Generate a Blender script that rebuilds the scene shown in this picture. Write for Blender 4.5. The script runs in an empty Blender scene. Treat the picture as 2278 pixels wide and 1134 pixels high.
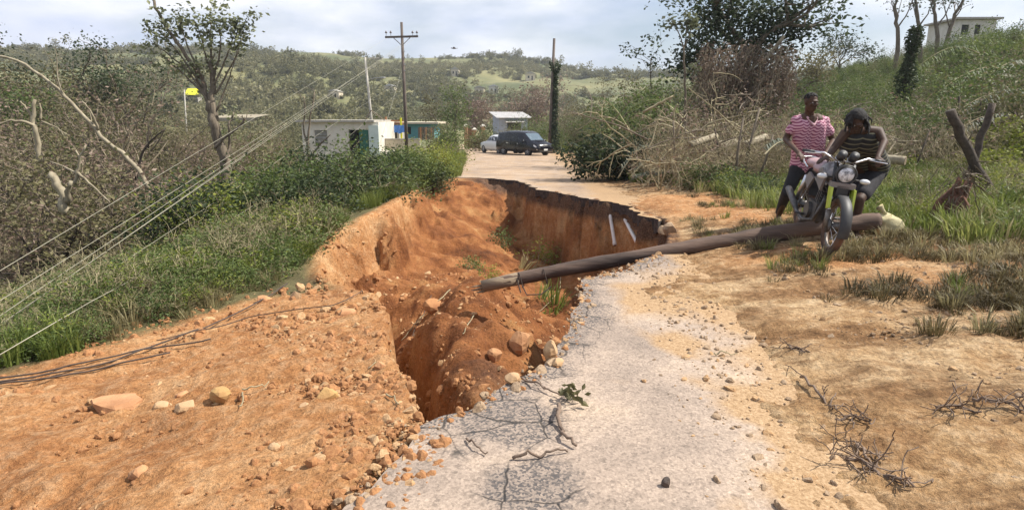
import bpy, bmesh, math, random
import numpy as np
from mathutils import Vector, Matrix, Euler, geometry

random.seed(7)
RNG = np.random.default_rng(7)
SC = bpy.context.scene
COL = SC.collection
R = math.radians

# ------------------------------------------------------------------ camera
F = 1357.0            # focal length in pixels of the 2278 x 1134 photograph
PITCH = R(12.75)
EYE = Vector((0.0, 0.0, 1.6))
cam_d = bpy.data.cameras.new('camera')
cam = bpy.data.objects.new('camera', cam_d)
COL.objects.link(cam)
cam.location = EYE
cam.rotation_euler = (R(90) - PITCH, 0, 0)
cam_d.sensor_fit = 'HORIZONTAL'
cam_d.sensor_width = 36.0
cam_d.lens = 36.0 * F / 2278.0
cam_d.clip_start = 0.05
cam_d.clip_end = 3000
SC.camera = cam

# ------------------------------------------------------------------ sky, sun, exposure
SUN_EL, SUN_AZ = R(52), R(84)        # azimuth measured from +Y (ahead) towards +X (right)
SUN_DIR = Vector((math.sin(SUN_AZ) * math.cos(SUN_EL), math.cos(SUN_AZ) * math.cos(SUN_EL), math.sin(SUN_EL)))
world = bpy.data.worlds.new('World')
SC.world = world
world.use_nodes = True
wn, wl = world.node_tree.nodes, world.node_tree.links
wn.clear()
w_out = wn.new('ShaderNodeOutputWorld')
w_bg = wn.new('ShaderNodeBackground')
w_sky = wn.new('ShaderNodeTexSky')
w_sky.sky_type = 'NISHITA'
w_sky.sun_disc = False
w_sky.sun_elevation = SUN_EL
w_sky.sun_rotation = SUN_AZ
w_sky.dust_density = 1.5
w_tc = wn.new('ShaderNodeTexCoord')
w_map = wn.new('ShaderNodeMapping')
w_map.inputs['Scale'].default_value = (1.0, 1.0, 3.2)
w_map.inputs['Location'].default_value = (0.35, 0.1, 0.15)
w_n1 = wn.new('ShaderNodeTexNoise')
w_n1.inputs['Scale'].default_value = 2.1
w_n1.inputs['Detail'].default_value = 7
w_n1.inputs['Roughness'].default_value = 0.55
w_r1 = wn.new('ShaderNodeValToRGB')
w_r1.color_ramp.elements[0].position = 0.40
w_r1.color_ramp.elements[1].position = 0.60
w_r1.color_ramp.elements[0].color = (0.12, 0.12, 0.12, 1)
w_n2 = wn.new('ShaderNodeTexNoise')
w_n2.inputs['Scale'].default_value = 4.6
w_n2.inputs['Detail'].default_value = 6
w_r2 = wn.new('ShaderNodeValToRGB')
w_r2.color_ramp.elements[0].position = 0.35
w_r2.color_ramp.elements[1].position = 0.66
w_r2.color_ramp.elements[0].color = (5.7, 6.4, 8.3, 1)
w_r2.color_ramp.elements[1].color = (9.6, 9.6, 9.8, 1)
w_mix = wn.new('ShaderNodeMixRGB')
wl.new(w_tc.outputs['Generated'], w_map.inputs['Vector'])
wl.new(w_map.outputs[0], w_n1.inputs['Vector'])
wl.new(w_map.outputs[0], w_n2.inputs['Vector'])
wl.new(w_n1.outputs[0], w_r1.inputs[0])
wl.new(w_n2.outputs[0], w_r2.inputs[0])
wl.new(w_r1.outputs[0], w_mix.inputs[0])
wl.new(w_sky.outputs[0], w_mix.inputs[1])
wl.new(w_r2.outputs[0], w_mix.inputs[2])
wl.new(w_mix.outputs[0], w_bg.inputs[0])
w_bg.inputs[1].default_value = 0.075
wl.new(w_bg.outputs[0], w_out.inputs[0])

sun_d = bpy.data.lights.new('sun', 'SUN')
sun_d.energy = 4.4
sun_d.angle = R(0.9)
sun_d.color = (1.0, 0.95, 0.86)
sun = bpy.data.objects.new('sun', sun_d)
COL.objects.link(sun)
sun.rotation_euler = SUN_DIR.to_track_quat('Z', 'Y').to_euler()
sun.location = SUN_DIR * 60

SC.render.engine = 'CYCLES'
SC.view_settings.view_transform = 'Standard'
SC.view_settings.look = 'None'
SC.view_settings.gamma = 1
SC.view_settings.exposure = 0.74
SC.view_settings.use_curve_mapping = False
SC.cycles.max_bounces = 6
SC.cycles.transparent_max_bounces = 8
SC.cycles.use_denoising = True

# ------------------------------------------------------------------ helpers
CP, SP = math.cos(PITCH), math.sin(PITCH)

def ray(u, v):
    a, b = (u - 1139.0) / F, (567.0 - v) / F
    return Vector((a, CP + b * SP, -SP + b * CP))

def P(u, v, y):
    """World point seen in the photograph at (u, v) that lies y metres ahead."""
    r = ray(u, v)
    return EYE + r * (y / r.y)

def PZ(u, v, z):
    """World point seen at (u, v) at height z."""
    r = ray(u, v)
    return EYE + r * ((z - EYE.z) / r.z)

def _hash(ix, iy, seed):
    h = (ix.astype(np.int64) * 374761393 + iy.astype(np.int64) * 668265263 + seed * 982451653) & 0xFFFFFFFF
    h = ((h ^ (h >> 13)) * 1274126177) & 0xFFFFFFFF
    return ((h ^ (h >> 16)) & 0xFFFF) / 65535.0

def vnoise(x, y, seed=0):
    x = np.asarray(x, float); y = np.asarray(y, float)
    ix, iy = np.floor(x), np.floor(y)
    fx, fy = x - ix, y - iy
    fx = fx * fx * fx * (fx * (fx * 6 - 15) + 10); fy = fy * fy * fy * (fy * (fy * 6 - 15) + 10)
    a, b = _hash(ix, iy, seed), _hash(ix + 1, iy, seed)
    c, d = _hash(ix, iy + 1, seed), _hash(ix + 1, iy + 1, seed)
    return (a + (b - a) * fx + (c - a) * fy + (a - b - c + d) * fx * fy) * 2 - 1

def fbm(x, y, seed=0, octs=4, gain=0.5):
    t, amp, f, tot = 0, 1.0, 1.0, 0
    for k in range(octs):
        t = t + amp * vnoise(x * f + k * 17.3, y * f - k * 9.1, seed + k)
        tot += amp; amp *= gain; f *= 2.03
    return t / tot

def smooth(t):
    t = np.clip(t, 0, 1)
    return t * t * (3 - 2 * t)

class MB:
    """Collects vertices and faces; build() links them as one mesh object."""
    def __init__(self):
        self.V, self.F, self.M, self.n = [], {}, {}, 0
    def add(self, V, F, mi=0):
        V = np.asarray(V, float).reshape(-1, 3)
        if isinstance(F, np.ndarray):
            groups = {F.shape[1]: F}
        else:
            groups = {}
            for f in F:
                groups.setdefault(len(f), []).append(f)
        for k, f in groups.items():
            f = np.asarray(f, dtype=np.int64) + self.n
            self.F.setdefault(k, []).append(f)
            self.M.setdefault(k, []).append(np.full(len(f), mi))
        self.V.append(V); self.n += len(V)
        return self
    def mesh(self, name, mats, smooth_=False):
        me = bpy.data.meshes.new(name)
        V = np.concatenate(self.V)
        me.vertices.add(len(V)); me.vertices.foreach_set('co', V.ravel())
        loops, starts, tots, mi, c = [], [], [], [], 0
        for k in sorted(self.F):
            f = np.concatenate(self.F[k]); m = np.concatenate(self.M[k])
            loops.append(f.ravel()); starts.append(c + np.arange(len(f)) * k)
            tots.append(np.full(len(f), k)); mi.append(m); c += f.size
        me.loops.add(c); me.loops.foreach_set('vertex_index', np.concatenate(loops))
        st = np.concatenate(starts)
        me.polygons.add(len(st)); me.polygons.foreach_set('loop_start', st)
        me.polygons.foreach_set('material_index', np.concatenate(mi))
        me.polygons.foreach_set('use_smooth', np.full(len(st), smooth_))
        me.update(calc_edges=True)
        me.validate()
        for m in (mats if isinstance(mats, (list, tuple)) else [mats]):
            me.materials.append(m)
        return me
    def build(self, name, mats, parent=None, smooth_=False, link=True):
        o = bpy.data.objects.new(name, self.mesh(name, mats, smooth_))
        if link: COL.objects.link(o)
        if parent is not None: o.parent = parent
        return o
    # ---- shapes
    def tube(self, pts, rad, sides=6, mi=0, cap=True):
        pts = np.asarray([tuple(p) for p in pts], float)
        n = len(pts)
        rad = np.full(n, rad) if np.isscalar(rad) else np.asarray(rad, float)
        d = np.gradient(pts, axis=0)
        d /= np.linalg.norm(d, axis=1)[:, None] + 1e-9
        up = np.array([0.0, 0, 1]) if abs(d[0][2]) < 0.9 else np.array([1.0, 0, 0])
        a = np.cross(d[0], up); a /= np.linalg.norm(a)
        V = []
        th = np.arange(sides) * 2 * math.pi / sides
        for i in range(n):
            a = a - d[i] * a.dot(d[i]); a /= np.linalg.norm(a) + 1e-9
            b = np.cross(d[i], a)
            V.append(pts[i] + rad[i] * (np.cos(th)[:, None] * a + np.sin(th)[:, None] * b))
        V = np.concatenate(V)
        i = np.arange(n - 1)[:, None] * sides; j = np.arange(sides)[None, :]; j2 = (j + 1) % sides
        Fq = np.stack([i + j, i + j2, i + sides + j2, i + sides + j], -1).reshape(-1, 4)
        n0 = self.n
        self.add(V, Fq, mi)
        if cap and sides > 2:
            self.n = n0  # caps reuse the tube's vertices
            k = sides
            for f in (np.arange(sides)[::-1], (n - 1) * sides + np.arange(sides)):
                self.F.setdefault(k, []).append((f + n0)[None, :]); self.M.setdefault(k, []).append(np.array([mi]))
            self.n = n0 + len(V)
        return self
    def box(self, c, s, mi=0, rot=None, taper=1.0):
        x, y, z = s[0] / 2, s[1] / 2, s[2] / 2
        V = np.array([[-x, -y, -z], [x, -y, -z], [x, y, -z], [-x, y, -z], [-x * taper, -y * taper, z], [x * taper, -y * taper, z], [x * taper, y * taper, z], [-x * taper, y * taper, z]])
        if rot is not None:
            V = V @ np.array(Euler(rot).to_matrix()).T
        return self.add(V + np.array(c), [(0, 3, 2, 1), (4, 5, 6, 7), (0, 1, 5, 4), (1, 2, 6, 5), (2, 3, 7, 6), (3, 0, 4, 7)], mi)
    def ball(self, c, r, seg=10, rings=7, mi=0, rot=None, jitter=0.0, rng=None):
        r = np.array([r, r, r]) if np.isscalar(r) else np.array(r)
        V = [(0, 0, 1)]
        for i in range(1, rings):
            t = math.pi * i / rings
            for j in range(seg):
                p = 2 * math.pi * j / seg
                V.append((math.sin(t) * math.cos(p), math.sin(t) * math.sin(p), math.cos(t)))
        V.append((0, 0, -1))
        V = np.array(V)
        if jitter:
            V = V * (1 + (rng or RNG).uniform(-jitter, jitter, (len(V), 1)))
        V = V * r
        if rot is not None:
            V = V @ np.array(Euler(rot).to_matrix()).T
        Fc = [(0, 1 + j, 1 + (j + 1) % seg) for j in range(seg)]
        for i in range(rings - 2):
            for j in range(seg):
                a = 1 + i * seg
                Fc.append((a + j, a + seg + j, a + seg + (j + 1) % seg, a + (j + 1) % seg))
        L = len(V) - 1; a = 1 + (rings - 2) * seg
        Fc += [(L, a + (j + 1) % seg, a + j) for j in range(seg)]
        return self.add(V + np.array(c), Fc, mi)
    def prism(self, poly, axis, lo, hi, mi=0, scale_hi=None):
        """polygon in the two other axes, extruded along axis from lo to hi."""
        n = len(poly); o = [k for k in range(3) if k != axis]
        V = np.zeros((2 * n, 3)); p = np.array(poly, float)
        V[:n, o[0]], V[:n, o[1]], V[:n, axis] = p[:, 0], p[:, 1], lo
        V[n:, o[0]], V[n:, o[1]], V[n:, axis] = p[:, 0], p[:, 1], hi
        Fc = [tuple(range(n))[::-1], tuple(range(n, 2 * n))] + [(i, (i + 1) % n, n + (i + 1) % n, n + i) for i in range(n)]
        return self.add(V, Fc, mi)
    def leaves(self, C, size, mi=0, rng=None, droop=0.0, aspect=0.5, flat=0.5):
        """one folded rhombus leaf at every point of C."""
        rng = rng or RNG
        C = np.asarray(C, float).reshape(-1, 3); n = len(C)
        if n == 0: return self
        d = rng.normal(size=(n, 3)); d[:, 2] = d[:, 2] * flat - droop
        d /= np.linalg.norm(d, axis=1)[:, None]
        w = np.cross(d, rng.normal(size=(n, 3))); w /= np.linalg.norm(w, axis=1)[:, None] + 1e-9
        nn = np.cross(d, w)
        s = (size * rng.uniform(0.6, 1.3, n))[:, None]
        V = np.stack([C, C + d * s * 0.5 + w * s * aspect * 0.5 + nn * s * 0.08, C + d * s, C + d * s * 0.5 - w * s * aspect * 0.5 + nn * s * 0.08], 1)
        return self.add(V.reshape(-1, 3), np.arange(n * 4).reshape(n, 4), mi)

def tag(o, label=None, cat=None, group=None, kind=None):
    if label: o['label'] = label
    if cat: o['category'] = cat
    if group: o['group'] = group
    if kind: o['kind'] = kind
    return o

def thing(name, label, cat, loc=(0, 0, 0), group=None, rz=0.0):
    o = bpy.data.objects.new(name, None)
    COL.objects.link(o)
    o.location = loc; o.rotation_euler = (0, 0, rz)
    o.empty_display_size = 0.2
    return tag(o, label, cat, group)

KIDS = {}
def copy_tree(o, label=None, parent=None):
    c = o.copy(); COL.objects.link(c)
    if parent is not None: c.parent = parent
    if label: c['label'] = label
    for ch in o.children: copy_tree(ch, None, c)
    return c

# ------------------------------------------------------------------ materials
def new_mat(name):
    m = bpy.data.materials.new(name); m.use_nodes = True
    nt = m.node_tree
    return m, nt.nodes, nt.links, nt.nodes['Principled BSDF']

def ramp(N, stops):
    r = N.new('ShaderNodeValToRGB'); e = r.color_ramp.elements
    while len(e) < len(stops): e.new(0.5)
    for k, (p, c) in enumerate(stops):
        e[k].position = p
        e[k].color = (c, c, c, 1) if np.isscalar(c) else (*c, 1)
    return r

def tex(N, L, kind, scale, vec=None, **kw):
    t = N.new(kind)
    t.inputs['Scale'].default_value = scale
    for k, v in kw.items():
        if k in t.inputs: t.inputs[k].default_value = v
        else: setattr(t, k, v)
    if vec is not None: L.new(vec, t.inputs['Vector'])
    return t

def mixc(N, L, fac, a, b, mode='MIX'):
    m = N.new('ShaderNodeMixRGB'); m.blend_type = mode
    for i, v in ((0, fac), (1, a), (2, b)):
        if hasattr(v, 'is_linked') or hasattr(v, 'links'): L.new(v, m.inputs[i])
        elif i == 0: m.inputs[0].default_value = v
        else: m.inputs[i].default_value = (*v, 1)
    return m.outputs[0]

def surf(name, c1, c2=None, scale=8.0, rough=0.8, metal=0.0, bump=0.0, bscale=None, detail=5, coord='Object', coat=0.0, stops=(0.35, 0.65), spec=None, stretch=None):
    """mottled two-colour surface with optional fine relief."""
    m, N, L, b = new_mat(name)
    b.inputs['Roughness'].default_value = rough
    b.inputs['Metallic'].default_value = metal
    b.inputs['Coat Weight'].default_value = coat
    if spec is not None: b.inputs['Specular IOR Level'].default_value = spec
    tc = N.new('ShaderNodeTexCoord'); vec = tc.outputs[coord]
    if stretch:
        mp = N.new('ShaderNodeMapping'); mp.inputs['Scale'].default_value = stretch
        L.new(vec, mp.inputs[0]); vec = mp.outputs[0]
    if c2 is None:
        c2 = tuple(x * 0.8 for x in c1)
    n = tex(N, L, 'ShaderNodeTexNoise', scale, vec, Detail=detail, Roughness=0.6)
    r = ramp(N, [(stops[0], c1), (stops[1], c2)])
    L.new(n.outputs[0], r.inputs[0]); L.new(r.outputs[0], b.inputs['Base Color'])
    if bump:
        n2 = tex(N, L, 'ShaderNodeTexNoise', bscale or scale * 4, vec, Detail=6, Roughness=0.65)
        bp = N.new('ShaderNodeBump'); bp.inputs['Strength'].default_value = bump; bp.inputs['Distance'].default_value = 0.02
        L.new(n2.outputs[0], bp.inputs['Height']); L.new(bp.outputs[0], b.inputs['Normal'])
    return m

def leaf_mat(name, c1, c2, c3, trans=0.35, clump=0.7):
    """leaf colours vary from leaf to leaf, plant to plant and clump to clump."""
    m, N, L, b = new_mat(name)
    b.inputs['Roughness'].default_value = 0.55
    b.inputs['Specular IOR Level'].default_value = 0.3
    g = N.new('ShaderNodeNewGeometry'); oi = N.new('ShaderNodeObjectInfo')
    r = ramp(N, [(0.0, c1), (0.5, c2), (1.0, c3)])
    n = tex(N, L, 'ShaderNodeTexNoise', clump, g.outputs['Position'], Detail=3)
    a = N.new('ShaderNodeMath'); a.operation = 'MULTIPLY_ADD'; a.inputs[1].default_value = 0.55
    L.new(g.outputs['Random Per Island'], a.inputs[0])
    a2 = N.new('ShaderNodeMath'); a2.operation = 'MULTIPLY_ADD'; a2.inputs[1].default_value = 1.6; a2.inputs[2].default_value = -0.8
    L.new(n.outputs[0], a2.inputs[0])
    a3 = N.new('ShaderNodeMath'); a3.operation = 'MULTIPLY_ADD'; a3.inputs[1].default_value = 0.35
    L.new(oi.outputs['Random'], a3.inputs[0]); L.new(a2.outputs[0], a3.inputs[2])
    L.new(a3.outputs[0], a.inputs[2])
    L.new(a.outputs[0], r.inputs[0]); L.new(r.outputs[0], b.inputs['Base Color'])
    t = N.new('ShaderNodeBsdfTranslucent'); L.new(r.outputs[0], t.inputs['Color'])
    mx = N.new('ShaderNodeMixShader'); mx.inputs[0].default_value = trans
    L.new(b.outputs[0], mx.inputs[1]); L.new(t.outputs[0], mx.inputs[2])
    L.new(mx.outputs[0], N['Material Output'].inputs['Surface'])
    return m

M_leaf = leaf_mat('leaf_green', (0.055, 0.085, 0.024), (0.115, 0.155, 0.042), (0.20, 0.235, 0.07))
M_leaf_dark = leaf_mat('leaf_dark', (0.022, 0.036, 0.016), (0.05, 0.07, 0.028), (0.10, 0.125, 0.055))
M_leaf_bright = leaf_mat('leaf_bright', (0.10, 0.14, 0.025), (0.22, 0.25, 0.04), (0.36, 0.36, 0.08))
M_leaf_olive = leaf_mat('leaf_olive', (0.085, 0.08, 0.036), (0.155, 0.14, 0.062), (0.25, 0.22, 0.115))
M_leaf_grey = leaf_mat('leaf_grey', (0.07, 0.085, 0.06), (0.13, 0.15, 0.105), (0.22, 0.24, 0.18))
M_leaf_brown = leaf_mat('leaf_brown', (0.13, 0.09, 0.06), (0.24, 0.17, 0.125), (0.36, 0.27, 0.21))
M_leaf_far = leaf_mat('leaf_far', (0.10, 0.105, 0.045), (0.185, 0.175, 0.08), (0.29, 0.26, 0.14), trans=0.35, clump=0.02)
M_grass = leaf_mat('grass_green', (0.09, 0.13, 0.025), (0.18, 0.22, 0.05), (0.31, 0.32, 0.10), trans=0.4)
M_grass_dry = leaf_mat('grass_dry', (0.15, 0.13, 0.06), (0.28, 0.24, 0.12), (0.44, 0.38, 0.20), trans=0.35)
M_bark = surf('bark_grey', (0.21, 0.17, 0.12), (0.11, 0.085, 0.06), 14, 0.9, bump=0.5, stretch=(1, 1, 0.25))
M_bark_pale = surf('bark_pale', (0.37, 0.32, 0.22), (0.22, 0.18, 0.12), 9, 0.85, bump=0.4, stretch=(1, 1, 0.3))
M_stick = surf('stick_brown', (.25, .175, .125), (.13, .09, .065), 12, .9, bump=.5)
M_bark_dark = surf('bark_dark', (0.10, 0.075, 0.055), (0.045, 0.035, 0.028), 14, 0.9, bump=0.5)
M_twig = surf('twig', (0.30, 0.25, 0.165), (0.18, 0.14, 0.09), 5, 0.9)
M_twig_pale = surf('twig_pale', (0.42, 0.36, 0.22), (0.24, 0.19, 0.11), 5, 0.9)
# ------------------------------------------------------------------ terrain shape
def zr(y):   # road surface: level near the viewer, falling away beyond the slip
    return np.interp(y, [-60, 7, 12, 20, 33, 47, 75, 130], [0, 0, -0.10, -0.38, -0.80, -1.2, -2.0, -3.2])
def xr(y):
    return np.interp(y, [-10, 2, 4, 6, 9, 14.5, 21, 30, 47, 60, 90], [1.5, 1.62, 1.78, 2.0, 2.35, 2.9, 3.2, 3.6, 4.2, 3.4, -3.0])
def xl(y):
    return np.interp(y, [-10, 8, 20, 30, 47, 60, 90], [-2.9, -2.7, -1.9, -2.5, -3.6, -4.8, -11.0])

def base(x, y, rough=True):
    x = np.asarray(x, float); y = np.asarray(y, float)
    z0 = zr(y)
    s = x - xr(y)
    right = np.interp(s, [0, .5, 1, 2, 4, 8, 11, 15, 22, 34, 60, 120], [0, .06, .12, .2, .32, .7, 1.2, 2.5, 5.4, 8.2, 11, 12])
    right = np.where(s > 8, .7 + (right - .7) * smooth((y + 12) / 18), right)
    right = np.where(y > 60, right * (1 - 0.6 * smooth((y - 60) / 30)), right)
    t = xl(y) - x
    D = np.interp(y, [-10, 22, 36, 60, 85], [1, 1, .22, .5, .9])
    left = np.interp(t, [0, .4, 1, 2, 4, 7, 12, 25, 60], [0, .08, .2, .5, 1.15, 2.1, 3.3, 4.4, 5]) * D
    e = np.interp(y, [1.5, 2.3, 2.9, 3.3, 5, 9.5, 11], [-.95, -.62, -.42, -.12, -.3, -.8, -3.5])
    dirt = np.clip(e - x, 0, 2.4) * 0.15 * smooth((11 - y) / 2)
    left = np.maximum(left, dirt)
    z = z0 + np.where(s > 0, right, 0) - left
    if rough:
        off = smooth(np.maximum(s - .1, np.maximum(t, e - x) - .1) / 1.2)
        z = z + off * (0.10 * fbm(x * .45, y * .45, 3, 3) + 0.035 * fbm(x * 2.3, y * 2.3, 5, 3) + 0.3 * smooth((s - 8) / 8) * fbm(x * .12, y * .12, 9, 3))
    return z

def ground_hit(u, v, fn=None, far=300.0):
    """where the line of sight through (u, v) meets the ground."""
    fn = fn or base
    r = np.array(ray(u, v)); r = r / r[1]
    ys = np.concatenate([np.arange(1.2, 12, .03), np.arange(12, 40, .1), np.arange(40, far, .5)])
    X, Z = r[0] * ys, 1.6 + r[2] * ys
    g = fn(X, ys)
    k = np.argmax(Z <= g)
    if Z[k] > g[k]: k = len(ys) - 1
    return Vector((X[k], ys[k], float(g[k])))

# outline of the slip, read along its rim, put on the ground
RIM_PX = [(945, 972), (1010, 937), (1090, 900), (1112, 862), (1200, 822), (1238, 782), (1285, 690), (1302, 622), (1400, 596), (1492, 560), (1486, 520), (1468, 494), (1400, 458), (1300, 438),
          (1215, 424), (1150, 402), (1070, 396), (1005, 397), (940, 412), (900, 432), (850, 462), (800, 492), (745, 520), (712, 548), (712, 600), (760, 632), (830, 652), (868, 700), (862, 775), (912, 850), (915, 925)]
RIM = np.array([tuple(ground_hit(u, v, lambda x, y: base(x, y, False)))[:2] for u, v in RIM_PX])

def poly_sd(poly, x, y):
    """signed distance to a polygon, positive inside."""
    x = np.asarray(x, float); y = np.asarray(y, float)
    d = np.full(x.shape, 1e9); ins = np.zeros(x.shape, bool)
    n = len(poly)
    for i in range(n):
        ax, ay = poly[i]; bx, by = poly[(i + 1) % n]
        ex, ey = bx - ax, by - ay
        t = np.clip(((x - ax) * ex + (y - ay) * ey) / (ex * ex + ey * ey + 1e-12), 0, 1)
        d = np.minimum(d, (x - ax - t * ex) ** 2 + (y - ay - t * ey) ** 2)
        c = ((ay <= y) & (by > y)) | ((by <= y) & (ay > y))
        with np.errstate(divide='ignore', invalid='ignore'):
            ins ^= c & (x < ax + (y - ay) * ex / (ey if abs(ey) > 1e-12 else 1e-12))
    return np.sqrt(d) * np.where(ins, 1, -1)

# heights seen on the floor of the slip: (u, v, z)
FLOOR_PX = [(955, 935, -.34), (1040, 892, -.30), (1100, 872, -.36), (1000, 800, -.48), (1080, 800, -.50), (1110, 730, -.62), (1000, 720, -.60), (950, 770, -.62), (940, 860, -.66),
            (905, 810, -1.35), (928, 905, -1.05), (890, 740, -1.40), (905, 690, -1.15), (955, 830, -.55), (930, 760, -.75), (1170, 800, -1.15), (1200, 730, -1.55), (1240, 700, -1.7), (1268, 645, -1.8), (1050, 655, -.62), (1150, 665, -.85), (985, 670, -.72), (1020, 630, -.60), (1070, 642, -.58), (1010, 588, -1.40), (955, 604, -1.25),
            (1040, 596, -1.25), (1100, 570, -1.5), (1200, 575, -1.75), (1330, 575, -1.45), (1290, 600, -1.7), (950, 630, -1.1), (900, 632, -1.02), (850, 632, -.95), (1420, 545, -1.0),
            (1100, 520, -1.5), (1200, 505, -1.4), (1010, 560, -1.3), (1020, 490, -1.0), (1010, 440, -.72), (930, 520, -.98), (930, 450, -.76), (850, 520, -.95), (800, 560, -.98), (760, 600, -.95), (750, 560, -.95), (880, 570, -1.05), (1320, 490, -1.2), (1240, 460, -1.0)]
_fp = np.array([(*tuple(PZ(u, v, z))[:2], z) for u, v, z in FLOOR_PX])
def _tps(r):
    return np.where(r > 1e-9, r * r * np.log(r + 1e-12), 0)
_n = len(_fp)
_K = np.zeros((_n + 3, _n + 3))
_K[:_n, :_n] = _tps(np.hypot(_fp[:, None, 0] - _fp[None, :, 0], _fp[:, None, 1] - _fp[None, :, 1])) + np.eye(_n) * 0.03
_K[:_n, _n] = 1; _K[:_n, _n + 1:] = _fp[:, :2]; _K[_n:, :_n] = _K[:_n, _n:].T
_w = np.linalg.solve(_K, np.concatenate([_fp[:, 2], np.zeros(3)]))
def slip_floor(x, y):
    sh = x.shape; x, y = x.ravel(), y.ravel()
    f = _w[_n] + _w[_n + 1] * x + _w[_n + 2] * y
    for i in range(_n):
        f = f + _w[i] * _tps(np.hypot(x - _fp[i, 0], y - _fp[i, 1]))
    return np.clip(f, -2.1, -.28).reshape(sh)

def rim_noise(x, y):
    return (0.16 * fbm(x * 1.1, y * 1.1, 21, 3) + 0.07 * fbm(x * 4.2, y * 4.2, 23, 3)) * np.clip(y / 9, .45, 1.3)
def line_dist(pts, x, y):
    d = np.full(x.shape, 1e9)
    for (ax, ay), (bx, by) in zip(pts[:-1], pts[1:]):
        ex, ey = bx - ax, by - ay
        t = np.clip(((x - ax) * ex + (y - ay) * ey) / (ex * ex + ey * ey + 1e-12), 0, 1)
        d = np.minimum(d, np.hypot(x - ax - t * ex, y - ay - t * ey))
    return d

def height(x, y):
    x = np.asarray(x, float); y = np.asarray(y, float)
    z = base(x, y)
    m = (x > -6) & (x < 4) & (y > 2.2) & (y < 22)
    if np.any(m):
        X, Y = np.atleast_1d(x)[np.atleast_1d(m)], np.atleast_1d(y)[np.atleast_1d(m)]
        sd = poly_sd(RIM, X, Y) + rim_noise(X, Y)
        fl = slip_floor(X, Y)
        rid = 1 - np.abs(fbm(X * 1.3 + .6 * fbm(X, Y, 35, 2), Y * 1.3, 34, 3)) * 2.4
        fl = fl + 0.13 * fbm(X * 1.7, Y * 1.7, 31, 4) + 0.10 * rid + 0.06 * fbm(X * 5, Y * 5, 33, 3) - .04
        # hollow left under the road edge, and the crack between the earth fan and the slumped mass
        fl = fl - .65 * np.exp(-(line_dist(RIM[3:9], X, Y) / .30) ** 2)
        d2 = line_dist(RIM[26:31], X, Y) + .06 * fbm(X * 4, Y * 4, 36, 2)
        fl = fl - .62 * (1 - smooth((d2 - .20) / .26)) + .10 * np.exp(-((d2 - .62) / .2) ** 2)
        b0 = np.atleast_1d(z)[np.atleast_1d(m)]
        far_ = smooth((Y - 7) / 3)
        w = 0.14 + far_ * (1.3 * np.clip(fbm(X * 1.25 + .5, Y * .8, 37, 3) + .05, 0, .8) + .25 * np.clip(fbm(X * 3.1, Y * 3.1, 38, 2), 0, 1)) + 0.45 * smooth((-1.6 - X) / 1.5) * far_
        # rills worn down the walls
        k = smooth(sd / w + (0.22 * fbm(X * 4, Y * 4, 39, 3) + .10 * fbm(X * 11, Y * 11, 40, 2)) * smooth(sd / .08))
        zz = b0 + (np.minimum(fl, b0 - 0.05) - b0) * k
        z = np.array(z, ndmin=1, copy=True); z[np.atleast_1d(m)] = zz
        z = z.reshape(x.shape) if x.shape else float(z[0])
    return z

def H(x, y):
    return float(height(np.array([x]), np.array([y]))[0])
def GH(u, v):
    return ground_hit(u, v, height)

# ------------------------------------------------------------------ ground sheet
def axis(segs):
    out = [segs[0][0]]
    for lo, hi, st in segs:
        n = max(1, int(round((hi - lo) / st)))
        out += list(lo + (hi - lo) * (np.arange(n) + 1) / n)
    return np.array(out)
gx = axis([(-110, -40, 3.5), (-40, -15, .8), (-15, -6.5, .22), (-6.5, -4.2, .07), (-4.2, 3.0, .033), (3.0, 7, .07), (7, 15, .25), (15, 45, .8), (45, 110, 3.5)])
ys_ = [-25.0]
while ys_[-1] < 90:
    y_ = ys_[-1]
    ys_.append(y_ + (1.5 if y_ < -2 else .4 if y_ < 1 else .02 + .0035 * (y_ - 1) if y_ < 20.5 else .12 + .03 * (y_ - 20.5)))
gy = np.array(ys_)
GX, GY = np.meshgrid(gx, gy)
GZ = height(GX, GY)
# clods and ruts on bare earth
SD = poly_sd(RIM, GX, GY)
near = smooth((22 - GY) / 8)
s_r, s_l = GX - xr(GY), xl(GY) - GX
def zone_fields(x, y):
    """bare orange earth, tan verge and green cover, between 0 and 1."""
    sd = poly_sd(RIM, x, y)
    s = x - xr(y); n1 = fbm(x * .8, y * .8, 51, 4)
    # left plateau of loose earth, up to the line where the plants begin
    pl = smooth((PLANT_SD(x, y) + .35 * n1) / .35)
    orange = np.maximum(smooth((sd + .25) / .3), pl)
    # earth scraped on the right verge: a bank by the far rim and a patch below the grass
    d1 = 1 - np.hypot((x - 3.45) / 1.35, (y - 11.2) / 2.6)
    d2 = 1 - np.hypot((x - 5.2) / 2.4, (y - 5.2) / 1.0)
    d3 = 1 - np.hypot((x - 3.5) / 1.6, (y - 6.3) / .6)
    verge_o = smooth((np.maximum(np.maximum(d1, d2), d3 * .7) + .35 * n1) / .4)
    tan_ = smooth((s + 1.3) / .1) * (1 - smooth((s - TAN_W(y) + .5 * n1) / .6))
    green = smooth((s - TAN_W(y) + .5 * n1) / .6) 
    green = np.maximum(green, smooth((-.1 - (PLANT_SD(x, y)) + .3 * n1) / .4) * (x < xl(y)) * (sd < -.2))
    return orange, np.clip(verge_o, 0, 1), tan_, np.clip(green, 0, 1)
PL_PX = [(-600, 1134), (-300, 880), (-120, 850), (0, 832), (110, 796), (230, 762), (330, 722), (420, 694), (520, 664), (620, 645), (715, 632), (740, 560), (1000, 600), (1280, 700), (1240, 800), (1120, 880), (945, 970), (850, 1075), (770, 1150), (600, 1500), (-600, 1600)]
PL = np.array([tuple(ground_hit(u, min(v, 1600), lambda x, y: base(x, y, False)))[:2] for u, v in PL_PX])
def PLANT_SD(x, y): return poly_sd(PL, x, y)
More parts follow.
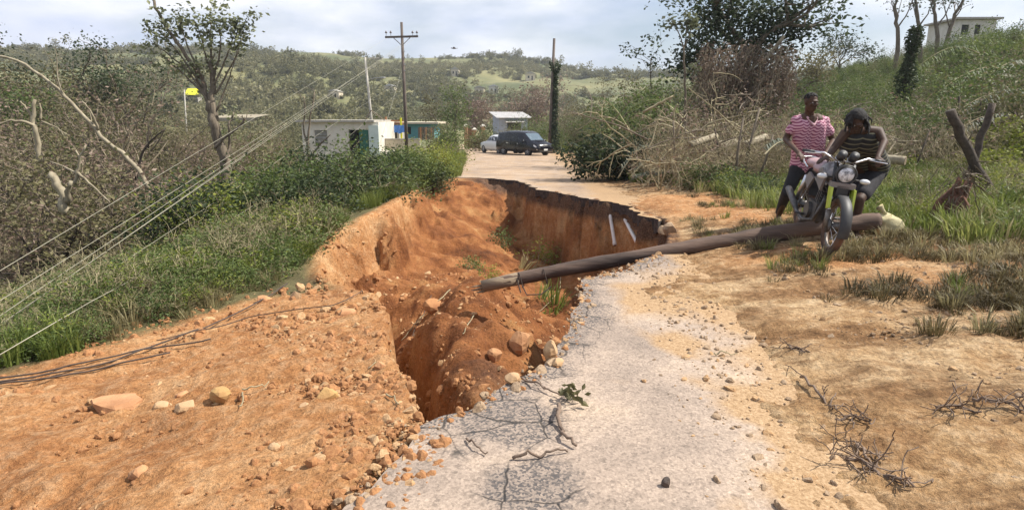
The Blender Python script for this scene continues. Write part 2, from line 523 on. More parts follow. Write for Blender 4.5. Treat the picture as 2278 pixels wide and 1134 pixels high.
def TAN_W(y): return np.interp(y, [0, 3, 5, 6.2, 7.5, 9, 12, 16, 20, 30], [9, 7, 5.0, 3.9, 2.6, 2.2, 1.9, 1.2, .6, .3])
fo, fv, ft, fg = zone_fields(GX, GY)
loose = np.maximum(fo, .5 * fv)
GZ = GZ + near * loose * (0.045 * fbm(GX * 2.4, GY * 2.4, 61, 5) + 0.030 * np.abs(fbm(GX * 7.5, GY * 7.5, 63, 3)) + .012 * fbm(GX * 15, GY * 15, 64, 2)) + near * np.maximum(ft, fv) * smooth((GX - xr(GY) + .6) / .5) * (0.032 * fbm(GX * 2.6, GY * 4.2, 65, 3) + .020 * np.abs(fbm(GX * 7, GY * 7, 68, 3)) + .012 * fbm(GX * 15, GY * 15, 66, 2))
# tread of tyres pressed along the right verge
# under the asphalt the earth lies lower
def asph_cover(x, y):
    return np.minimum(smooth((xr(y) - x) / .15), smooth((x - xl(y)) / .15))
def spill_fn(x, y): return .42 + .75 * fbm(x * 1.1, y * 1.1, 67, 4) + .28 * fbm(x * 4.5, y * 4.5, 66, 4)
spill = smooth((spill_fn(GX, GY) + .22 * fbm(GX * 11, GY * 11, 65, 3) - (xr(GY) - GX)) / .35) * smooth((GX - xr(GY) + 1.2) / .2)
GZ = GZ - 0.05 * asph_cover(GX, GY) * (1 - smooth((SD + .05) / .1)) * (1 - fo) * (1 - spill) + .022 * spill * smooth((GX - xr(GY) + 1.0) / .2) * (1 - smooth((GX - xr(GY) - .3) / .6)) * (1 - smooth((SD + .05) / .1))
mb = MB()
ny, nx = GX.shape
ii = (np.arange(ny - 1)[:, None] * nx + np.arange(nx - 1)[None, :]).ravel()
mb.add(np.stack([GX, GY, GZ], -1).reshape(-1, 3), np.stack([ii, ii + 1, ii + nx + 1, ii + nx], 1))

m_ground, N, L, b = new_mat('earth_and_verge')
b.inputs['Roughness'].default_value = 0.95
b.inputs['Specular IOR Level'].default_value = 0.15
tc = N.new('ShaderNodeTexCoord'); pos = tc.outputs['Object']
at = N.new('ShaderNodeAttribute'); at.attribute_name = 'zone'
sp = N.new('ShaderNodeSeparateColor'); L.new(at.outputs['Color'], sp.inputs[0])
na = tex(N, L, 'ShaderNodeTexNoise', 1.3, pos, Detail=8, Roughness=.62)
nb = tex(N, L, 'ShaderNodeTexNoise', 9, pos, Detail=7, Roughness=.7)
nc = tex(N, L, 'ShaderNodeTexNoise', 38, pos, Detail=5, Roughness=.7)
ro = ramp(N, [(.30, (.20, .075, .027)), (.44, (.38, .165, .058)), (.57, (.50, .255, .105)), (.70, (.60, .385, .20))]); L.new(na.outputs[0], ro.inputs[0])
ro2 = ramp(N, [(.32, (.19, .08, .035)), (.47, (.40, .20, .085)), (.66, (.60, .41, .24))]); L.new(nb.outputs[0], ro2.inputs[0])
orange = mixc(N, L, .45, ro.outputs[0], ro2.outputs[0])
rt = ramp(N, [(.32, (.15, .078, .033)), (.48, (.40, .255, .125)), (.66, (.64, .48, .30))]); L.new(nb.outputs[0], rt.inputs[0])
rt2 = ramp(N, [(.30, (.22, .095, .036)), (.46, (.40, .235, .11)), (.58, (.56, .395, .23)), (.74, (.45, .305, .17))]); L.new(na.outputs[0], rt2.inputs[0])
tan_c = mixc(N, L, .5, rt.outputs[0], rt2.outputs[0])
rl = ramp(N, [(.30, (.085, .07, .036)), (.5, (.16, .14, .065)), (.72, (.22, .21, .085))]); L.new(na.outputs[0], rl.inputs[0])
rl2 = ramp(N, [(.35, (.055, .045, .025)), (.7, (.16, .14, .07))]); L.new(nb.outputs[0], rl2.inputs[0])
litter = mixc(N, L, .4, rl.outputs[0], rl2.outputs[0])
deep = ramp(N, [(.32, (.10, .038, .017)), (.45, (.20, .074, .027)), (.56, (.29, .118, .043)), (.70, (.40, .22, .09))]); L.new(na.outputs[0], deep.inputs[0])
col = mixc(N, L, sp.outputs[1], litter, tan_c)
# trodden straw and leaf mould in patches over the tan verge
mpv = N.new('ShaderNodeMapping'); mpv.inputs['Rotation'].default_value = (0, 0, R(-35)); mpv.inputs['Scale'].default_value = (1.0, 2.4, 1.0); L.new(pos, mpv.inputs[0])
nv1 = tex(N, L, 'ShaderNodeTexNoise', .75, mpv.outputs[0], Detail=9, Roughness=.68, Distortion=.6)
nv2 = tex(N, L, 'ShaderNodeTexNoise', 5.5, mpv.outputs[0], Detail=7, Roughness=.7, Distortion=.8)
rv1 = ramp(N, [(.45, 0.0), (.58, .92)]); L.new(nv1.outputs[0], rv1.inputs[0])
rv2 = ramp(N, [(.50, 0.0), (.64, .75)]); L.new(nv2.outputs[0], rv2.inputs[0])
vm = N.new('ShaderNodeMath'); vm.operation = 'MAXIMUM'; L.new(rv1.outputs[0], vm.inputs[0]); L.new(rv2.outputs[0], vm.inputs[1])
rvc = ramp(N, [(.36, (.12, .062, .028)), (.55, (.25, .135, .06)), (.72, (.40, .25, .125))]); L.new(nb.outputs[0], rvc.inputs[0])
vm2 = N.new('ShaderNodeMath'); vm2.operation = 'MULTIPLY'; L.new(vm.outputs[0], vm2.inputs[0]); L.new(sp.outputs[1], vm2.inputs[1])
col = mixc(N, L, vm2.outputs[0], col, rvc.outputs[0])
col = mixc(N, L, sp.outputs[0], col, orange)
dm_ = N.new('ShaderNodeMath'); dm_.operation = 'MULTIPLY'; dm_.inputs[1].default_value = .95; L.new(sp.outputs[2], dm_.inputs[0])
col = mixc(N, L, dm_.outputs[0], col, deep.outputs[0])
# dark made ground just under the road, a bed of its own in the cut
lay = N.new('ShaderNodeAttribute'); lay.attribute_name = 'bed'
nw_ = N.new('ShaderNodeMath'); nw_.operation = 'MULTIPLY_ADD'; nw_.inputs[1].default_value = .3; L.new(na.outputs[0], nw_.inputs[0])
lv_ = N.new('ShaderNodeAttribute'); lv_.attribute_name = 'road_level'
pz_ = N.new('ShaderNodeSeparateXYZ'); L.new(pos, pz_.inputs[0])
dp_ = N.new('ShaderNodeMath'); dp_.operation = 'SUBTRACT'; L.new(lv_.outputs['Fac'], dp_.inputs[0]); L.new(pz_.outputs[2], dp_.inputs[1])
L.new(dp_.outputs[0], nw_.inputs[2])
bd1 = ramp(N, [(.10, 0.0), (.14, 1.0), (.46, 1.0), (.62, 0.0)]); L.new(nw_.outputs[0], bd1.inputs[0])
bed = N.new('ShaderNodeMath'); bed.operation = 'MULTIPLY'; L.new(lay.outputs['Fac'], bed.inputs[1]); L.new(bd1.outputs[0], bed.inputs[0])
bedc = ramp(N, [(.35, (.055, .034, .026)), (.65, (.15, .088, .058))]); L.new(nc.outputs[0], bedc.inputs[0])
col = mixc(N, L, bed.outputs[0], col, bedc.outputs[0])
# grit
rg = ramp(N, [(.36, .62), (.52, 1.0), (.70, 1.3)]); L.new(nc.outputs[0], rg.inputs[0])
col = mixc(N, L, .8, col, rg.outputs[0], 'MULTIPLY')
L.new(col, b.inputs['Base Color'])
bp = N.new('ShaderNodeBump'); bp.inputs['Strength'].default_value = 1.0; bp.inputs['Distance'].default_value = .05
hm = N.new('ShaderNodeMath'); hm.operation = 'MULTIPLY_ADD'; hm.inputs[1].default_value = .45
L.new(nc.outputs[0], hm.inputs[0]); L.new(nb.outputs[0], hm.inputs[2])
L.new(hm.outputs[0], bp.inputs['Height']); L.new(bp.outputs[0], b.inputs['Normal'])

ground = mb.build('ground', m_ground, smooth_=True)
tag(ground, kind='structure')
zc = np.zeros((GX.size, 4), np.float32); zc[:, 3] = 1
zc[:, 0] = np.maximum(fo, fv * .85).ravel(); zc[:, 1] = (ft * (1 - fg)).ravel()
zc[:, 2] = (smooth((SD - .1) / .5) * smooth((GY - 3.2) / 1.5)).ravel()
drop_ = zr(GY) - GZ
bd = (smooth((SD + .2) / .1) * (1 - smooth((line_dist(RIM[4:18], GX, GY) - .55) / .25)) * (1 - smooth((SD - .9) / .4)) * smooth((GX + 1.9) / .8) * smooth((GY - 3.5) / 2)) * .9
la = ground.data.attributes.new('road_level', 'FLOAT', 'POINT'); la.data.foreach_set('value', zr(GY).ravel().astype(np.float32))
ba = ground.data.attributes.new('bed', 'FLOAT', 'POINT'); ba.data.foreach_set('value', bd.ravel().astype(np.float32))
ca = ground.data.color_attributes.new('zone', 'FLOAT_COLOR', 'POINT'); ca.data.foreach_set('color', zc.ravel())

# ------------------------------------------------------------------ asphalt
m_asph, N, L, b = new_mat('worn_asphalt')
b.inputs['Roughness'].default_value = .9
b.inputs['Specular IOR Level'].default_value = .25
tc = N.new('ShaderNodeTexCoord'); pos = tc.outputs['Object']
n1 = tex(N, L, 'ShaderNodeTexNoise', .9, pos, Detail=6, Roughness=.6)
n2 = tex(N, L, 'ShaderNodeTexNoise', 3.2, pos, Detail=8, Roughness=.68)
v1 = tex(N, L, 'ShaderNodeTexVoronoi', 85, pos)
v2 = tex(N, L, 'ShaderNodeTexVoronoi', 34, pos)
n3 = tex(N, L, 'ShaderNodeTexNoise', 55, pos, Detail=4, Roughness=.75)
r1 = ramp(N, [(.32, (.25, .198, .16)), (.5, (.385, .30, .235)), (.66, (.49, .375, .275))]); L.new(n1.outputs[0], r1.inputs[0])
# chippings: some pale, some dark
rv = ramp(N, [(.0, .58), (.35, .90), (.6, 1.03), (.88, 1.15), (1.0, 1.45)]); L.new(v1.outputs['Color'], rv.inputs[0])
rv2 = ramp(N, [(.05, .6), (.3, 1.0), (.9, 1.0), (.97, 1.45)]); L.new(v2.outputs['Color'], rv2.inputs[0])
c = mixc(N, L, .85, r1.outputs[0], rv.outputs[0], 'MULTIPLY')
c = mixc(N, L, .6, c, rv2.outputs[0], 'MULTIPLY')
rn3 = ramp(N, [(.32, .68), (.5, 1.0), (.70, 1.2)]); L.new(n3.outputs[0], rn3.inputs[0])
c = mixc(N, L, .7, c, rn3.outputs[0], 'MULTIPLY')
# bare bitumen patches where the chippings have gone
at = N.new('ShaderNodeAttribute'); at.attribute_name = 'wear'
sp = N.new('ShaderNodeSeparateColor'); L.new(at.outputs['Color'], sp.inputs[0])
ma = N.new('ShaderNodeMath'); ma.operation = 'MULTIPLY_ADD'; ma.inputs[1].default_value = 1.0
L.new(sp.outputs[0], ma.inputs[0]); L.new(n2.outputs[0], ma.inputs[2])
rp = ramp(N, [(.74, 0.0), (1.05, .88)]); L.new(ma.outputs[0], rp.inputs[0])
mm = N.new('ShaderNodeMath'); mm.operation = 'MULTIPLY'; L.new(rp.outputs[0], mm.inputs[0])
rq = ramp(N, [(.30, 1.0), (.62, .35)]); L.new(v1.outputs['Color'], rq.inputs[0]); L.new(rq.outputs[0], mm.inputs[1])
c = mixc(N, L, mm.outputs[0], c, (.075, .07, .07))
# crazing
vw = N.new('ShaderNodeMixRGB'); vw.inputs[0].default_value = .16
nw = tex(N, L, 'ShaderNodeTexNoise', 2.2, pos, Detail=4); L.new(pos, vw.inputs[1]); L.new(nw.outputs['Color'], vw.inputs[2])
vc = tex(N, L, 'ShaderNodeTexVoronoi', 3.4, vw.outputs[0], feature='DISTANCE_TO_EDGE')
rc = ramp(N, [(.004, 1.0), (.018, 0.0)]); L.new(vc.outputs['Distance'], rc.inputs[0])
mc = N.new('ShaderNodeMath'); mc.operation = 'MULTIPLY'; L.new(rc.outputs[0], mc.inputs[0])
rcw = ramp(N, [(.68, 0.0), (.98, .85)]); L.new(ma.outputs[0], rcw.inputs[0]); L.new(rcw.outputs[0], mc.inputs[1])
c = mixc(N, L, mc.outputs[0], c, (.03, .028, .026))
# earth trodden over it
n4 = tex(N, L, 'ShaderNodeTexNoise', 1.6, pos, Detail=8, Roughness=.7)
me_ = N.new('ShaderNodeMath'); me_.operation = 'MULTIPLY_ADD'; me_.inputs[1].default_value = .75; L.new(sp.outputs[1], me_.inputs[0]); L.new(n4.outputs[0], me_.inputs[2])
re = ramp(N, [(.62, 0.0), (.98, .97)]); L.new(me_.outputs[0], re.inputs[0])
rcol = ramp(N, [(.3, (.21, .125, .060)), (.5, (.38, .245, .130)), (.7, (.54, .38, .23))]); L.new(n3.outputs[0], rcol.inputs[0])
c = mixc(N, L, re.outputs[0], c, rcol.outputs[0])
L.new(c, b.inputs['Base Color'])
bp = N.new('ShaderNodeBump'); bp.inputs['Strength'].default_value = .55; bp.inputs['Distance'].default_value = .012
hs = N.new('ShaderNodeMath'); hs.operation = 'ADD'; L.new(v1.outputs['Color'], hs.inputs[0]); L.new(n3.outputs[0], hs.inputs[1])
hs2 = N.new('ShaderNodeMath'); hs2.operation = 'SUBTRACT'; L.new(hs.outputs[0], hs2.inputs[0]); L.new(mc.outputs[0], hs2.inputs[1])
L.new(hs2.outputs[0], bp.inputs['Height']); L.new(bp.outputs[0], b.inputs['Normal'])
m_asph_edge = surf('asphalt_broken_edge', (.085, .06, .05), (.022, .019, .018), 16, .95, bump=.8, bscale=40)

def rough_line(pts, step=.05, amp=.035, seed=1):
    pts = np.array(pts, float); out = []
    for k in range(len(pts) - 1):
        n = max(1, int(np.hypot(*(pts[k + 1] - pts[k])) / step))
        for q in range(n): out.append(pts[k] + (pts[k + 1] - pts[k]) * q / n)
    out.append(pts[-1]); out = np.array(out)
    out[:, 0] += amp * fbm(out[:, 0] * 3.3, out[:, 1] * 3.3, seed, 4)*1.6
    out[:, 1] += amp * fbm(out[:, 0] * 3.3 + 40, out[:, 1] * 3.3, seed + 9, 4)*1.6
    return out

def slab(name, outline, thick, spacing, wear_fn, zf=None):
    outline = np.array(outline)
    inner = []
    x0, y0 = outline.min(0); x1, y1 = outline.max(0)
    y = y0
    while y < y1:
        st = spacing(y)
        xs = np.arange(x0, x1, st) + (hash(round(y * 100)) % 7) / 7 * st
        inner += [(x, y) for x in xs]
        y += st
    inner = np.array(inner)
    sd = poly_sd(outline, inner[:, 0], inner[:, 1])
    inner = inner[sd > spacing(inner[:, 1]) * .45]
    vs = [Vector(p) for p in outline] + [Vector(p) for p in inner]
    n = len(outline)
    co, ed, fc = geometry.delaunay_2d_cdt(vs, [(k, (k + 1) % n) for k in range(n)], [], 1, 1e-5)[:3]
    co = np.array([tuple(c) for c in co]); 
    z = zr(co[:, 1]) + .012 + .006 * fbm(co[:, 0] * 1.5, co[:, 1] * 1.5, 71, 2)
    fcs = np.array([f for f in fc if len(f) == 3])
    a, bb, c = co[fcs[:, 0]], co[fcs[:, 1]], co[fcs[:, 2]]
    area = (bb[:, 0] - a[:, 0]) * (c[:, 1] - a[:, 1]) - (bb[:, 1] - a[:, 1]) * (c[:, 0] - a[:, 0])
    fcs[area < 0] = fcs[area < 0][:, ::-1]
    cnt = {}
    for f in fcs:
        for k in range(3): cnt[(f[k], f[(k + 1) % 3])] = 1
    rim = [e for e in cnt if (e[1], e[0]) not in cnt]
    m = MB(); nv = len(co)
    top = np.column_stack([co, z]); bot = top.copy(); bot[:, 2] -= thick * (1 + .35 * vnoise(co[:, 0] * 6, co[:, 1] * 6, 77))
    m.add(np.concatenate([top, bot]), [tuple(f) for f in fcs], 0)
    base_n = m.n; m.n = 0
    m.F.setdefault(4, []); m.M.setdefault(4, [])
    q = np.array([(e[0], e[0] + nv, e[1] + nv, e[1]) for e in rim])
    m.F[4].append(q); m.M[4].append(np.full(len(q), 1)); m.n = base_n
    m.F[3].append(fcs[:, ::-1] + nv); m.M[3].append(np.full(len(fcs), 1))
    o = m.build(name, [m_asph, m_asph_edge])
    tag(o, kind='structure')
    w = wear_fn(co[:, 0], co[:, 1])
    cw = np.zeros((2 * nv, 4), np.float32); cw[:nv, 0] = w[0]; cw[:nv, 1] = w[1]; cw[:, 3] = 1
    at_ = o.data.color_attributes.new('wear', 'FLOAT_COLOR', 'POINT'); at_.data.foreach_set('color', cw.ravel())
    return o

def blob(x, y, u, v, rx, ry):
    c = ground_hit(u, v, lambda x, y: base(x, y, False))
    return np.clip(1 - np.hypot((x - c.x) / rx, (y - c.y) / ry), 0, 1)
def wear_near(x, y):
    w = np.maximum.reduce([1.1 * blob(x, y, 1150, 950, .42, .42), 1.0 * blob(x, y, 1180, 1090, .38, .35), .7 * blob(x, y, 1650, 872, .22, .2), .6 * blob(x, y, 1330, 700, .4, .6), .5 * blob(x, y, 1050, 1010, .35, .35), .45 * blob(x, y, 1800, 880, .25, .6), .9 * blob(x, y, 1480, 1092, .06, .05), .55 * blob(x, y, 1570, 942, .13, .05)])
    w = np.maximum(w, .62 * np.clip(1 - line_dist(near_edge[::3], x, y) / .42, 0, 1)); w = w + .12 * fbm(x * .7, y * .7, 73, 3)
    edge = np.clip(1 - (xr(y) + .1 - x) / .62, 0, 1)
    dust = np.maximum(edge * 1.0, .35 * blob(x, y, 1900, 1000, .7, .7)) + .10 * np.clip((x - .2), 0, 1)
    sp_ = smooth((spill_fn(x, y) + .34 - (xr(y) - x)) / .5)
    return np.clip(w, 0, 1), np.clip(np.maximum(dust * .5, sp_), 0, 1)
def rim_line(i0, i1, over=.05):
    p = rough_line([tuple(r) for r in RIM[i0:i1]], .05, 0, 1)
    t = np.gradient(p, axis=0); t /= np.linalg.norm(t, axis=1)[:, None] + 1e-9
    n = np.column_stack([t[:, 1], -t[:, 0]])
    if poly_sd(RIM, *(p[len(p) // 2] + n[len(p) // 2] * .02)[:, None])[0] > 0: n = -n
    off = rim_noise(p[:, 0], p[:, 1]) - over * (1 + fbm(p[:, 0] * 3, p[:, 1] * 3, 25, 2))
    q = p + n * off[:, None]
    q += .03 * np.column_stack([fbm(p[:, 0] * 7, p[:, 1] * 7, 26, 2), fbm(p[:, 0] * 7 + 9, p[:, 1] * 7, 27, 2)])
    keep = [0]
    for k in range(1, len(q)):
        if np.hypot(*(q[k] - q[keep[-1]])) > .03: keep.append(k)
    return q[keep]
near_edge = rim_line(0, 10, .035)
near_px = [(600, 1420), (780, 1134), (860, 1055)]
lead = [tuple(ground_hit(u, v, lambda x, y: base(x, y, False)))[:2] for u, v in near_px]
right_e = [(xr(y), y) for y in (7.2, 6.6, 6, 5, 4, 3, 2, 1, 0, -4, -20)]
broken = np.concatenate([rough_line(lead + [tuple(near_edge[0])], .045, .04, 3)[:-1], near_edge])
verge = rough_line([tuple(near_edge[-1])] + right_e, .09, .07, 5)
asph_near = slab('road', list(broken) + list(verge[1:]) + [(-2.9, -20), (-2.9, 0.2), (-1.4, 1.0)], .085, lambda y: np.maximum(.055, .045 * np.abs(y)) if not np.isscalar(y) else max(.055, .045 * abs(y)), wear_near)

def wear_far(x, y):
    edge = np.clip(1 - (xr(y) - x) / 1.2, 0, 1)
    return .3 * np.clip(1 - (y - 12) / 6, 0, 1), np.clip(edge + .35, 0, 1)
far_rim = rim_line(11, 18, .06)
far_right = [(xr(y) + .05, y) for y in (60, 54, 47, 40, 34, 30, 25, 21, 17, 14.5, 12.5, 11, 10)]
far_left = [(xl(y), y) for y in (21, 25, 30, 38, 47, 60, 75, 88)]
far_end = [(xr(y), y) for y in (88, 75)]
line1 = far_rim
line2 = rough_line(far_left, .5, .12, 15)
line3 = rough_line(far_end + far_right, .4, .12, 17)
asph_far = slab('road', list(line1) + list(line2) + list(line3), .21, lambda y: np.maximum(.2, .02 * y) if not np.isscalar(y) else max(.2, .02 * y), wear_far)

# ------------------------------------------------------------------ far hills
def ridge(az):
    return np.interp(np.degrees(az), [-75, -45, -35, -23, -17, -12.4, -7, -1.6, 2, 5, 8, 12, 20, 40, 75], [4.0, 4.3, 4.7, 5.25, 5.35, 4.95, 5.1, 5.25, 4.9, 4.2, 3.9, 3.6, 3.5, 3.2, 3])
naz, nr = 150, 90
az = np.linspace(R(-72), R(72), naz)
rr = np.concatenate([np.linspace(82, 420, 70), np.linspace(430, 900, 20)])
AZ, RR = np.meshgrid(az, rr)
HX, HY = RR * np.sin(AZ), RR * np.cos(AZ)
def hill_z(x, y):
    a, r = np.arctan2(x, y), np.hypot(x, y)
    top = 1.6 + 400 * np.tan(np.radians(ridge(a)))
    t = np.clip((r - 95) / (400 - 95), 0, 1)
    prof = t ** 1.15
    z = -5.5 + (top + 5.5) * prof
    z = z + np.sin(np.pi * np.clip(t, 0, 1)) * (7.5 * fbm(x * .012, y * .012, 81, 3) + 3 * fbm(x * .04, y * .04, 83, 2)) + t * 2.0 * fbm(x * .02, y * .05, 85, 2)
    return np.where(r > 400, top - (r - 400) * .03, z)
HZ = hill_z(HX, HY)
mb = MB()
ny, nx = HX.shape
ii = (np.arange(ny - 1)[:, None] * nx + np.arange(nx - 1)[None, :]).ravel()
mb.add(np.stack([HX, HY, HZ], -1).reshape(-1, 3), np.stack([ii, ii + 1, ii + nx + 1, ii + nx], 1))
m_hill = surf('hill_scrub', (.22, .20, .085), (.085, .10, .036), .045, .95, detail=10, stops=(.36, .62))
tag(mb.build('hills', m_hill, smooth_=True), kind='structure')
# a sheet of low land out to the horizon
mb = MB()
mb.add([(-920, -120, -9), (920, -120, -9), (920, 920, -9), (-920, 920, -9)], [(0, 1, 2, 3)])
tag(mb.build('terrain', m_hill), kind='structure')
# ------------------------------------------------------------------ plants: generators
def unit(v):
    v = np.asarray(v, float); return v / (np.linalg.norm(v) + 1e-9)

def limb(mb, p, d, L, r, rng, wob=.18, n=5, sides=5, mi=0, up=.0, taper=.35):
    p = np.array(p, float); d = unit(d); pts = [p.copy()]
    for k in range(n):
        d = unit(d + rng.normal(0, wob, 3) + np.array([0, 0, up]))
        p = p + d * L / n; pts.append(p.copy())
    mb.tube(pts, np.linspace(r, max(r * taper, .003), n + 1), sides, mi, cap=False)
    return np.array(pts), d

def grow(mb, p, d, L, r, lvl, rng, tips, kids=(2, 4), ang=.7, shrink=.62, wob=.16, up=.05, sides=6, mi=0, from_=.35):
    pts, dd = limb(mb, p, d, L, r, rng, wob, 5, max(3, sides), mi, up)
    tips.append((pts[-1], dd, lvl))
    if lvl <= 0: return
    for k in range(rng.integers(kids[0], kids[1] + 1)):
        t = rng.uniform(from_, 1.0) * 4.99; i = int(t); q = pts[i] + (pts[i + 1] - pts[i]) * (t - i)
        ax = unit(rng.normal(size=3)); nd = unit(dd * (1 - ang * .5) + ax * ang + np.array([0, 0, up]))
        grow(mb, q, nd, L * shrink * rng.uniform(.7, 1.2), r * .55, lvl - 1, rng, tips, kids, ang, shrink, wob, up, sides - 1, mi, from_)

def leaf_cloud(mb, tips, n, spread, size, rng, mi=0, lv=0, droop=.2, aspect=.5, keep=1.0):
    c = [t[0] for t in tips if t[2] <= lv and rng.random() < keep]
    if not c: return
    c = np.array(c); k = rng.integers(0, len(c), n)
    mb.leaves(c[k] + rng.normal(size=(n, 3)) * spread * np.array([1, 1, .75]), size, mi, rng, droop, aspect)

def shrub_mesh(name, seed, h=1.6, w=1.0, stems=9, nleaf=1500, lsize=.09, mats=None, lvl=2, spread=.13, wood=.014, kids=(2, 4), droop=.2, aspect=.5, lv=1, keep=.6):
    rng = np.random.default_rng(seed); mb = MB(); tips = []
    for k in range(stems):
        a = rng.uniform(0, 6.28); t = rng.uniform(.05, w)
        d = np.array([math.cos(a) * t, math.sin(a) * t, 1.0])
        grow(mb, (math.cos(a) * .12 * w, math.sin(a) * .12 * w, -.08), d, h * rng.uniform(.45, .75), wood, lvl, rng, tips, kids, .75, .6, .14, .04, 4, 0)
    nw = mb.n
    leaf_cloud(mb, tips, nleaf, spread, lsize, rng, 1, lv, droop, aspect, keep)
    return mb.mesh(name, mats)

def tuft_mesh(name, seed, n=40, h=.3, w=.10, width=.008, mat=None, lean=.6):
    rng = np.random.default_rng(seed); V, Fq, Ft = [], [], []
    for k in range(n):
        a = rng.uniform(0, 6.28); r = w * math.sqrt(rng.random())
        b = np.array([math.cos(a) * r, math.sin(a) * r, -.02]); hh = h * rng.uniform(.5, 1.15)
        ln = rng.uniform(.1, lean); o = np.array([math.cos(a), math.sin(a), 0]) * ln * hh
        s = np.array([-math.sin(a + rng.normal(0, .8)), math.cos(a), 0]) * width
        m_ = b + o * .35 + np.array([0, 0, hh * .62]); t = b + o + np.array([0, 0, hh * (1 - .25 * ln)])
        i = len(V); V += [b - s, b + s, m_ + s * .8, m_ - s * .8, t]
        Fq.append((i, i + 1, i + 2, i + 3)); Ft.append((i + 3, i + 2, i + 4))
    return MB().add(V, Fq + Ft).mesh(name, [mat])

def stuff(name, pts, scl, sources, idx=None, rot=None, kind='stuff', parent=None):
    """one object of kind stuff: copies of the source meshes stood on the given points."""
    pts = np.asarray(pts, float).reshape(-1, 3); n = len(pts)
    me = bpy.data.meshes.new(name); me.vertices.add(n); me.vertices.foreach_set('co', pts.ravel())
    if rot is None:
        rot = np.column_stack([RNG.normal(0, .08, n), RNG.normal(0, .08, n), RNG.uniform(0, 6.28, n)])
    if idx is None: idx = RNG.integers(0, len(sources), n)
    for nm, ty, dat in (('rot', 'FLOAT_VECTOR', np.asarray(rot, np.float32)), ('scl', 'FLOAT', np.asarray(scl, np.float32) * np.ones(n, np.float32)), ('idx', 'INT', np.asarray(idx, np.int32))):
        a = me.attributes.new(nm, ty, 'POINT')
        a.data.foreach_set('vector' if ty == 'FLOAT_VECTOR' else 'value', dat.ravel())
    o = bpy.data.objects.new(name, me); COL.objects.link(o)
    sub = bpy.data.collections.new(name + '_kinds')
    mats = []
    for k, s in enumerate(sources):
        so = bpy.data.objects.new('%s_kind_%02d' % (name, k), s); sub.objects.link(so)
    ng = bpy.data.node_groups.new(name, 'GeometryNodeTree')
    ng.interface.new_socket('Geometry', in_out='INPUT', socket_type='NodeSocketGeometry')
    ng.interface.new_socket('Geometry', in_out='OUTPUT', socket_type='NodeSocketGeometry')
    n_ = ng.nodes; l_ = ng.links
    gi, go = n_.new('NodeGroupInput'), n_.new('NodeGroupOutput')
    ci = n_.new('GeometryNodeCollectionInfo'); ci.inputs['Collection'].default_value = sub
    ci.inputs['Separate Children'].default_value = True; ci.inputs['Reset Children'].default_value = True
    ip = n_.new('GeometryNodeInstanceOnPoints'); ip.inputs['Pick Instance'].default_value = True
    def attr(nm, ty):
        a = n_.new('GeometryNodeInputNamedAttribute'); a.data_type = ty; a.inputs['Name'].default_value = nm
        return a.outputs[0]
    l_.new(gi.outputs[0], ip.inputs['Points']); l_.new(ci.outputs[0], ip.inputs['Instance'])
    l_.new(attr('idx', 'INT'), ip.inputs['Instance Index'])
    er = n_.new('FunctionNodeEulerToRotation'); l_.new(attr('rot', 'FLOAT_VECTOR'), er.inputs[0]); l_.new(er.outputs[0], ip.inputs['Rotation'])
    l_.new(attr('scl', 'FLOAT'), ip.inputs['Scale']); l_.new(ip.outputs[0], go.inputs[0])
    md = o.modifiers.new('stand', 'NODES'); md.node_group = ng
    if parent is not None: o.parent = parent
    return tag(o, kind=kind)

def scatter(n, u0, u1, y0, y1, accept, power=1.0, seed=0):
    """points on the ground spread over a fan of directions and distances."""
    rng = np.random.default_rng(seed)
    u = rng.uniform(u0, u1, n * 4); y = y0 + (y1 - y0) * rng.random(n * 4) ** power
    x = (u - 1139) / F * (y * CP + 1.2 * SP)
    k = accept(x, y); x, y = x[k][:n], y[k][:n]
    return np.column_stack([x, y, height(x, y)])

def sd_rim(x, y): return poly_sd(RIM, x, y)

# ------------------------------------------------------------------ ground cover and scrub (uncountable)
LM = [M_twig, M_leaf]
sc_olive = [shrub_mesh('scrub_olive', 100 + k, 3.0, .75, 12, 1500, .12, [M_twig, M_leaf_olive], 2, .30, .022) for k in range(3)]
sc_bare = [shrub_mesh('scrub_bare', 110 + k, 3.2, .7, 11, 620, .10, [M_twig, M_leaf_brown], 3, .22, .022, (2, 3)) for k in range(2)]
sc_green = [shrub_mesh('scrub_green', 120 + k, 2.4, .8, 11, 2000, .13, [M_twig, M_leaf], 2, .26, .02) for k in range(2)]
lo_green = [shrub_mesh('low_green', 130 + k, .55, 1.0, 9, 420, .065, [M_twig, M_leaf], 1, .09, .006) for k in range(2)]
lo_bright = [shrub_mesh('low_bright', 140 + k, .6, .9, 9, 380, .065, [M_twig, M_leaf_bright], 1, .10, .006) for k in range(1)]
lo_dry = [shrub_mesh('low_dry', 150 + k, .8, 1.1, 10, 130, .06, [M_twig_pale, M_leaf_olive], 2, .12, .007) for k in range(2)]
tf_green = [tuft_mesh('tuft_green', 160 + k, 46, .34, .13, .007, M_grass) for k in range(2)]
tf_dry = [tuft_mesh('tuft_dry', 170 + k, 40, .30, .12, .006, M_grass_dry, 1.0) for k in range(2)]
M_grass_brown = leaf_mat('grass_brown', (.06, .045, .02), (.13, .10, .045), (.24, .19, .09), trans=.25)
tf_brown = [tuft_mesh('tuft_brown', 190 + k, 44, .24, .16, .006, M_grass_brown, 1.3) for k in range(2)]
tf_tall = [tuft_mesh('tuft_tall', 180 + k, 50, .95, .2, .011, M_grass, .8) for k in range(2)]

rg = np.random.default_rng(11)
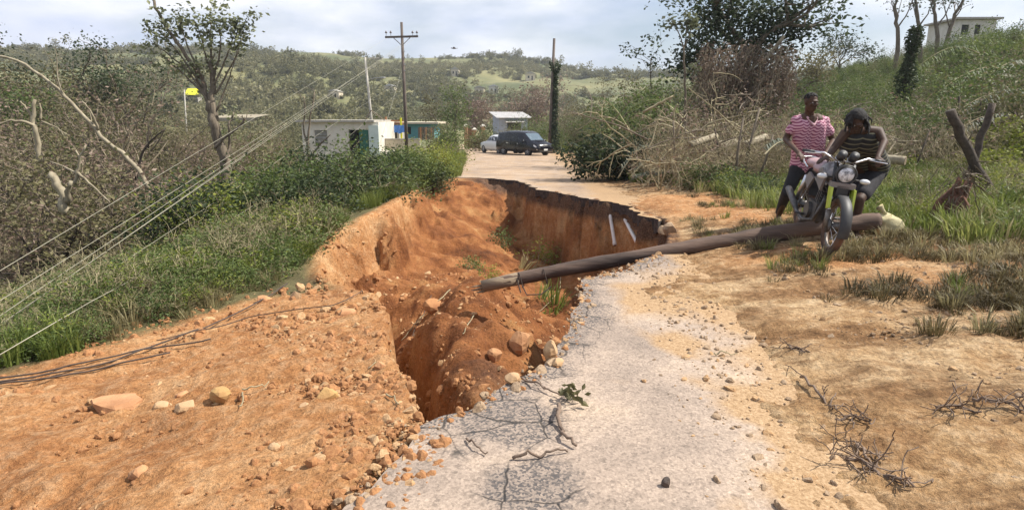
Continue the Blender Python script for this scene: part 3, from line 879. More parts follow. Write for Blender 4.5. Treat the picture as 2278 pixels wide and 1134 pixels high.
# valley side on the left: tangled, storm-stripped scrub
left_ok = lambda x, y: (x < xl(y) - 1.2 - 1.5 * (y > 11)) & (PLANT_SD(x, y) < -.5) & (sd_rim(x, y) < -.6)
p = scatter(620, -500, 700, 13, 44, lambda x, y: left_ok(x, y) & (x < xl(y) - 5.0) & ~((y > 33) & (x > -17)), 1.0, 12)
kk = len(p); big = 0.55 + .55 * rg.random(kk) * np.clip((p[:, 1] - 8) / 14, .4, 1)
big = big * np.where(p[:, 0] > -9.5, .62, 1.0) * np.where(p[:, 0] / p[:, 1] > -.56, .72, 1.0)
stuff('scrub', p, big, sc_olive + sc_bare + sc_green, rg.choice(7, kk, p=[.14, .13, .13, .28, .28, .02, .02]))
p = scatter(420, -500, 640, 42, 84, lambda x, y: (x < xl(y) - 7) & ~((np.abs(x + 13.5) < 6.5) & (y < 52)), 1.0, 13)
stuff('scrub', p, rg.uniform(.6, 1.25, len(p)), sc_olive + sc_green, rg.choice(5, len(p), p=[.22, .22, .2, .18, .18]))
# low cover along the left edge of the earth
p = scatter(2300, -420, 740, 3.0, 16, lambda x, y: (PLANT_SD(x, y) < -.12 + .25 * fbm(x, y, 201, 2)) & (x < xl(y) - .2) & (sd_rim(x, y) < -.12), .8, 14)
stuff('undergrowth', p, rg.uniform(.4, 1.0, len(p)) * np.clip(p[:, 1] / 9, .55, 1.1), lo_green + lo_bright + lo_dry, rg.choice(5, len(p), p=[.36, .36, .12, .08, .08]))
p = scatter(3200, -420, 760, 2.6, 15, lambda x, y: (PLANT_SD(x, y) < .02 + .3 * fbm(x, y, 201, 2)) & (x < xl(y) - .2) & (sd_rim(x, y) < -.08), .8, 15)
dryp = fbm(p[:, 0] * .5, p[:, 1] * .5, 207, 3) + .5 * blob(p[:, 0], p[:, 1], 300, 690, 2.2, 1.6) > .12
stuff('grass', p, rg.uniform(.4, .95, len(p)), tf_green + tf_dry, np.where(dryp, 2, 0) + rg.integers(0, 2, len(p)))
# grass and leafy growth along the left rim of the slip and the road beyond
p = scatter(800, 560, 1040, 11, 45, lambda x, y: (x < xl(y) + .15) & (x > xl(y) - 4.5) & (sd_rim(x, y) < -.05), .9, 16)
stuff('grass', p, rg.uniform(.3, .62, len(p)), tf_tall, None)
# right verge: sparse dry tufts, then meadow
p = scatter(2600, 1500, 2500, 2.4, 14, lambda x, y: (x > xr(y) + .25) & (fbm(x * 1.1, y * 1.1, 211, 3) + .35 * (x - xr(y) - TAN_W(y)) / 2 > -.06) & (sd_rim(x, y) < -.1), .8, 17)
stuff('grass', p, rg.uniform(.18, .55, len(p)), tf_dry + tf_green + tf_brown, rg.choice(6, len(p), p=[.12, .12, .08, .06, .31, .31]))
p = scatter(420, 1650, 2500, 3.2, 7.2, lambda x, y: (x > xr(y) + .5) & (fbm(x * .8, y * 1.6, 215, 3) + .18 * smooth((x - 2.6) / 1.5) > .12), .9, 23)
stuff('grass', p, rg.uniform(.3, .75, len(p)), tf_brown + tf_dry, rg.choice(4, len(p), p=[.36, .36, .14, .14]))
meadow = lambda x, y: (x > xr(y) + TAN_W(y) - .3 + .5 * fbm(x * .8, y * .8, 213, 3)) & (y > 4)
p = scatter(6500, 1240, 2700, 5.0, 30, meadow, .9, 18)
stuff('grass', p, rg.uniform(.5, 1.2, len(p)), tf_green + tf_dry, rg.choice(4, len(p), p=[.36, .36, .14, .14]))
p = scatter(900, 1230, 2500, 20, 75, lambda x, y: x > xr(y) + .2, 1.0, 19)
stuff('grass', p, rg.uniform(.6, 1.2, len(p)), tf_tall, None)
p = scatter(420, 1500, 2700, 6.5, 20, lambda x, y: meadow(x, y) & (x > xr(y) + TAN_W(y) + .5), 1.0, 20)
stuff('undergrowth', p, rg.uniform(.35, .9, len(p)), lo_green + lo_bright + lo_dry, rg.choice(5, len(p), p=[.16, .16, .42, .13, .13]))
# flattened green scrub over the hill on the right
hill_ok = lambda x, y: (x - xr(y) > 7.0)
p = scatter(560, 1420, 2800, 14, 62, hill_ok, .9, 21)
stuff('scrub', p, rg.uniform(.40, .80, len(p)) * np.where((rg.random(len(p)) < .16) & (p[:, 1] < 30) & (np.abs(p[:, 0] / p[:, 1] - .63) > .05), 1.5, np.where(p[:, 1] > 40, .8, 1)), sc_green + sc_olive[:1] + lo_bright, rg.choice(4, len(p), p=[.45, .43, .06, .06]), rot=np.column_stack([rg.normal(.35, .2, len(p)), rg.normal(.45, .2, len(p)), rg.uniform(0, 6.28, len(p))]))
p = scatter(160, 1245, 1640, 26, 80, lambda x, y: (x > xr(y) + 2.2), .9, 22)
stuff('scrub', p, rg.uniform(.6, 1.3, len(p)), sc_green + sc_olive, None)
# woods of the far hillsides
def far_clump(name, seed, n=420):
    rng = np.random.default_rng(seed); m = MB()
    c = rng.normal(size=(5, 3)) * np.array([.9, .9, .45]) + np.array([0, 0, .75])
    k = rng.integers(0, 5, n); q = rng.normal(size=(n, 3)); q /= np.linalg.norm(q, axis=1)[:, None]
    m.leaves(c[k] + q * rng.uniform(.3, .75, (n, 1)), .30, 0, rng, .1, .75)
    return m.mesh(name, [M_leaf_far])
fc = [far_clump('far_wood', 300 + k) for k in range(3)]
a_ = rg.uniform(R(-62), R(60), 15000); r_ = 84 + 330 * rg.random(15000) ** .8
px_, py_ = r_ * np.sin(a_), r_ * np.cos(a_)
dens = fbm(px_ * .018, py_ * .018, 221, 4)
keep = (dens + .25 * vnoise(px_ * .1, py_ * .1, 223) > -.14) & ~((np.abs(px_ + 3) < 16) & (py_ < 108)) 
px_, py_ = px_[keep], py_[keep]
p = np.column_stack([px_, py_, hill_z(px_, py_)])
stuff('woods', p, rg.uniform(.6, 1.7, len(p)) * np.where(rg.random(len(p)) < .06, 1.9, 1), fc, None)

# stones and clods on the loose earth
def clod_mesh(name, seed, mat):
    rng = np.random.default_rng(seed)
    m = MB().ball((0, 0, 0), (1, 1, 1), 8, 6, 0); V = np.concatenate(m.V)
    for k in range(9):
        nn = unit(rng.normal(size=3)); e = V @ nn - rng.uniform(.45, .8); V = V - np.where(e > 0, e, 0)[:, None] * nn
    m.V = [V * np.array([1.25, .95, .8])]
    return m.mesh(name, [mat])
M_clod = surf('clod_earth', (.44, .22, .09), (.26, .11, .042), 3, .95, bump=.5)
M_clod_pale = surf('clod_pale', (.54, .36, .19), (.40, .22, .10), 3, .95, bump=.5)
M_gravel = surf('gravel', (.42, .30, .19), (.24, .155, .09), 3, .9, bump=.4)
clods = [clod_mesh('clod', 320, M_clod), clod_mesh('clod', 321, M_clod), clod_mesh('clod', 322, M_clod_pale)]
grv = [clod_mesh('gravel_stone', 325 + k, M_gravel) for k in range(2)]
def lump_pts(n, u0, u1, y0, y1, acc, pw, seed): return scatter(n, u0, u1, y0, y1, acc, pw, seed)
def loose_ok(x, y):
    n = fbm(x * 1.2, y * 1.2, 231, 3)
    return ((PLANT_SD(x, y) > -.1) | (sd_rim(x, y) > .1)) & (n + .15 > rg.uniform(-.35, .5, x.shape)) & ~((x > -.05) & (y < 3.2))
p = scatter(5200, -260, 1320, 2.0, 11, loose_ok, 1.0, 31)
stuff('clods', p, np.minimum(.005 + rg.exponential(.009, len(p)), .048) * np.clip(p[:, 1] / 4, .7, 1.5), clods, rg.choice(3, len(p), p=[.45, .35, .2]), rot=rg.uniform(-.6, .6, (len(p), 3)) * np.array([1, 1, 5]))
def crumb_ok(x, y):
    d = line_dist(np.array([tuple(ground_hit(u, v))[:2] for u, v in [(640, 690), (800, 800), (860, 900), (850, 1010), (740, 1130)]]), x, y)
    return (d + .25 * fbm(x * 2, y * 2, 235, 3) < .34) & (x < .1)
p = scatter(2600, 420, 980, 1.9, 7, crumb_ok, 1.0, 33)
stuff('clods', p, np.minimum(.005 + rg.exponential(.011, len(p)), .06), clods, rg.choice(3, len(p), p=[.45, .35, .2]), rot=rg.uniform(-.6, .6, (len(p), 3)) * np.array([1, 1, 5]))
p = scatter(4200, 1500, 2400, 1.8, 12, lambda x, y: (x > xr(y) - .15) & (x < xr(y) + TAN_W(y) + .4) & (sd_rim(x, y) < 0) & (fbm(x * 1.4, y * 1.4, 233, 3) > rg.uniform(-.6, .5, x.shape)), .9, 32)
stuff('gravel', p, np.minimum(.004 + rg.exponential(.006, len(p)), .035), grv + clods[2:], None, rot=rg.uniform(-.6, .6, (len(p), 3)) * np.array([1, 1, 5]))
p = np.column_stack([xr(yy_ := rg.uniform(2.0, 8.5, 900)) - .1 - .55 * rg.random(900) + rg.normal(0, .12, 900), yy_]); p = p[sd_rim(p[:, 0], p[:, 1]) < -.15]; p = np.column_stack([p, np.maximum(height(p[:, 0], p[:, 1]), .014)])
stuff('gravel', p, np.minimum(.004 + rg.exponential(.007, len(p)), .035), grv + clods[2:], None, rot=rg.uniform(-.6, .6, (len(p), 3)) * np.array([1, 1, 5]))
# crumbs of bitumen and earth along the broken edge
e_ = broken[np.linspace(10, len(broken) - 1, 420).astype(int)] + rg.normal(0, .06, (420, 2)); e_ = e_[e_[:, 1] > 1.8]
p = np.column_stack([e_, np.array(height(e_[:, 0], e_[:, 1]))]); p[:, 2] = np.where(poly_sd(RIM, e_[:, 0], e_[:, 1]) > .06, p[:, 2], np.maximum(p[:, 2], .012))
stuff('gravel', p, np.minimum(.006 + rg.exponential(.010, len(p)), .05), grv + clods, None, rot=rg.uniform(-.6, .6, (len(p), 3)) * np.array([1, 1, 5]))
# ------------------------------------------------------------------ simple materials
M_pole = surf('pole_wood_dark', (.085, .065, .055), (.17, .135, .11), 7, .9, bump=.5, stretch=(1, 1, .12))
M_pole_fallen = surf('pole_wood_weathered', (.05, .033, .026), (.15, .098, .072), 5, .9, bump=.8, bscale=18, stretch=(.18, 1, 1), stops=(.38, .62))
M_pole_end = surf('pole_wood_pale', (.30, .23, .15), (.17, .12, .08), 8, .9, bump=.5, stretch=(.2, 1, 1))
M_pole_pale = surf('pole_concrete', (.46, .43, .37), (.36, .33, .28), 5, .9)
M_metal = surf('galvanised_metal', (.42, .42, .42), (.30, .30, .30), 30, .45, .8)
M_porcelain = surf('insulator_glaze', (.16, .13, .12), (.10, .08, .08), 5, .3)
M_wire = surf('bare_wire', (.40, .37, .28), (.30, .28, .21), 4, .5, .3)
M_cable = surf('black_cable', (.045, .035, .03), (.09, .06, .045), 9, .8)
M_white = surf('painted_white', (.74, .70, .62), (.60, .55, .46), 1.2, .9, bump=.1)
M_cream = surf('painted_cream', (.66, .58, .44), (.54, .46, .34), 1.0, .9)
M_mint = surf('painted_mint', (.66, .74, .70), (.54, .63, .58), 1.3, .9)
M_teal = surf('painted_teal', (.12, .32, .34), (.09, .25, .28), 1.4, .8)
M_green = surf('painted_green', (.035, .17, .12), (.03, .12, .085), 2, .6)
M_dark = surf('dark_opening', (.03, .028, .025), (.02, .02, .018), 3, .9)
M_block = surf('grey_block', (.34, .33, .30), (.25, .24, .22), 4, .95, bump=.3)
M_concrete = surf('concrete', (.45, .42, .37), (.34, .31, .26), 3, .95, bump=.2)
M_zinc = surf('corrugated_zinc', (.60, .58, .55), (.42, .39, .36), 1.5, .45, .35)
M_rust = surf('rusty_zinc', (.36, .18, .09), (.22, .11, .06), 3, .8, .2)
M_bluewall = surf('painted_pale_blue', (.42, .48, .56), (.33, .38, .45), 3, .85, stretch=(3, 3, .3))
M_orange = surf('orange_timber', (.50, .24, .10), (.38, .18, .08), 3, .8)
M_tarp = surf('blue_tarpaulin', (.05, .17, .52), (.08, .25, .62), 3, .45, bump=.3)
M_yellow = surf('yellow_sheet', (.80, .78, .02), (.72, .66, .02), 2, .5)
M_stone_w = surf('pale_stone', (.50, .33, .185), (.36, .215, .105), 5, .9, bump=.5)
M_stone_y = surf('ochre_stone', (.45, .28, .105), (.33, .18, .07), 5, .9, bump=.5)
M_stone_o = surf('orange_stone', (.50, .27, .13), (.34, .16, .07), 5, .9, bump=.5)
M_pvc = surf('white_pvc', (.74, .70, .66), (.60, .52, .46), 4, .4)
M_sack = surf('cream_sack', (.56, .50, .30), (.44, .37, .20), 9, .85, bump=.4)

def add_box(name, mat, parent, c, s, rot=None):
    m = MB(); m.box(c, s, 0, rot); return m.build(name, mat, parent)

def gz(x, y, dz=0.0): return Vector((x, y, H(x, y) + dz))
def at_u(u, y, dz=0.0):
    """point on the ground in the direction of column u, y metres ahead."""
    x = 0.0; z = 0.0
    for _ in range(4):
        t = (y * CP - (z - 1.6) * SP); x = (u - 1139) / F * t; z = H(x, y)
    return Vector((x, y, z + dz))
def up_v(p, v):
    """height at which the point above p appears in row v."""
    r = ray(1139, v); return 1.6 + r.z / r.y * p.y

# ------------------------------------------------------------------ trees
def px_tree(name, label, cat, base_p, polys, mats, leaf=None, group=None, seed=1, twigs=True):
    """a tree whose trunk and limbs follow the given lines [(points, r0, r1, tips?)]."""
    rng = np.random.default_rng(seed)
    t = thing(name, label, cat, base_p, group)
    b = np.array(base_p); tips = []
    for k, (pts, r0, r1, tip) in enumerate(polys):
        pts = np.array([tuple(p) for p in pts]) - b
        # smooth the polyline
        s = np.linspace(0, len(pts) - 1, (len(pts) - 1) * 4 + 1)
        q = np.column_stack([np.interp(s, np.arange(len(pts)), pts[:, c]) for c in range(3)])
        for _ in range(2): q[1:-1] = (q[:-2] + 2 * q[1:-1] + q[2:]) / 4
        q[1:-1] += rng.normal(0, r0 * .25, q[1:-1].shape)
        m = MB(); m.tube(q, np.linspace(r0, r1, len(q)), 8 if r0 > .08 else 5, 0)
        if tip:
            tips.append((q[-1], q[-1] - q[-2], 0))
            if twigs:
                for j in range(tip):
                    i = rng.integers(len(q) // 2, len(q))
                    grow(m, q[i], unit(q[-1] - q[0]) + rng.normal(0, .45, 3), np.linalg.norm(q[-1] - q[0]) * rng.uniform(.15, .32), max(r1 * .8, .006), 1, rng, tips, (1, 2), .8, .6, .2, .1, 3)
        m.build('trunk' if k == 0 else 'limb', mats, t, True)
    if leaf:
        lm, n, spread, size = leaf
        m = MB(); leaf_cloud(m, tips, n, spread, size, rng, 0, 0, .3, .6, .95)
        m.build('crown', lm, t)
    return t

def make_tree(name, label, cat, pos, h, seed, leafm, nleaf=1500, lsize=.16, spread=.45, wood=None, r=.13, lvl=3, lean=(0, 0), kids=(2, 4), ang=.75, keep=1.0, group=None, from_=.4, droop=.2, trunk=.5):
    rng = np.random.default_rng(seed)
    t = thing(name, label, cat, pos, group)
    m = MB(); tips = []
    pts, d = limb(m, (0, 0, -.2), (lean[0], lean[1], 1), h * trunk + .2, r, rng, .07, 6, 8, 0, .02, .6)
    m.build('trunk', wood or M_bark, t, True)
    m2 = MB()
    for k in range(rng.integers(4, 7)):
        i = rng.integers(3, 7); a = rng.uniform(0, 6.28)
        grow(m2, pts[i], unit(np.array([math.cos(a) * .7 + lean[0], math.sin(a) * .7 + lean[1], .75])), h * (1 - trunk) * rng.uniform(.5, .85), r * .5, lvl - 1, rng, tips, kids, ang, .62, .16, .06, 6, 0, from_)
    m2.build('limb', wood or M_bark, t, True)
    if nleaf:
        m3 = MB(); leaf_cloud(m3, tips, nleaf, spread, lsize, rng, 0, 1, droop, .55, keep)
        m3.build('crown', leafm, t)
    return t

D = 23.0
tb = at_u(547, D)
TP = lambda *uv, d=D: [P(u, v, d + .004 * (u - 470) * (1 if k % 2 else -1)) for k, (u, v) in enumerate(uv)]
px_tree('tall_tree', 'tall storm-stripped tree with thick forking trunk and leaf tufts at its branch tips', 'tree', tb, [
    ([tb - Vector((0, 0, .3))] + TP((522, 440), (500, 360), (482, 280), (470, 225)), .27, .15, 0),
    (TP((478, 262), (470, 215), (472, 165), (470, 140)), .14, .07, 3),
    (TP((482, 270), (462, 225), (452, 180), (440, 150)), .12, .05, 3),
    (TP((500, 360), (512, 320), (508, 280), (520, 250)), .07, .03, 1),
    (TP((448, 175), (400, 105), (372, 62), (348, 18), (322, -40)), .075, .045, 0),
    (TP((470, 232), (430, 185), (392, 150), (362, 125)), .05, .016, 4),
    (TP((462, 220), (412, 150), (372, 118), (338, 95)), .045, .012, 5),
    (TP((455, 200), (420, 150), (392, 112), (360, 70)), .045, .012, 5),
    (TP((452, 190), (430, 130), (412, 90), (400, 50)), .045, .012, 5),
    (TP((472, 170), (455, 120), (448, 85), (432, 48)), .045, .012, 5),
    (TP((472, 160), (470, 110), (468, 80), (470, 45)), .045, .012, 6),
    (TP((474, 180), (486, 130), (492, 95), (488, 55)), .045, .012, 6),
    (TP((476, 190), (500, 140), (512, 105), (520, 82)), .04, .012, 4),
    (TP((478, 210), (508, 160), (530, 115), (542, 75)), .04, .012, 4),
    (TP((483, 245), (505, 190), (518, 150), (536, 92)), .035, .010, 3)],
    M_bark, (M_leaf_grey_d := leaf_mat('leaf_grey_green', (.09, .10, .06), (.17, .185, .10), (.30, .31, .15)), 1700, .16, .17), seed=5)
px_tree('leaning_tree', 'long pale bare trunk leaning across the scrub with one short side branch', 'tree', P(312, 395, 15), [
    ([P(330, 420, 15), P(300, 365, 15), P(240, 318, 15), P(190, 262, 15), P(130, 200, 15.2), P(60, 142, 15.4), P(-30, 118, 15.6)], .065, .03, 2),
    ([P(218, 290, 15), P(205, 252, 14.9), P(182, 225, 14.8)], .03, .015, 1), ([P(212, 268, 15), P(218, 244, 15)], .02, .008, 0)], M_bark_pale, seed=6)
px_tree('dead_tree', 'pale dead tree with three broken upturned arms in the scrub', 'tree', P(84, 320, 14), [
    ([P(88, 360, 14), P(82, 305, 14), P(74, 262, 14), P(78, 222, 14)], .07, .035, 0), ([P(74, 262, 14), P(62, 245, 14), P(45, 226, 13.9)], .04, .02, 0),
    ([P(80, 282, 14), P(50, 268, 13.8), P(18, 268, 13.7), P(-10, 280, 13.6)], .04, .012, 1), ([P(90, 268, 14.2), P(92, 245, 14.2), P(88, 230, 14.2)], .03, .015, 0), ([P(92, 270, 14.2), P(120, 280, 14.1), P(150, 300, 14)], .025, .01, 2)], M_bark_pale, seed=7)
px_tree('broken_trunk', 'short thick pale broken trunk forking low in front of the dark scrub', 'tree', P(147, 455, 11), [
    ([P(150, 470, 11), P(140, 440, 11), P(128, 410, 11), P(118, 386, 11)], .085, .06, 0), ([P(147, 455, 11), P(153, 425, 10.9), P(158, 402, 10.9)], .06, .03, 0)], M_bark_pale, seed=8)
px_tree('forked_snag', 'slender pale Y-shaped snag with a long downward side branch', 'tree', P(170, 405, 12), [
    ([P(165, 410, 12), P(173, 382, 12), P(178, 350, 12), P(190, 324, 12)], .035, .018, 0), ([P(178, 352, 12), P(168, 335, 12)], .02, .012, 0), ([P(173, 384, 12), P(205, 412, 12), P(245, 450, 11.8)], .03, .01, 1), ([P(170, 385, 12), P(140, 370, 12.2), P(110, 358, 12.3)], .02, .008, 1)], M_bark_pale, seed=9)
px_tree('dead_sapling', 'pair of thin bare stems standing before the cream house wall', 'tree', at_u(688, 25), [
    ([at_u(690, 25, -.1), P(684, 320, 25), P(690, 262, 25), P(700, 205, 25)], .07, .02, 2), ([P(688, 330, 25), P(673, 290, 25), P(680, 240, 25), P(676, 215, 25)], .045, .015, 2), ([P(690, 350, 25), P(712, 322, 25), P(735, 300, 24.8)], .05, .02, 2)], M_bark, seed=10)
px_tree('dead_sapling', 'crooked grey stem with a knuckled top beside the tall tree', 'tree', P(490, 310, 20), [
    ([P(478, 330, 20), P(500, 305, 20), P(530, 285, 20), P(545, 265, 20)], .05, .035, 3)], M_bark, seed=12)
px_tree('dead_sapling', 'thin dark curved stem left of the thick forking trunk', 'tree', P(305, 365, 17), [
    ([P(302, 400, 17), P(312, 345, 17), P(335, 312, 17), P(365, 288, 17)], .04, .02, 2), ([P(330, 330, 17), P(330, 290, 17), P(328, 270, 17)], .025, .012, 1)], M_bark_dark, seed=13)

# taller trees whose tops break the skyline across the valley
SKY = [(-40, 34, 95, 'dark'), (28, 36, 98, 'dark'), (72, 32, 95, 'olive'), (128, 35, 92, 'dark'), (165, 31, 128, 'olive'), (205, 37, 120, 'dark'), (268, 36, 112, 'dark'), (318, 40, 128, 'dark'), (100, 27, 170, 'green'), (240, 29, 180, 'olive'), (355, 42, 165, 'olive')]
SKY_L = ['dark sparse treetop cut by the frame edge high on the valley side', 'dark ragged treetop nearest the frame edge on the left skyline', 'olive treetop beside two darker crowns on the left skyline', 'dark treetop with thin upright twigs above the leaning pale trunk',
         'low olive crown below the left skyline treetops', 'small dark crown dipping in the left skyline gap', 'broad dark treetop on the skyline between the gap and the tall tree', 'dark crown just behind the tufts of the tall stripped tree',
         'green rounded crown above the dead pale tree', 'pale olive crown under the skyline beside the leaning trunk', 'olive crown under the tall tree where the hill begins']
for k, (u, d, v, c) in enumerate(SKY):
    b_ = at_u(u, d); h = up_v(b_, v) - b_.z
    make_tree('valley_tree', SKY_L[k], 'tree', b_, h, 400 + k, {'dark': M_leaf_dark, 'olive': M_leaf_olive, 'green': M_leaf}[c], 1500, .17, .42, r=.16, lvl=3, group='trees on the left skyline', trunk=.45)
# stripped trees standing in the scrub of the valley side
rv = np.random.default_rng(44)
ST_L = ['olive stripped tree at the left frame edge behind the pale dead tree', 'brown-leaved stripped tree rising behind the upturned arms of the pale dead tree', 'olive stripped tree between the pale dead tree and the leaning trunk', 'tall brown stripped tree crossed by the upper half of the leaning pale trunk', 'olive stripped tree above the pale Y-shaped snag', 'short brown stripped tree right of the pale Y-shaped snag', 'tall olive stripped tree under the right end of the skyline treetops', 'brown stripped tree close to the foot of the leaning pale trunk', 'olive stripped tree beside the yellow-roofed hut', 'low brown stripped tree in front of the pole by the yellow-roofed hut', 'olive stripped tree just left of the thick forking trunk', 'brown stripped tree hidden behind the thick forking trunk', 'olive stripped tree in the gap between the thick forking trunk and the house', 'small brown stripped tree nearest the cream end of the white house', 'olive stripped tree beside the two bare stems by the white house', 'low brown stripped tree under the crooked grey stem', 'near olive stripped tree below the pale dead tree', 'low brown stripped tree behind the thick broken pale trunk', 'low olive stripped tree right of the thick broken pale trunk', 'low brown stripped tree crossed by the power lines in mid slope', 'small olive stripped tree at the foot of the two bare stems']
for k, (u, d, h) in enumerate([(-60, 19, 6.4), (15, 22, 7.2), (60, 18, 5.4), (110, 24, 7.4), (160, 20, 6.0), (205, 17, 4.4), (255, 23, 6.8), (285, 19, 5.2), (335, 25, 5.4), (365, 20, 3.2), (405, 24, 3.5), (430, 30, 3.6), (575, 27, 3.6), (600, 32, 3.2), (628, 24, 2.9), (560, 20, 2.6), (20, 14, 3.6), (110, 13, 2.6), (240, 13.5, 2.6), (385, 15, 2.6), (655, 20, 2.4)]):
    lm = [M_leaf_olive, M_leaf_brown, M_leaf_olive, M_leaf_brown][k % 4]
    make_tree('stripped_tree', ST_L[k], 'tree', at_u(u, d), h * rv.uniform(.9, 1.1), 430 + k, lm, [1300, 500, 1500, 900][k % 4], .12, .34, wood=[M_bark, M_twig, M_bark_dark][k % 3], r=.09, lvl=4, group='stripped trees in the valley scrub', trunk=.38, kids=(2, 3), ang=.9, lean=(rv.normal(0, .2), 0))

# bushes of the left rim
BUSH = [(655, 13.0, 1.25, M_leaf), (700, 14.5, 1.3, M_leaf_dark), (745, 13.2, 1.15, M_leaf), (775, 16, 1.2, M_leaf), (815, 14.6, 1.1, M_leaf_dark), (845, 17, 1.15, M_leaf), (640, 11.5, .9, M_leaf_dark), (885, 18, 1.15, M_leaf), (705, 11.6, .8, M_leaf_dark), (770, 13.2, .8, M_leaf_dark), (850, 15.2, .75, M_leaf), (925, 20, 1.0, M_leaf), (720, 18, 1.15, M_leaf_olive), (790, 20, 1.1, M_leaf), (640, 16, 1.4, M_leaf)]
def shrub_thing(label, pos, h, seed, leafm, nleaf=1700, lsize=.075, w=1.0, stems=12, group=None, name='bush', spread=.13):
    rng = np.random.default_rng(seed)
    t = thing(name, label, 'bush', pos, group); m = MB(); tips = []
    for k in range(stems):
        a = rng.uniform(0, 6.28); s = rng.uniform(.1, w)
        grow(m, (math.cos(a) * .15, math.sin(a) * .15, -.1), (math.cos(a) * s, math.sin(a) * s, 1), h * rng.uniform(.45, .72), .012 * h ** .5, 2, rng, tips, (2, 4), .75, .6, .14, .04, 4)
    m.build('stem', M_twig, t)
    m = MB(); leaf_cloud(m, tips, nleaf, spread * h, lsize, rng, 0, 1, .2, .5)
    m.build('foliage', leafm, t)
    return t
rb = np.random.default_rng(48)
for k in range(26):
    y_ = rb.uniform(10.8, 19.5); BUSH.append((None, y_, rb.uniform(.7, 1.3), [M_leaf, M_leaf, M_leaf_dark, M_leaf_bright][k % 4]))
for k, (u, d, h, lm) in enumerate(BUSH):
    if u is None:
        ex = np.interp(d, [10, 12, 14, 16, 18, 20], [-3.9, -3.9, -3.7, -3.1, -2.6, -2.2]) - rb.uniform(.15, 3.2); pos = gz(ex, d)
    else: pos = at_u(u, d)
    shrub_thing('leafy green bush growing along the left rim of the slip', pos, h * 1.35, 500 + k, lm, 2300, .085, group='bushes along the left rim of the slip', w=1.25)
shrub_thing('yellow-green bush at the corner where the broken road begins', at_u(968, 20.2), 1.35, 520, M_leaf_bright, 2600, .085, .8)
shrub_thing('yellow-green bush behind the corner bush beside the far road', at_u(1003, 24), 1.25, 521, M_leaf_bright, 1800, .085, .8)
shrub_thing('dark bush spilling over the rim at the broken road corner', at_u(955, 18.3), .85, 522, M_leaf_dark, 1500, .08, 1.2)
shrub_thing('dead grey bush with bare twigs lying on the rim beside the earth wall', at_u(690, 11.2), .75, 523, M_leaf_dark, 60, .06, 1.4)
# leafy plants by the far houses
for u, d, h, lm, lab in [(1000, 46, 2.6, M_leaf, 'dark leafy bush between the teal house and the road'), (985, 50, 2.4, M_leaf_olive, 'olive bush in front of the teal house'), (1075, 62, 2.3, M_leaf, 'green bush between the gate pillars and the van'), (1062, 56, 1.6, M_leaf_olive, 'low dry bush beside the far road behind the pillars'), (1140, 58, 2.4, M_leaf_olive, 'olive bush behind the black van roof'), (1175, 58, 3.0, M_leaf, 'leafy bush beside the zinc-roofed shed'), (1205, 52, 3.0, M_leaf, 'leafy bush at the foot of the vine-covered pole')]:
    shrub_thing(lab, at_u(u, d), h, int(530 + u), lm, 1900, .16, .8, spread=.16)
make_tree('roadside_tree', 'slim dark tree with narrow crown standing behind the far road', 'tree', at_u(1015, 66), up_v(at_u(1015, 66), 185) - at_u(1015, 66).z, 551, M_leaf, 1500, .26, .5, r=.14, trunk=.6)
make_tree('roadside_tree', 'ragged grey tree beside the slim dark tree', 'tree', at_u(980, 70), up_v(at_u(980, 70), 205) - at_u(980, 70).z, 552, M_leaf_olive, 900, .26, .5, r=.14, trunk=.5)
make_tree('brown_tree', 'browned spreading tree behind the zinc-roofed shed', 'tree', at_u(1080, 92), up_v(at_u(1080, 92), 205) - at_u(1080, 92).z, 553, M_leaf_brown, 2600, .32, .8, r=.2, trunk=.35)
make_tree('brown_tree', 'tall browned tree right of the shed roof', 'tree', at_u(1180, 84), up_v(at_u(1180, 84), 185) - at_u(1180, 84).z, 554, M_leaf_brown, 2600, .32, .75, r=.2, trunk=.35)

# right-hand trees
b_ = at_u(1640, 27); bz = b_.z
T = make_tree('big_tree', 'big tall tree with dark upper crown and dead brown creepers hanging below', 'tree', b_, up_v(b_, -110) - bz, 560, M_leaf_dark, 5200, .20, .50, r=.3, trunk=.5, lvl=4, kids=(3, 4), wood=M_bark)
rng = np.random.default_rng(561); m = MB()
for k in range(380):
    u, v = rng.uniform(1560, 1770), rng.uniform(95, 195)
    p0 = np.array(P(u, v, 26 + rng.normal(0, .8))) - np.array(b_); L = rng.uniform(.6, 1.9)
    q = [p0]
    for j in range(4): q.append(q[-1] + np.array([rng.normal(.0, .10) - .05, rng.normal(0, .06), -L / 4]))
    m.tube(q, np.linspace(.018, .006, 5), 3, 0, False)
    m.leaves(np.array(q)[rng.integers(0, 5, 22)] + rng.normal(0, .10, (22, 3)), .15, 1, rng, .6, .4)
tag(m.build('dead_creeper', [M_twig, M_leaf_brown], T), 'mass of dead brown creepers')
m = MB()
for a, c, r in [((1690, 150), (1745, 80), .09), ((1640, 190), (1700, 120), .07), ((1560, 210), (1640, 150), .05), ((1700, 130), (1730, 125), .05)]:
    m.tube([np.array(P(*a, 25.6)) - np.array(b_), np.array(P((a[0] + c[0]) / 2 + 3, (a[1] + c[1]) / 2 - 4, 25.6)) - np.array(b_), np.array(P(*c, 25.4)) - np.array(b_)], [r, r * .9, r * .7], 6, 0)
tag(m.build('broken_limb', M_bark_pale, T), 'pale snapped limbs')
m = MB(); cs = []
for (u, v, s) in [(1580, 62, .5), (1552, 110, .45), (1600, 20, .4), (1690, 40, .6), (1660, -20, .7), (1740, 30, .5), (1710, 75, .5), (1640, 70, .5), (1530, 140, .35), (1770, 70, .35)]:
    c = np.array(P(u, v, 27)) - np.array(b_); cs.append(c + rng.normal(0, s, (330, 3)) * np.array([1, 1, .8]))
m.leaves(np.concatenate(cs), .20, 0, rng, .2, .55); m.build('crown', M_leaf_dark, T)
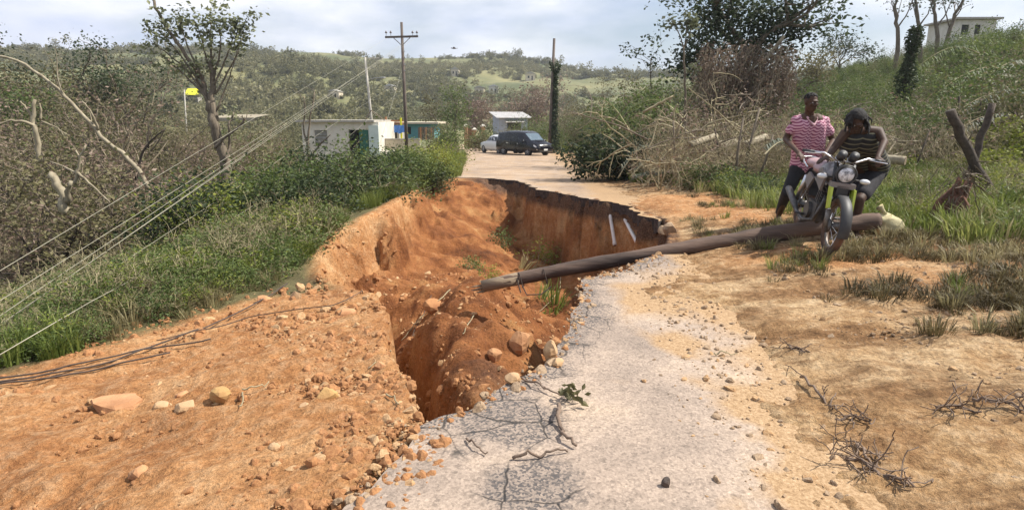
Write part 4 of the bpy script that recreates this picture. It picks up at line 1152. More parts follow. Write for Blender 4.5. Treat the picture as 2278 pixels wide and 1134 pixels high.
px_tree('slender_tree', 'slender bare-stemmed tree with a few leaf tufts in front of the big dark tree', 'tree', at_u(1524, 20), [
    ([at_u(1524, 20, -.2), P(1526, 240, 20), P(1524, 170, 20), P(1521, 105, 20)], .05, .03, 0), ([P(1522, 110, 20), P(1512, 78, 20), P(1497, 50, 20)], .022, .01, 4), ([P(1522, 108, 20), P(1528, 75, 20), P(1527, 48, 20)], .02, .01, 3), ([P(1523, 105, 20), P(1534, 80, 20), P(1539, 52, 20)], .02, .01, 3), ([P(1524, 170, 20), P(1542, 150, 20)], .015, .008, 1), ([P(1526, 240, 20), P(1505, 228, 20)], .02, .01, 1)], M_bark, (M_leaf_grey_d, 240, .14, .16), seed=14)
px_tree('slender_tree', 'thin dark-stemmed sapling with one leaf tuft low on the skyline right of the vine-covered pole', 'tree', at_u(1452, 34), [
    ([at_u(1452, 34, -.2), P(1448, 180, 34), P(1446, 150, 34), P(1448, 132, 34)], .04, .02, 6)], M_bark_dark, (M_leaf_dark, 220, .22, .2), seed=15)
for u, d, v, h0, lm, lab, sd in [(1865, 55, 66, 0, M_leaf_dark, 'small dark round-topped tree alone on the ridge', 571), (1785, 42, 100, 0, M_leaf_olive, 'small bare-trunked tree with thin crown right of the big tree', 572), (1560, 46, 160, 0, M_leaf, 'green tree half hidden behind the slender tree', 573), (1480, 50, 165, 0, M_leaf, 'green tree on the low ridge beyond the branch heap', 574), (1400, 60, 160, 0, M_leaf_olive, 'olive tree at the end of the far ridge', 575), (1340, 70, 158, 0, M_leaf_olive, 'hazy olive tree on the dip of the skyline', 576), (1420, 32, 205, 0, M_leaf, 'low green tree behind the heap of branches', 577), (1340, 36, 225, 0, M_leaf, 'low green tree above the roadside grass', 578)]:
    b_ = at_u(u, d); make_tree('ridge_tree', lab, 'tree', b_, max(1.5, up_v(b_, v) - b_.z), sd, lm, 1500, .2, .4, r=.12, trunk=.4, group='trees along the right ridge')
# creeper-clad column
b_ = at_u(1998, 25)
h = up_v(b_, 62) - b_.z
t = thing('creeper_clad_tree', 'narrow upright dead trunk wrapped in creepers on the green slope', 'tree', b_)
m = MB(); m.tube([(0, 0, -.2), (.05, 0, h * .5), (.18, 0, h)], [.16, .13, .08], 7, 0); m.build('trunk', M_bark_dark, t, True)
zz = rng.uniform(.2, 1.02, 3600) * h; m = MB()
aa = rng.uniform(0, 6.28, 3600); rad = (.20 + .24 * (1 - zz / h) + .08 * np.sin(zz * 4)) * rng.random(3600) ** .4
m.leaves(np.column_stack([np.cos(aa) * rad + .18 * (zz / h) ** 2, np.sin(aa) * rad, zz]), .12, 0, rng, .5); m.build('creeper', M_leaf_dark, t)
# bare storm-broken trees on the hilltop
for k, (ps, lab) in enumerate([([(1992, 130), (1998, 60), (1992, 10), (1988, -20)], 'thin bare trunk on the hilltop furthest from the hill house'), ([(2048, 120), (2044, 60), (2036, 8), (2040, -14)], 'grey bare trunk between two others on the hilltop'), ([(2086, 120), (2084, 60), (2078, 10), (2072, -30)], 'thick bare trunk on the hilltop beside the slanting one'), ([(2098, 110), (2112, 60), (2138, 8), (2152, -20)], 'slanting bare trunk on the hilltop nearest the hill house')]):
    pts = [P(u, v, 44) for u, v in ps]
    b_ = at_u(ps[0][0], 44)
    px_tree('hilltop_tree', lab, 'tree', b_, [([b_] + pts[1:], .16, .05, 5), ([pts[1], pts[1] + Vector((.5, 0, .8)), pts[1] + Vector((.8, 0, 1.9))], .06, .02, 4), ([pts[1], pts[1] + Vector((-.4, 0, .9)), pts[1] + Vector((-.6, .2, 1.8))], .05, .02, 4)], M_bark, (M_leaf_grey, 120, .3, .2), 'bare hilltop trees', 580 + k)

# ------------------------------------------------------------------ power poles and wires
def utility_pole(label, u, d, vtop, utop=None, arm=True, r=.13, mat=None, varm=83):
    b_ = at_u(u, d); top = P(utop or u, vtop, d)
    t = thing('utility_pole', label, 'utility pole', b_)
    rel = top - b_
    m = MB(); m.tube([(0, 0, -.4), tuple(rel * .5), tuple(rel)], [r, r * .85, r * .65], 9, 0); m.build('pole', mat or M_pole, t, True)
    if arm:
        c = P(utop or u, varm, d) - b_; c = rel * (c.z / rel.z)
        m = MB(); m.box((c.x, c.y - .16, c.z), (2.15, .11, .12), 0, (0, R(-1.5), 0)); m.build('crossarm', mat or M_pole, t)
        for sx in (-1, 1):
            m = MB(); m.tube([(c.x + sx * .55, c.y - .16, c.z - .05), (c.x, c.y - .13, c.z - .55)], .022, 4, 0); m.build('brace', M_pole, t)
        for x in (-1.0, -.7, .72, 1.0):
            m = MB(); m.tube([(c.x + x, c.y - .16, c.z + .05), (c.x + x, c.y - .16, c.z + .22)], .018, 5, 0)
            pin = m.build('insulator_pin', M_metal, t)
            m = MB(); m.tube([(c.x + x, c.y - .16, c.z + .22), (c.x + x, c.y - .16, c.z + .26), (c.x + x, c.y - .16, c.z + .36)], [.065, .075, .03], 8, 0); m.build('insulator', M_porcelain, pin, True)
        for z in (-.9, -1.3, -1.7, -2.1): add_box('bracket', M_metal, t, (c.x + .12, c.y - .1, c.z + z), (.10, .07, .06))
    return t, b_ + rel * 1.0
D1 = 42
pole1, top1 = utility_pole('dark wooden utility pole with crossarm and upright insulators, standing behind the left rim', 906, D1, 50, 893)
pole2, top2 = utility_pole('pale leaning concrete utility pole behind the white house', 836, 58, 128, 812, False, .15, M_pole_pale)
b_ = at_u(836, 58); m = MB(); c = P(812, 131, 58) - b_
m.tube([tuple(c), (c.x + 1.3, c.y, c.z + .05)], .04, 5, 0); m.build('crossarm', M_pole_pale, pole2)
c = P(820, 178, 58) - b_; m = MB(); m.tube([tuple(c), (c.x + .6, c.y, c.z + .18), (c.x + 1.1, c.y, c.z + .2)], .035, 5, 0); lp = m.build('lamp_arm', M_metal, pole2)
m = MB(); m.ball((c.x + 1.3, c.y, c.z + .19), (.3, .12, .07), 8, 5); m.build('lamp_head', M_metal, lp, True)
pole3, top3 = utility_pole('dark utility pole without arms, overgrown by vines near the van', 1222, 50, 86, 1233, False, .15)
b_ = at_u(1222, 50); rng = np.random.default_rng(601); m = MB()
h3 = top3.z - b_.z; zz = rng.uniform(0, .80, 2600) * h3; rad = .12 + .5 * np.exp(-zz / 2.2) * rng.random(2600) + .25 * np.exp(-((zz - .78 * h3) / .4) ** 2)
aa = rng.uniform(0, 6.28, 2600)
m.leaves(np.column_stack([np.cos(aa) * rad + .4 * zz / h3 + .35 * (1 - zz / h3), np.sin(aa) * rad, zz]), .2, 0, rng, .5); m.build('vine', M_leaf_dark, pole3)
utility_pole('thin pale pole beside the yellow-roofed hut across the valley', 420, 98, 200, 410, False, .13, M_pole_pale)

def cable(name, label, pts, r, mat, group, sides=5, sag=0.0, n=14):
    pts = [Vector(p) for p in pts]
    if len(pts) == 2:
        a, b_ = pts; q = [a + (b_ - a) * t - Vector((0, 0, sag * 4 * t * (1 - t))) for t in np.linspace(0, 1, n) ** 1.6]
    else: q = pts
    o = pts[0]
    m = MB(); m.tube([tuple(p - o) for p in q], r, sides, 0)
    ob = m.build(name, mat, None, True); ob.location = o
    return tag(ob, label, 'cable', group)
WL = [(605, .577, 864, 84), (660, .650, 872, 120), (706, .642, 900, 98), (735, .645, 918, 82), (741, .600, 926, 84), (775, .590, 898, 175)]
WLAB = ['topmost of the slack power lines crossing the scrub to the utility pole', 'second slack power line from the top crossing the scrub', 'third slack power line, upper of the close bundle over the scrub', 'slack power line in the middle of the close bundle', 'lowest line of the close bundle over the scrub', 'lowest slack power line, running just above the green edge']
for kw, (v0, sl, ue, ve) in enumerate(WL):
    a = P(-250, v0 + 250 * sl * 1.02, 4.4); e = P(ue, ve, D1)
    cable('overhead_wire', WLAB[kw], [a, e], .0042, M_wire, 'slack power lines over the scrub', 4, 0.0, 18)
for kw, (q, r) in enumerate([([(560, 660, 8.4), (640, 590, 10), (760, 467, 14), (830, 372, 20), (893, 160, D1)], .006), ([(-20, 800, 4.2), (200, 672, 5.6), (350, 592, 7.2), (604, 432, 12), (760, 318, 21), (893, 200, D1)], .0045), ([(600, 645, 8.6), (713, 552, 11), (882, 450, 15.2), (1000, 396, 19.6)], .006)]):
    cable('overhead_wire', ['loose wire dropping from the utility pole over the rim bushes to the green edge', 'long loose wire from the utility pole running lowest of all across the green edge', 'loose wire lying along the left earth wall of the slip'][kw], [P(*w) for w in q], r, M_wire, 'loose hanging wires', 4)
for k, q in enumerate([[(-30, 868), (60, 858), (150, 838), (270, 812), (350, 778), (450, 742), (560, 690), (640, 640)], [(-30, 862), (100, 842), (220, 812), (330, 788), (470, 765)], [(-30, 872), (120, 852), (250, 826), (380, 796)], [(350, 770), (470, 742), (560, 715), (760, 688), (960, 668)]]):
    pp = [ground_hit(u, v, height) for u, v in q]
    s = np.linspace(0, len(pp) - 1, 30); A = np.array([tuple(p) for p in pp])
    A = np.column_stack([np.interp(s, np.arange(len(pp)), A[:, c]) for c in range(3)])
    A[:, 2] = height(A[:, 0], A[:, 1]) + .048
    cable('fallen_cable', ['black cable lying over the loose earth to the green edge', 'short black cable in the bundle on the loose earth', 'black cable nearest the viewer in the bundle on the earth', 'thin dark wire trailing over the earth into the slip'][k], [tuple(p) for p in A], .0075 if k < 3 else .005, M_cable, 'cables lying on the earth', 5)

# ------------------------------------------------------------------ buildings
def wall_panel(m, x0, x1, z0, z1, y, th, holes, mi=0):
    """front wall between y and y+th with rectangular openings."""
    xs = sorted({x0, x1, *[h[0] for h in holes], *[h[1] for h in holes]})
    for a, b_ in zip(xs[:-1], xs[1:]):
        zs = [(z0, z1)]
        for h in holes:
            if h[0] <= a + 1e-6 and h[1] >= b_ - 1e-6:
                zs = [s for q in zs for s in ((q[0], min(q[1], h[2])), (max(q[0], h[3]), q[1])) if s[1] - s[0] > .02]
        for s in zs: m.box(((a + b_) / 2, y + th / 2, (s[0] + s[1]) / 2), (b_ - a, th, s[1] - s[0]), mi)

d = 44.0
pL, pR = P(672, 300, d), P(843, 300, d)
zt, W = up_v(pL, 272), pR.x - pL.x
hb = Vector((pL.x, d, H(pL.x + 2, d) - .6)); hh = zt - hb.z
t = thing('white_house', 'long low white house with green shutter door among the bushes', 'house', hb)
X = lambda u: (u - 672) / (843 - 672) * W
Zv = lambda v: up_v(pL, v) - hb.z
m = MB(); wall_panel(m, 0, W, 0, hh, 0, .2, [(X(700), X(728), Zv(320), Zv(290)), (X(776), X(820), 0.0, Zv(289))])
m.box((.1, 3, hh / 2), (.2, 5.6, hh)); m.box((W - .1, 3, hh / 2), (.2, 5.6, hh)); m.box((W / 2, 5.9, hh / 2), (W, .2, hh)); m.build('wall', M_white, t)
add_box('wall', M_mint, t, (X(832), -.06, hh / 2 - .1), (X(843) - X(821), .1, hh - .25))
w_ = add_box('window', M_block, t, ((X(700) + X(728)) / 2, .12, (Zv(320) + Zv(290)) / 2), (X(728) - X(700), .08, Zv(290) - Zv(320)))
for k in range(4): add_box('louvre', M_block, w_, ((X(700) + X(728)) / 2, .06, Zv(320) + (k + .5) * (Zv(290) - Zv(320)) / 4), (X(728) - X(700) - .06, .05, .05), (R(30), 0, 0))
dr = add_box('door', M_green, t, ((X(799) + X(819)) / 2, .05, Zv(289) / 2), (X(819) - X(799), .06, Zv(289) - .02))
for k in (-1, 0, 1): add_box('shutter_rib', M_green, dr, ((X(799) + X(819)) / 2 + k * .2, .01, Zv(289) / 2), (.05, .04, Zv(289) - .1))
add_box('interior', M_dark, t, ((X(776) + X(820)) / 2, .7, Zv(289) / 2), (X(820) - X(776), .05, Zv(289)))
add_box('roof', M_concrete, t, (W / 2 - .3, 2.9, hh + .07), (W + .1, 6.4, .14))
m = MB(); m.tube([(X(790), 3.2, hh + .1), (X(806), 3.2, hh + .85)], .04, 4); m.tube([(X(806), 3.2, hh + .85), (X(836), 3.2, hh + .1)], .04, 4); m.build('rafter', M_bark, t)
add_box('step', M_concrete, t, (X(720), -.5, .25), (3.0, .8, .5))

d = 52.0
def simple_house(name, label, u0, u1, vt, vb, d, wallm, roofm, depth=4, over=.3, rise=.0, cat='house', windows=(), roof_th=.1, sink=.5):
    a, b_ = P(u0, vb, d), P(u1, vb, d); w = b_.x - a.x; z0 = a.z - sink; h = up_v(a, vt) - z0
    t = thing(name, label, cat, Vector((a.x, d, z0)))
    m = MB(); wins = [(w * q[0], w * q[1], h * q[2], h * q[3]) for q in windows]
    wall_panel(m, 0, w, 0, h, 0, .15, wins)
    m.box((.08, depth / 2 + .1, h / 2), (.15, depth, h)); m.box((w - .08, depth / 2 + .1, h / 2), (.15, depth, h)); m.box((w / 2, depth, h / 2), (w - .32, .15, h))
    m.build('wall', wallm, t)
    for q in wins:
        f = add_box('window', M_dark, t, ((q[0] + q[1]) / 2, .11, (q[2] + q[3]) / 2), (q[1] - q[0], .04, q[3] - q[2]))
    if rise:
        m = MB(); m.prism([(-over, h), (w + over, h), (w / 2, h + rise)], 1, -over, depth + over); m.build('roof', roofm, t)
    else:
        add_box('roof', roofm, t, (w / 2, depth / 2, h + roof_th / 2 + .01), (w + 2 * over, depth + 2 * over, roof_th))
    return t, w, h
t, w, h = simple_house('open_shack', 'unroofed grey shack with orange posts between the white house and the pole', 844, 888, 276, 312, 50, M_concrete, M_rust, 3, .1, windows=[(.12, .34, .35, .85), (.6, .9, .3, .8)])
for u, v0, mt in [(860, 260, M_orange), (893, 262, M_yellow)]:
    q = P(u, 300, 49.6) - t.location; add_box('post', mt, t, (q.x, q.y, (up_v(P(u, 300, 49.6), v0) - t.location.z) / 2), (.13, .13, up_v(P(u, 300, 49.6), v0) - t.location.z))
add_box('beam', M_orange, t, (w / 2 + .3, -.15, h + .25), (w + .5, .1, .1))
# blue sheet hung out to dry
p0 = P(876, 279, 49); p1 = P(900, 296, 49); m = MB(); gxx = np.linspace(0, p1.x - p0.x, 10); V = []
for j in range(6):
    for i in range(10): V.append((gxx[i], .05 * math.sin(i * 1.7 + j * .6), -(p0.z - p1.z) * j / 5 * (1 - .1 * math.sin(i))))
m.add(V + [(a, b_ + .01, c) for a, b_, c in V], [(j * 10 + i, j * 10 + i + 1, j * 10 + i + 11, j * 10 + i + 10) for j in range(5) for i in range(9)] + [(60 + j * 10 + i, 60 + j * 10 + i + 10, 60 + j * 10 + i + 11, 60 + j * 10 + i + 1) for j in range(5) for i in range(9)])
o = m.build('tarpaulin', M_tarp, None, True); o.location = p0; tag(o, 'bright blue tarpaulin hung beside the shack with orange posts', 'tarpaulin')
simple_house('teal_house', 'low teal house with pale flat roof behind the utility pole', 893, 965, 276, 296, 56, M_teal, M_cream, 5, .5, windows=[(.1, .3, .3, .8), (.55, .7, .3, .8)], roof_th=.16)
t = thing('boundary_wall', 'low pale concrete wall in front of the shack', 'wall', P(842, 325, 46))
a, b_ = P(842, 318, 46), P(935, 318, 46); add_box('wall', M_cream, t, ((b_.x - a.x) / 2, 0, .1), (b_.x - a.x, .2, .75)); add_box('coping', M_concrete, t, ((b_.x - a.x) / 2, 0, .51), (b_.x - a.x, .28, .07))
t = thing('timber_fence', 'brown timber fence in front of the teal house', 'fence', P(930, 300, 52))
a, b_ = P(930, 300, 52), P(966, 300, 52)
for k in range(9): add_box('slat', M_orange if k % 3 == 1 else M_bark, t, ((b_.x - a.x) * (k + .5) / 9, .01 * (k % 2), .1), ((b_.x - a.x) / 9 - .02, .03, 1.0 + .05 * (k % 3)))

# zinc-roofed shed seen at its corner
d = 74.0
cn = P(1112, 290, d); zb = H(cn.x, d) - .3
t = thing('shed', 'pale blue plank shed with corrugated zinc roof behind the van', 'shed', Vector((cn.x, d, zb)), rz=R(12))
hA, hB = up_v(cn, 262) - zb, up_v(cn, 250) - zb
Ws, Ds = 3.4, 4.6
m = MB(); wall_panel(m, 0, Ws, 0, hA - .1, 0, .08, [(.9, 2.6, hA - 1.35, hA - .55)]); m.box((Ws - .05, Ds / 2, hA / 2 - .05), (.08, Ds, hA - .1)); m.build('wall', M_bluewall, t)
for k in range(11):
    m = MB(); y = .1 + (Ds - .2) * (k + .5) / 11; zt_ = hA - .12 + (hB - hA) * (k + .5) / 11; m.box((-.03 + .012 * (k % 2), y, zt_ / 2), (.035, (Ds - .2) / 11 - .025, zt_)); m.build('plank', M_bluewall, t)
f = add_box('window', M_dark, t, (1.75, .07, hA - .95), (1.7, .04, .8)); add_box('sill', M_white, f, (1.75, -.06, hA - 1.38), (1.9, .14, .07))
add_box('awning', M_zinc, t, (1.75, -.35, hA - .42), (2.3, .8, .05), (R(18), 0, 0))
m = MB(); n = 44
xs = np.linspace(-.45, Ws + .5, n); V = []
for y, z in ((-.5, hA - .02), (Ds + .4, hB + .08)):
    for i, x in enumerate(xs): V.append((x, y, z + .025 * (i % 2)))
V += [(a, b_, c - .02) for a, b_, c in V]
Fq = [(i, i + 1, n + i + 1, n + i) for i in range(n - 1)] + [(2 * n + i, 3 * n + i, 3 * n + i + 1, 2 * n + i + 1) for i in range(n - 1)] + [(i, 2 * n + i, 2 * n + i + 1, i + 1) for i in range(n - 1)]
m.add(V, Fq); m.build('roof', M_zinc, t)
for k, (u, lab) in enumerate([(1037, 'round-capped gate pillar beside the far bend of the road'), (1075, 'gate pillar with pale cap below the shed'), (1056, 'short gate pillar between the other two')]):
    q = at_u(u, 70); t = thing('gate_pillar', lab, 'pillar', q, 'gate pillars'); hgt = up_v(q, 282 if k < 2 else 290) - q.z
    add_box('shaft', M_stone_w, t, (0, 0, hgt / 2 - .2), (.42, .42, hgt + .4)); m = MB(); m.box((0, 0, hgt + .06), (.58, .58, .12)); m.box((0, 0, hgt + .2), (.45, .45, .16), 0, None, .3); m.build('cap', M_white, t)
q = at_u(1046, 71); t = thing('gate', 'closed brown sheet-metal gate between the pillars', 'gate', q); hgt = up_v(q, 286) - q.z
for k in range(4): add_box('panel', M_rust, t, (-.4 + .24 * k, .02 * (k % 2), hgt / 2), (.23, .04, hgt))

# homes dotted over the far hillside
FAR = [(742, 220, 2.6, 'cream', 0), (866, 208, 2.2, 'cream', 1), (1066, 212, 2.2, 'cream', 2), (1098, 209, 2.2, 'white', 3), (1180, 180, 2.2, 'cream', 4), (1012, 170, 1.8, 'cream', 6)]
FL = ['white house with pale roof above the white house by the road', 'cream house left of the dark utility pole on the far hill', 'cream house above the shed on the far hill', 'white house right above the shed roof on the far hill', 'white house high on the far hill left of the vine pole', 'white house midway up the far hill above the van', 'cream house midway up the far hill above the road', 'white house on the far hill right of the tall tree', 'white house between the two upper hill homes', 'white house right of the dark utility pole on the far hill']
for u, v, w, c, k in FAR:
    g = ground_hit(u, v, lambda x, y: hill_z(x, y), 420)
    s = max(1.0, g.y / 150); k2 = 1; t = thing('hillside_house', FL[k], 'house', Vector((g.x - w * s / 2, g.y, g.z + .2)), 'homes on the far hillside')
    W_, H_ = w * s * 1.0, 1.5 * s
    m = MB(); m.box((W_ / 2, 2 * s, H_ / 2 - .8), (W_, 4 * s, H_ + 1.6)); m.build('wall', M_white if c == 'white' else M_cream, t)
    m = MB(); m.prism([(-.3, H_ + .01), (W_ + .3, H_ + .01), (W_ / 2, H_ + .5 * s)], 1, -.3, 4 * s + .3); m.build('roof', M_zinc if k % 2 else M_concrete, t)
    add_box('window', M_dark, t, (W_ * .3, -.02, H_ * .5), (W_ * .18, .06, H_ * .35)); add_box('door', M_dark, t, (W_ * .68, -.02, H_ * .35), (W_ * .14, .06, H_ * .65))
# hut with bright yellow sheet roof
p_ = ground_hit(427, 232, lambda x, y: hill_z(x, y), 420); k_ = p_.y / F
t = thing('hut', 'small hut with bright yellow sheet roof across the valley', 'hut', p_)
add_box('wall', M_concrete, t, (0, 14 * k_, 6 * k_), (22 * k_, 18 * k_, 16 * k_))
add_box('roof', M_yellow, t, (0, 9 * k_, 25 * k_), (28 * k_, 22 * k_, 1.2 * k_), (R(38), 0, R(3)))
m = MB(); a = [P(u, 262, 92) for u in (465, 490, 515, 540, 566)]; a2 = [Vector((q.x, q.y + 6, q.z + .5)) for q in a]
m.add([tuple(q) for q in a + a2] + [(q.x, q.y, q.z - .5) for q in a], [(k, k + 1, k + 6, k + 5) for k in range(4)] + [(k + 10, k + 11, k + 1, k) for k in range(4)]); tag(m.build('track', M_bark_pale), kind='structure')
# house on the hilltop
t, w, h = simple_house('hilltop_house', 'pale flat-roofed house on the top of the green hill', 2128, 2212, 44, 80, 58, M_white, M_concrete, 4, .35, windows=[(.1, .3, .55, .85), (.45, .6, .55, .85)], roof_th=.16, sink=1.5)
# ------------------------------------------------------------------ cars
def paint(name, c, rough=.25, metal=.0, coat=.6):
    m, N, L, b = new_mat(name)
    b.inputs['Base Color'].default_value = (*c, 1); b.inputs['Roughness'].default_value = rough; b.inputs['Metallic'].default_value = metal; b.inputs['Coat Weight'].default_value = coat
    tc = N.new('ShaderNodeTexCoord'); n = tex(N, L, 'ShaderNodeTexNoise', 2.5, tc.outputs['Object'], Detail=6)
    r = ramp(N, [(.3, rough), (.75, min(1, rough + .3))]); L.new(n.outputs[0], r.inputs[0]); L.new(r.outputs[0], b.inputs['Roughness'])
    return m
M_black_paint = paint('black_car_paint', (.006, .006, .010), .10, 0, 0); M_white_paint = paint('white_car_paint', (.70, .70, .70))
M_glass_dark = paint('tinted_glass', (.010, .011, .013), .10, 0, 0); M_glass = paint('windscreen_glass', (.10, .14, .17), .06, 0, .2)
M_chrome = paint('chrome', (.62, .62, .64), .18, 1.0, 0); M_tyre = surf('tyre_rubber', (.025, .024, .023), (.05, .045, .04), 20, .9)
M_lamp = paint('lamp_glass', (.70, .72, .74), .12, 0, .5); M_red = paint('tail_lamp_red', (.35, .02, .02), .2); M_plate = paint('number_plate', (.75, .76, .74), .4)
M_blackp = surf('black_plastic', (.025, .025, .027), (.045, .043, .042), 12, .55)

def car(name, label, cat, pos, rz, st, body, scale=1.0):
    t = thing(name, label, cat, pos, rz=rz)
    def sec(s):
        x, hw, zl, zb, zt, rh = s
        return [(x, hw * .90, zl), (x, hw, zl + .16), (x, hw * 1.01, (zl + zb) / 2 + .05), (x, hw * .96, zb), (x, rh, zt - .05), (x, rh * .86, zt), (x, rh * .4, zt + .015)]
    S = [np.array(sec(s)) * scale for s in st]; V = []; n = 14
    for q in S:
        V += [tuple(p) for p in q] + [(p[0], -p[1], p[2]) for p in q[::-1]]
    Fq = []
    for i in range(len(S) - 1):
        for j in range(n):
            Fq.append((i * n + j, i * n + (j + 1) % n, (i + 1) * n + (j + 1) % n, (i + 1) * n + j))
    m = MB(); m.add(V, Fq + [tuple(range(n))[::-1], tuple((len(S) - 1) * n + k for k in range(n))]); m.build('body', body, t, True)
    def lerp_panel(name, a, b_, mat, j0=3, j1=4, lo=.12, hi=.9, side=1, off=.006, par=None):
        """a panel lying on the bodywork between two stations (floats)."""
        V = []
        for s in np.linspace(a, b_, 7):
            i = min(int(s), len(S) - 2); f = s - i; q = S[i] * (1 - f) + S[i + 1] * f
            for h in (lo, hi):
                p = q[j0] * (1 - h) + q[j1] * h; p = p.copy(); p[1] += off; p[2] += off * .3; p[1] *= side; V.append(p)
        m = MB(); V = V + [v - np.array([0, .012 * side, .01]) for v in V]
        m.add(V, [(2 * k, 2 * k + 2, 2 * k + 3, 2 * k + 1)[::side] for k in range(6)] + [(14 + 2 * k, 14 + 2 * k + 1, 14 + 2 * k + 3, 14 + 2 * k + 2)[::side] for k in range(6)])
        return m.build(name, mat, par or t)
    def top_panel(name, a, b_, mat, k=.92, off=.008):
        V = []
        for s in np.linspace(a, b_, 5):
            i = min(int(s), len(S) - 2); f = s - i; q = S[i] * (1 - f) + S[i + 1] * f
            w = q[5][1] * k; d_ = S[min(i + 1, len(S) - 1)][5] - S[i][5]; nn = unit(np.array([-d_[2], 0, d_[0]]))
            for y in (-w, -w * .4, w * .4, w): V.append(np.array([q[5][0], y, q[5][2] + (.015 if abs(y) < w * .9 else 0)]) + nn * off)
        m = MB(); m.add(V + [v - np.array([0, 0, .01]) for v in V], [(4 * r_ + c, 4 * (r_ + 1) + c, 4 * (r_ + 1) + c + 1, 4 * r_ + c + 1)[::-1] for r_ in range(4) for c in range(3)])
        return m.build(name, mat, t)
    return t, S, lerp_panel, top_panel

def wheel(parent, x, y, r, w, side, mr, spokes=6):
    m = MB(); th = np.linspace(0, 2 * math.pi, 25)
    prof = [(-w / 2, r * .70), (-w / 2, r * .94), (-w / 2 * .7, r), (w / 2 * .7, r), (w / 2, r * .94), (w / 2, r * .70)]
    V = []; k = len(prof)
    for a in th[:-1]:
        for p in prof: V.append((x + math.cos(a) * p[1], y + p[0], r + math.sin(a) * p[1]))
    m.add(V, [(i * k + j, i * k + (j + 1) % k, ((i + 1) % 24) * k + (j + 1) % k, ((i + 1) % 24) * k + j) for i in range(24) for j in range(k)])
    ty = m.build('wheel', M_tyre, parent, True)
    m = MB(); yy = y + side * w * .36
    for q in range(spokes):
        a = 2 * math.pi * q / spokes
        m.tube([(x, yy, r), (x + math.cos(a) * r * .68, yy, r + math.sin(a) * r * .68)], [r * .13, r * .10], 5)
    m.tube([(x, yy - .03, r), (x, yy + .03, r)], r * .2, 10); m.tube([(x + math.cos(a) * r * .69, yy, r + math.sin(a) * r * .69) for a in th], r * .06, 5, 0, False)
    m.build('rim', mr, ty, True)
    m = MB(); m.tube([(x, yy - side * .05, r), (x, yy - side * .04, r)], r * .66, 16); m.build('brake_disc', M_blackp, ty)

VAN = [(-2.36, .74, .42, .90, .95, .60), (-2.30, .84, .34, .98, 1.40, .62), (-2.12, .89, .28, 1.02, 1.60, .70), (-1.0, .90, .26, 1.02, 1.70, .74), (.25, .90, .26, 1.00, 1.70, .74), (.78, .90, .26, .99, 1.60, .70), (1.50, .89, .26, .98, 1.07, .70), (2.05, .86, .26, .86, .95, .66), (2.30, .78, .30, .70, .80, .58), (2.38, .66, .34, .55, .62, .5)]
vp = at_u(1166, 46)
van, S, side_p, top_p = car('van', 'black minivan parked across the far end of the road facing the verge', 'minivan', vp, R(-52), VAN, M_black_paint, 1.02)
for sd in (-1, 1):
    side_p('window', 1.35, 2.9, M_glass_dark, side=sd); side_p('window', 2.98, 4.0, M_glass_dark, side=sd); side_p('window', 4.06, 5.0, M_glass_dark, side=sd, hi=.85)
    dr = side_p('door', 3.98, 5.2, M_black_paint, 1, 2, .05, .95, sd, .004); side_p('handle', 4.05, 4.25, M_chrome, 2, 3, .45, .6, sd, .02, dr)
    dr = side_p('door', 2.95, 3.95, M_black_paint, 1, 2, .05, .95, sd, .004); side_p('handle', 3.02, 3.2, M_chrome, 2, 3, .45, .6, sd, .02, dr)
    for x in (-1.42, 1.46): wheel(van, x, sd * .80, .33, .22, sd, M_metal)
    side_p('headlight', 7.05, 7.95, M_lamp, 2, 3, .45, .95, sd, .012); side_p('tail_lamp', .4, 1.1, M_red, 2, 3, .3, .95, sd, .01)
    side_p('fog_lamp', 8.1, 8.7, M_chrome, 1, 2, .15, .7, sd, .015)
    m = MB(); m.ball((1.12, sd * 1.02, 1.06), (.08, .13, .09), 8, 6); m.build('mirror', M_black_paint, van, True)
top_p('windscreen', 5.08, 5.95, M_glass, .96)
m = MB()
for k in range(4): m.box((2.395 - .012 * k, 0, .60 + .055 * k), (.05, 1.05 + .04 * k, .03))
m.build('grille', M_chrome, van); add_box('number_plate', M_plate, van, (2.44, 0, .48), (.02, .34, .12)); add_box('bumper', M_blackp, van, (2.37, 0, .38), (.12, 1.2, .10))
SED = [(-2.1, .70, .40, .80, .88, .55), (-1.95, .80, .30, .92, 1.0, .58), (-1.3, .84, .25, .95, 1.06, .60), (-.75, .85, .24, .95, 1.42, .58), (.1, .85, .24, .95, 1.46, .60), (.55, .85, .24, .94, 1.38, .58), (1.15, .84, .24, .92, .98, .62), (1.85, .80, .25, .80, .86, .60), (2.08, .70, .32, .62, .70, .5)]
cp = at_u(1112, 50.5)
sed, S, side_p, top_p = car('car', 'white car mostly hidden behind the black minivan', 'car', cp, R(120), SED, M_white_paint)
for sd in (-1, 1):
    side_p('window', 2.6, 3.95, M_glass_dark, side=sd); side_p('window', 4.05, 5.3, M_glass_dark, side=sd, hi=.8); side_p('tail_lamp', .3, 1.0, M_red, 2, 3, .3, .95, sd, .01); side_p('headlight', 6.8, 7.6, M_lamp, 2, 3, .4, .95, sd, .01)
    for x in (-1.28, 1.3): wheel(sed, x, sd * .76, .31, .2, sd, M_metal)
top_p('windscreen', 5.1, 5.95, M_glass, .95); top_p('rear_window', 2.1, 2.95, M_glass_dark, .95)
add_box('number_plate', M_plate, sed, (-2.11, 0, .62), (.02, .4, .11))

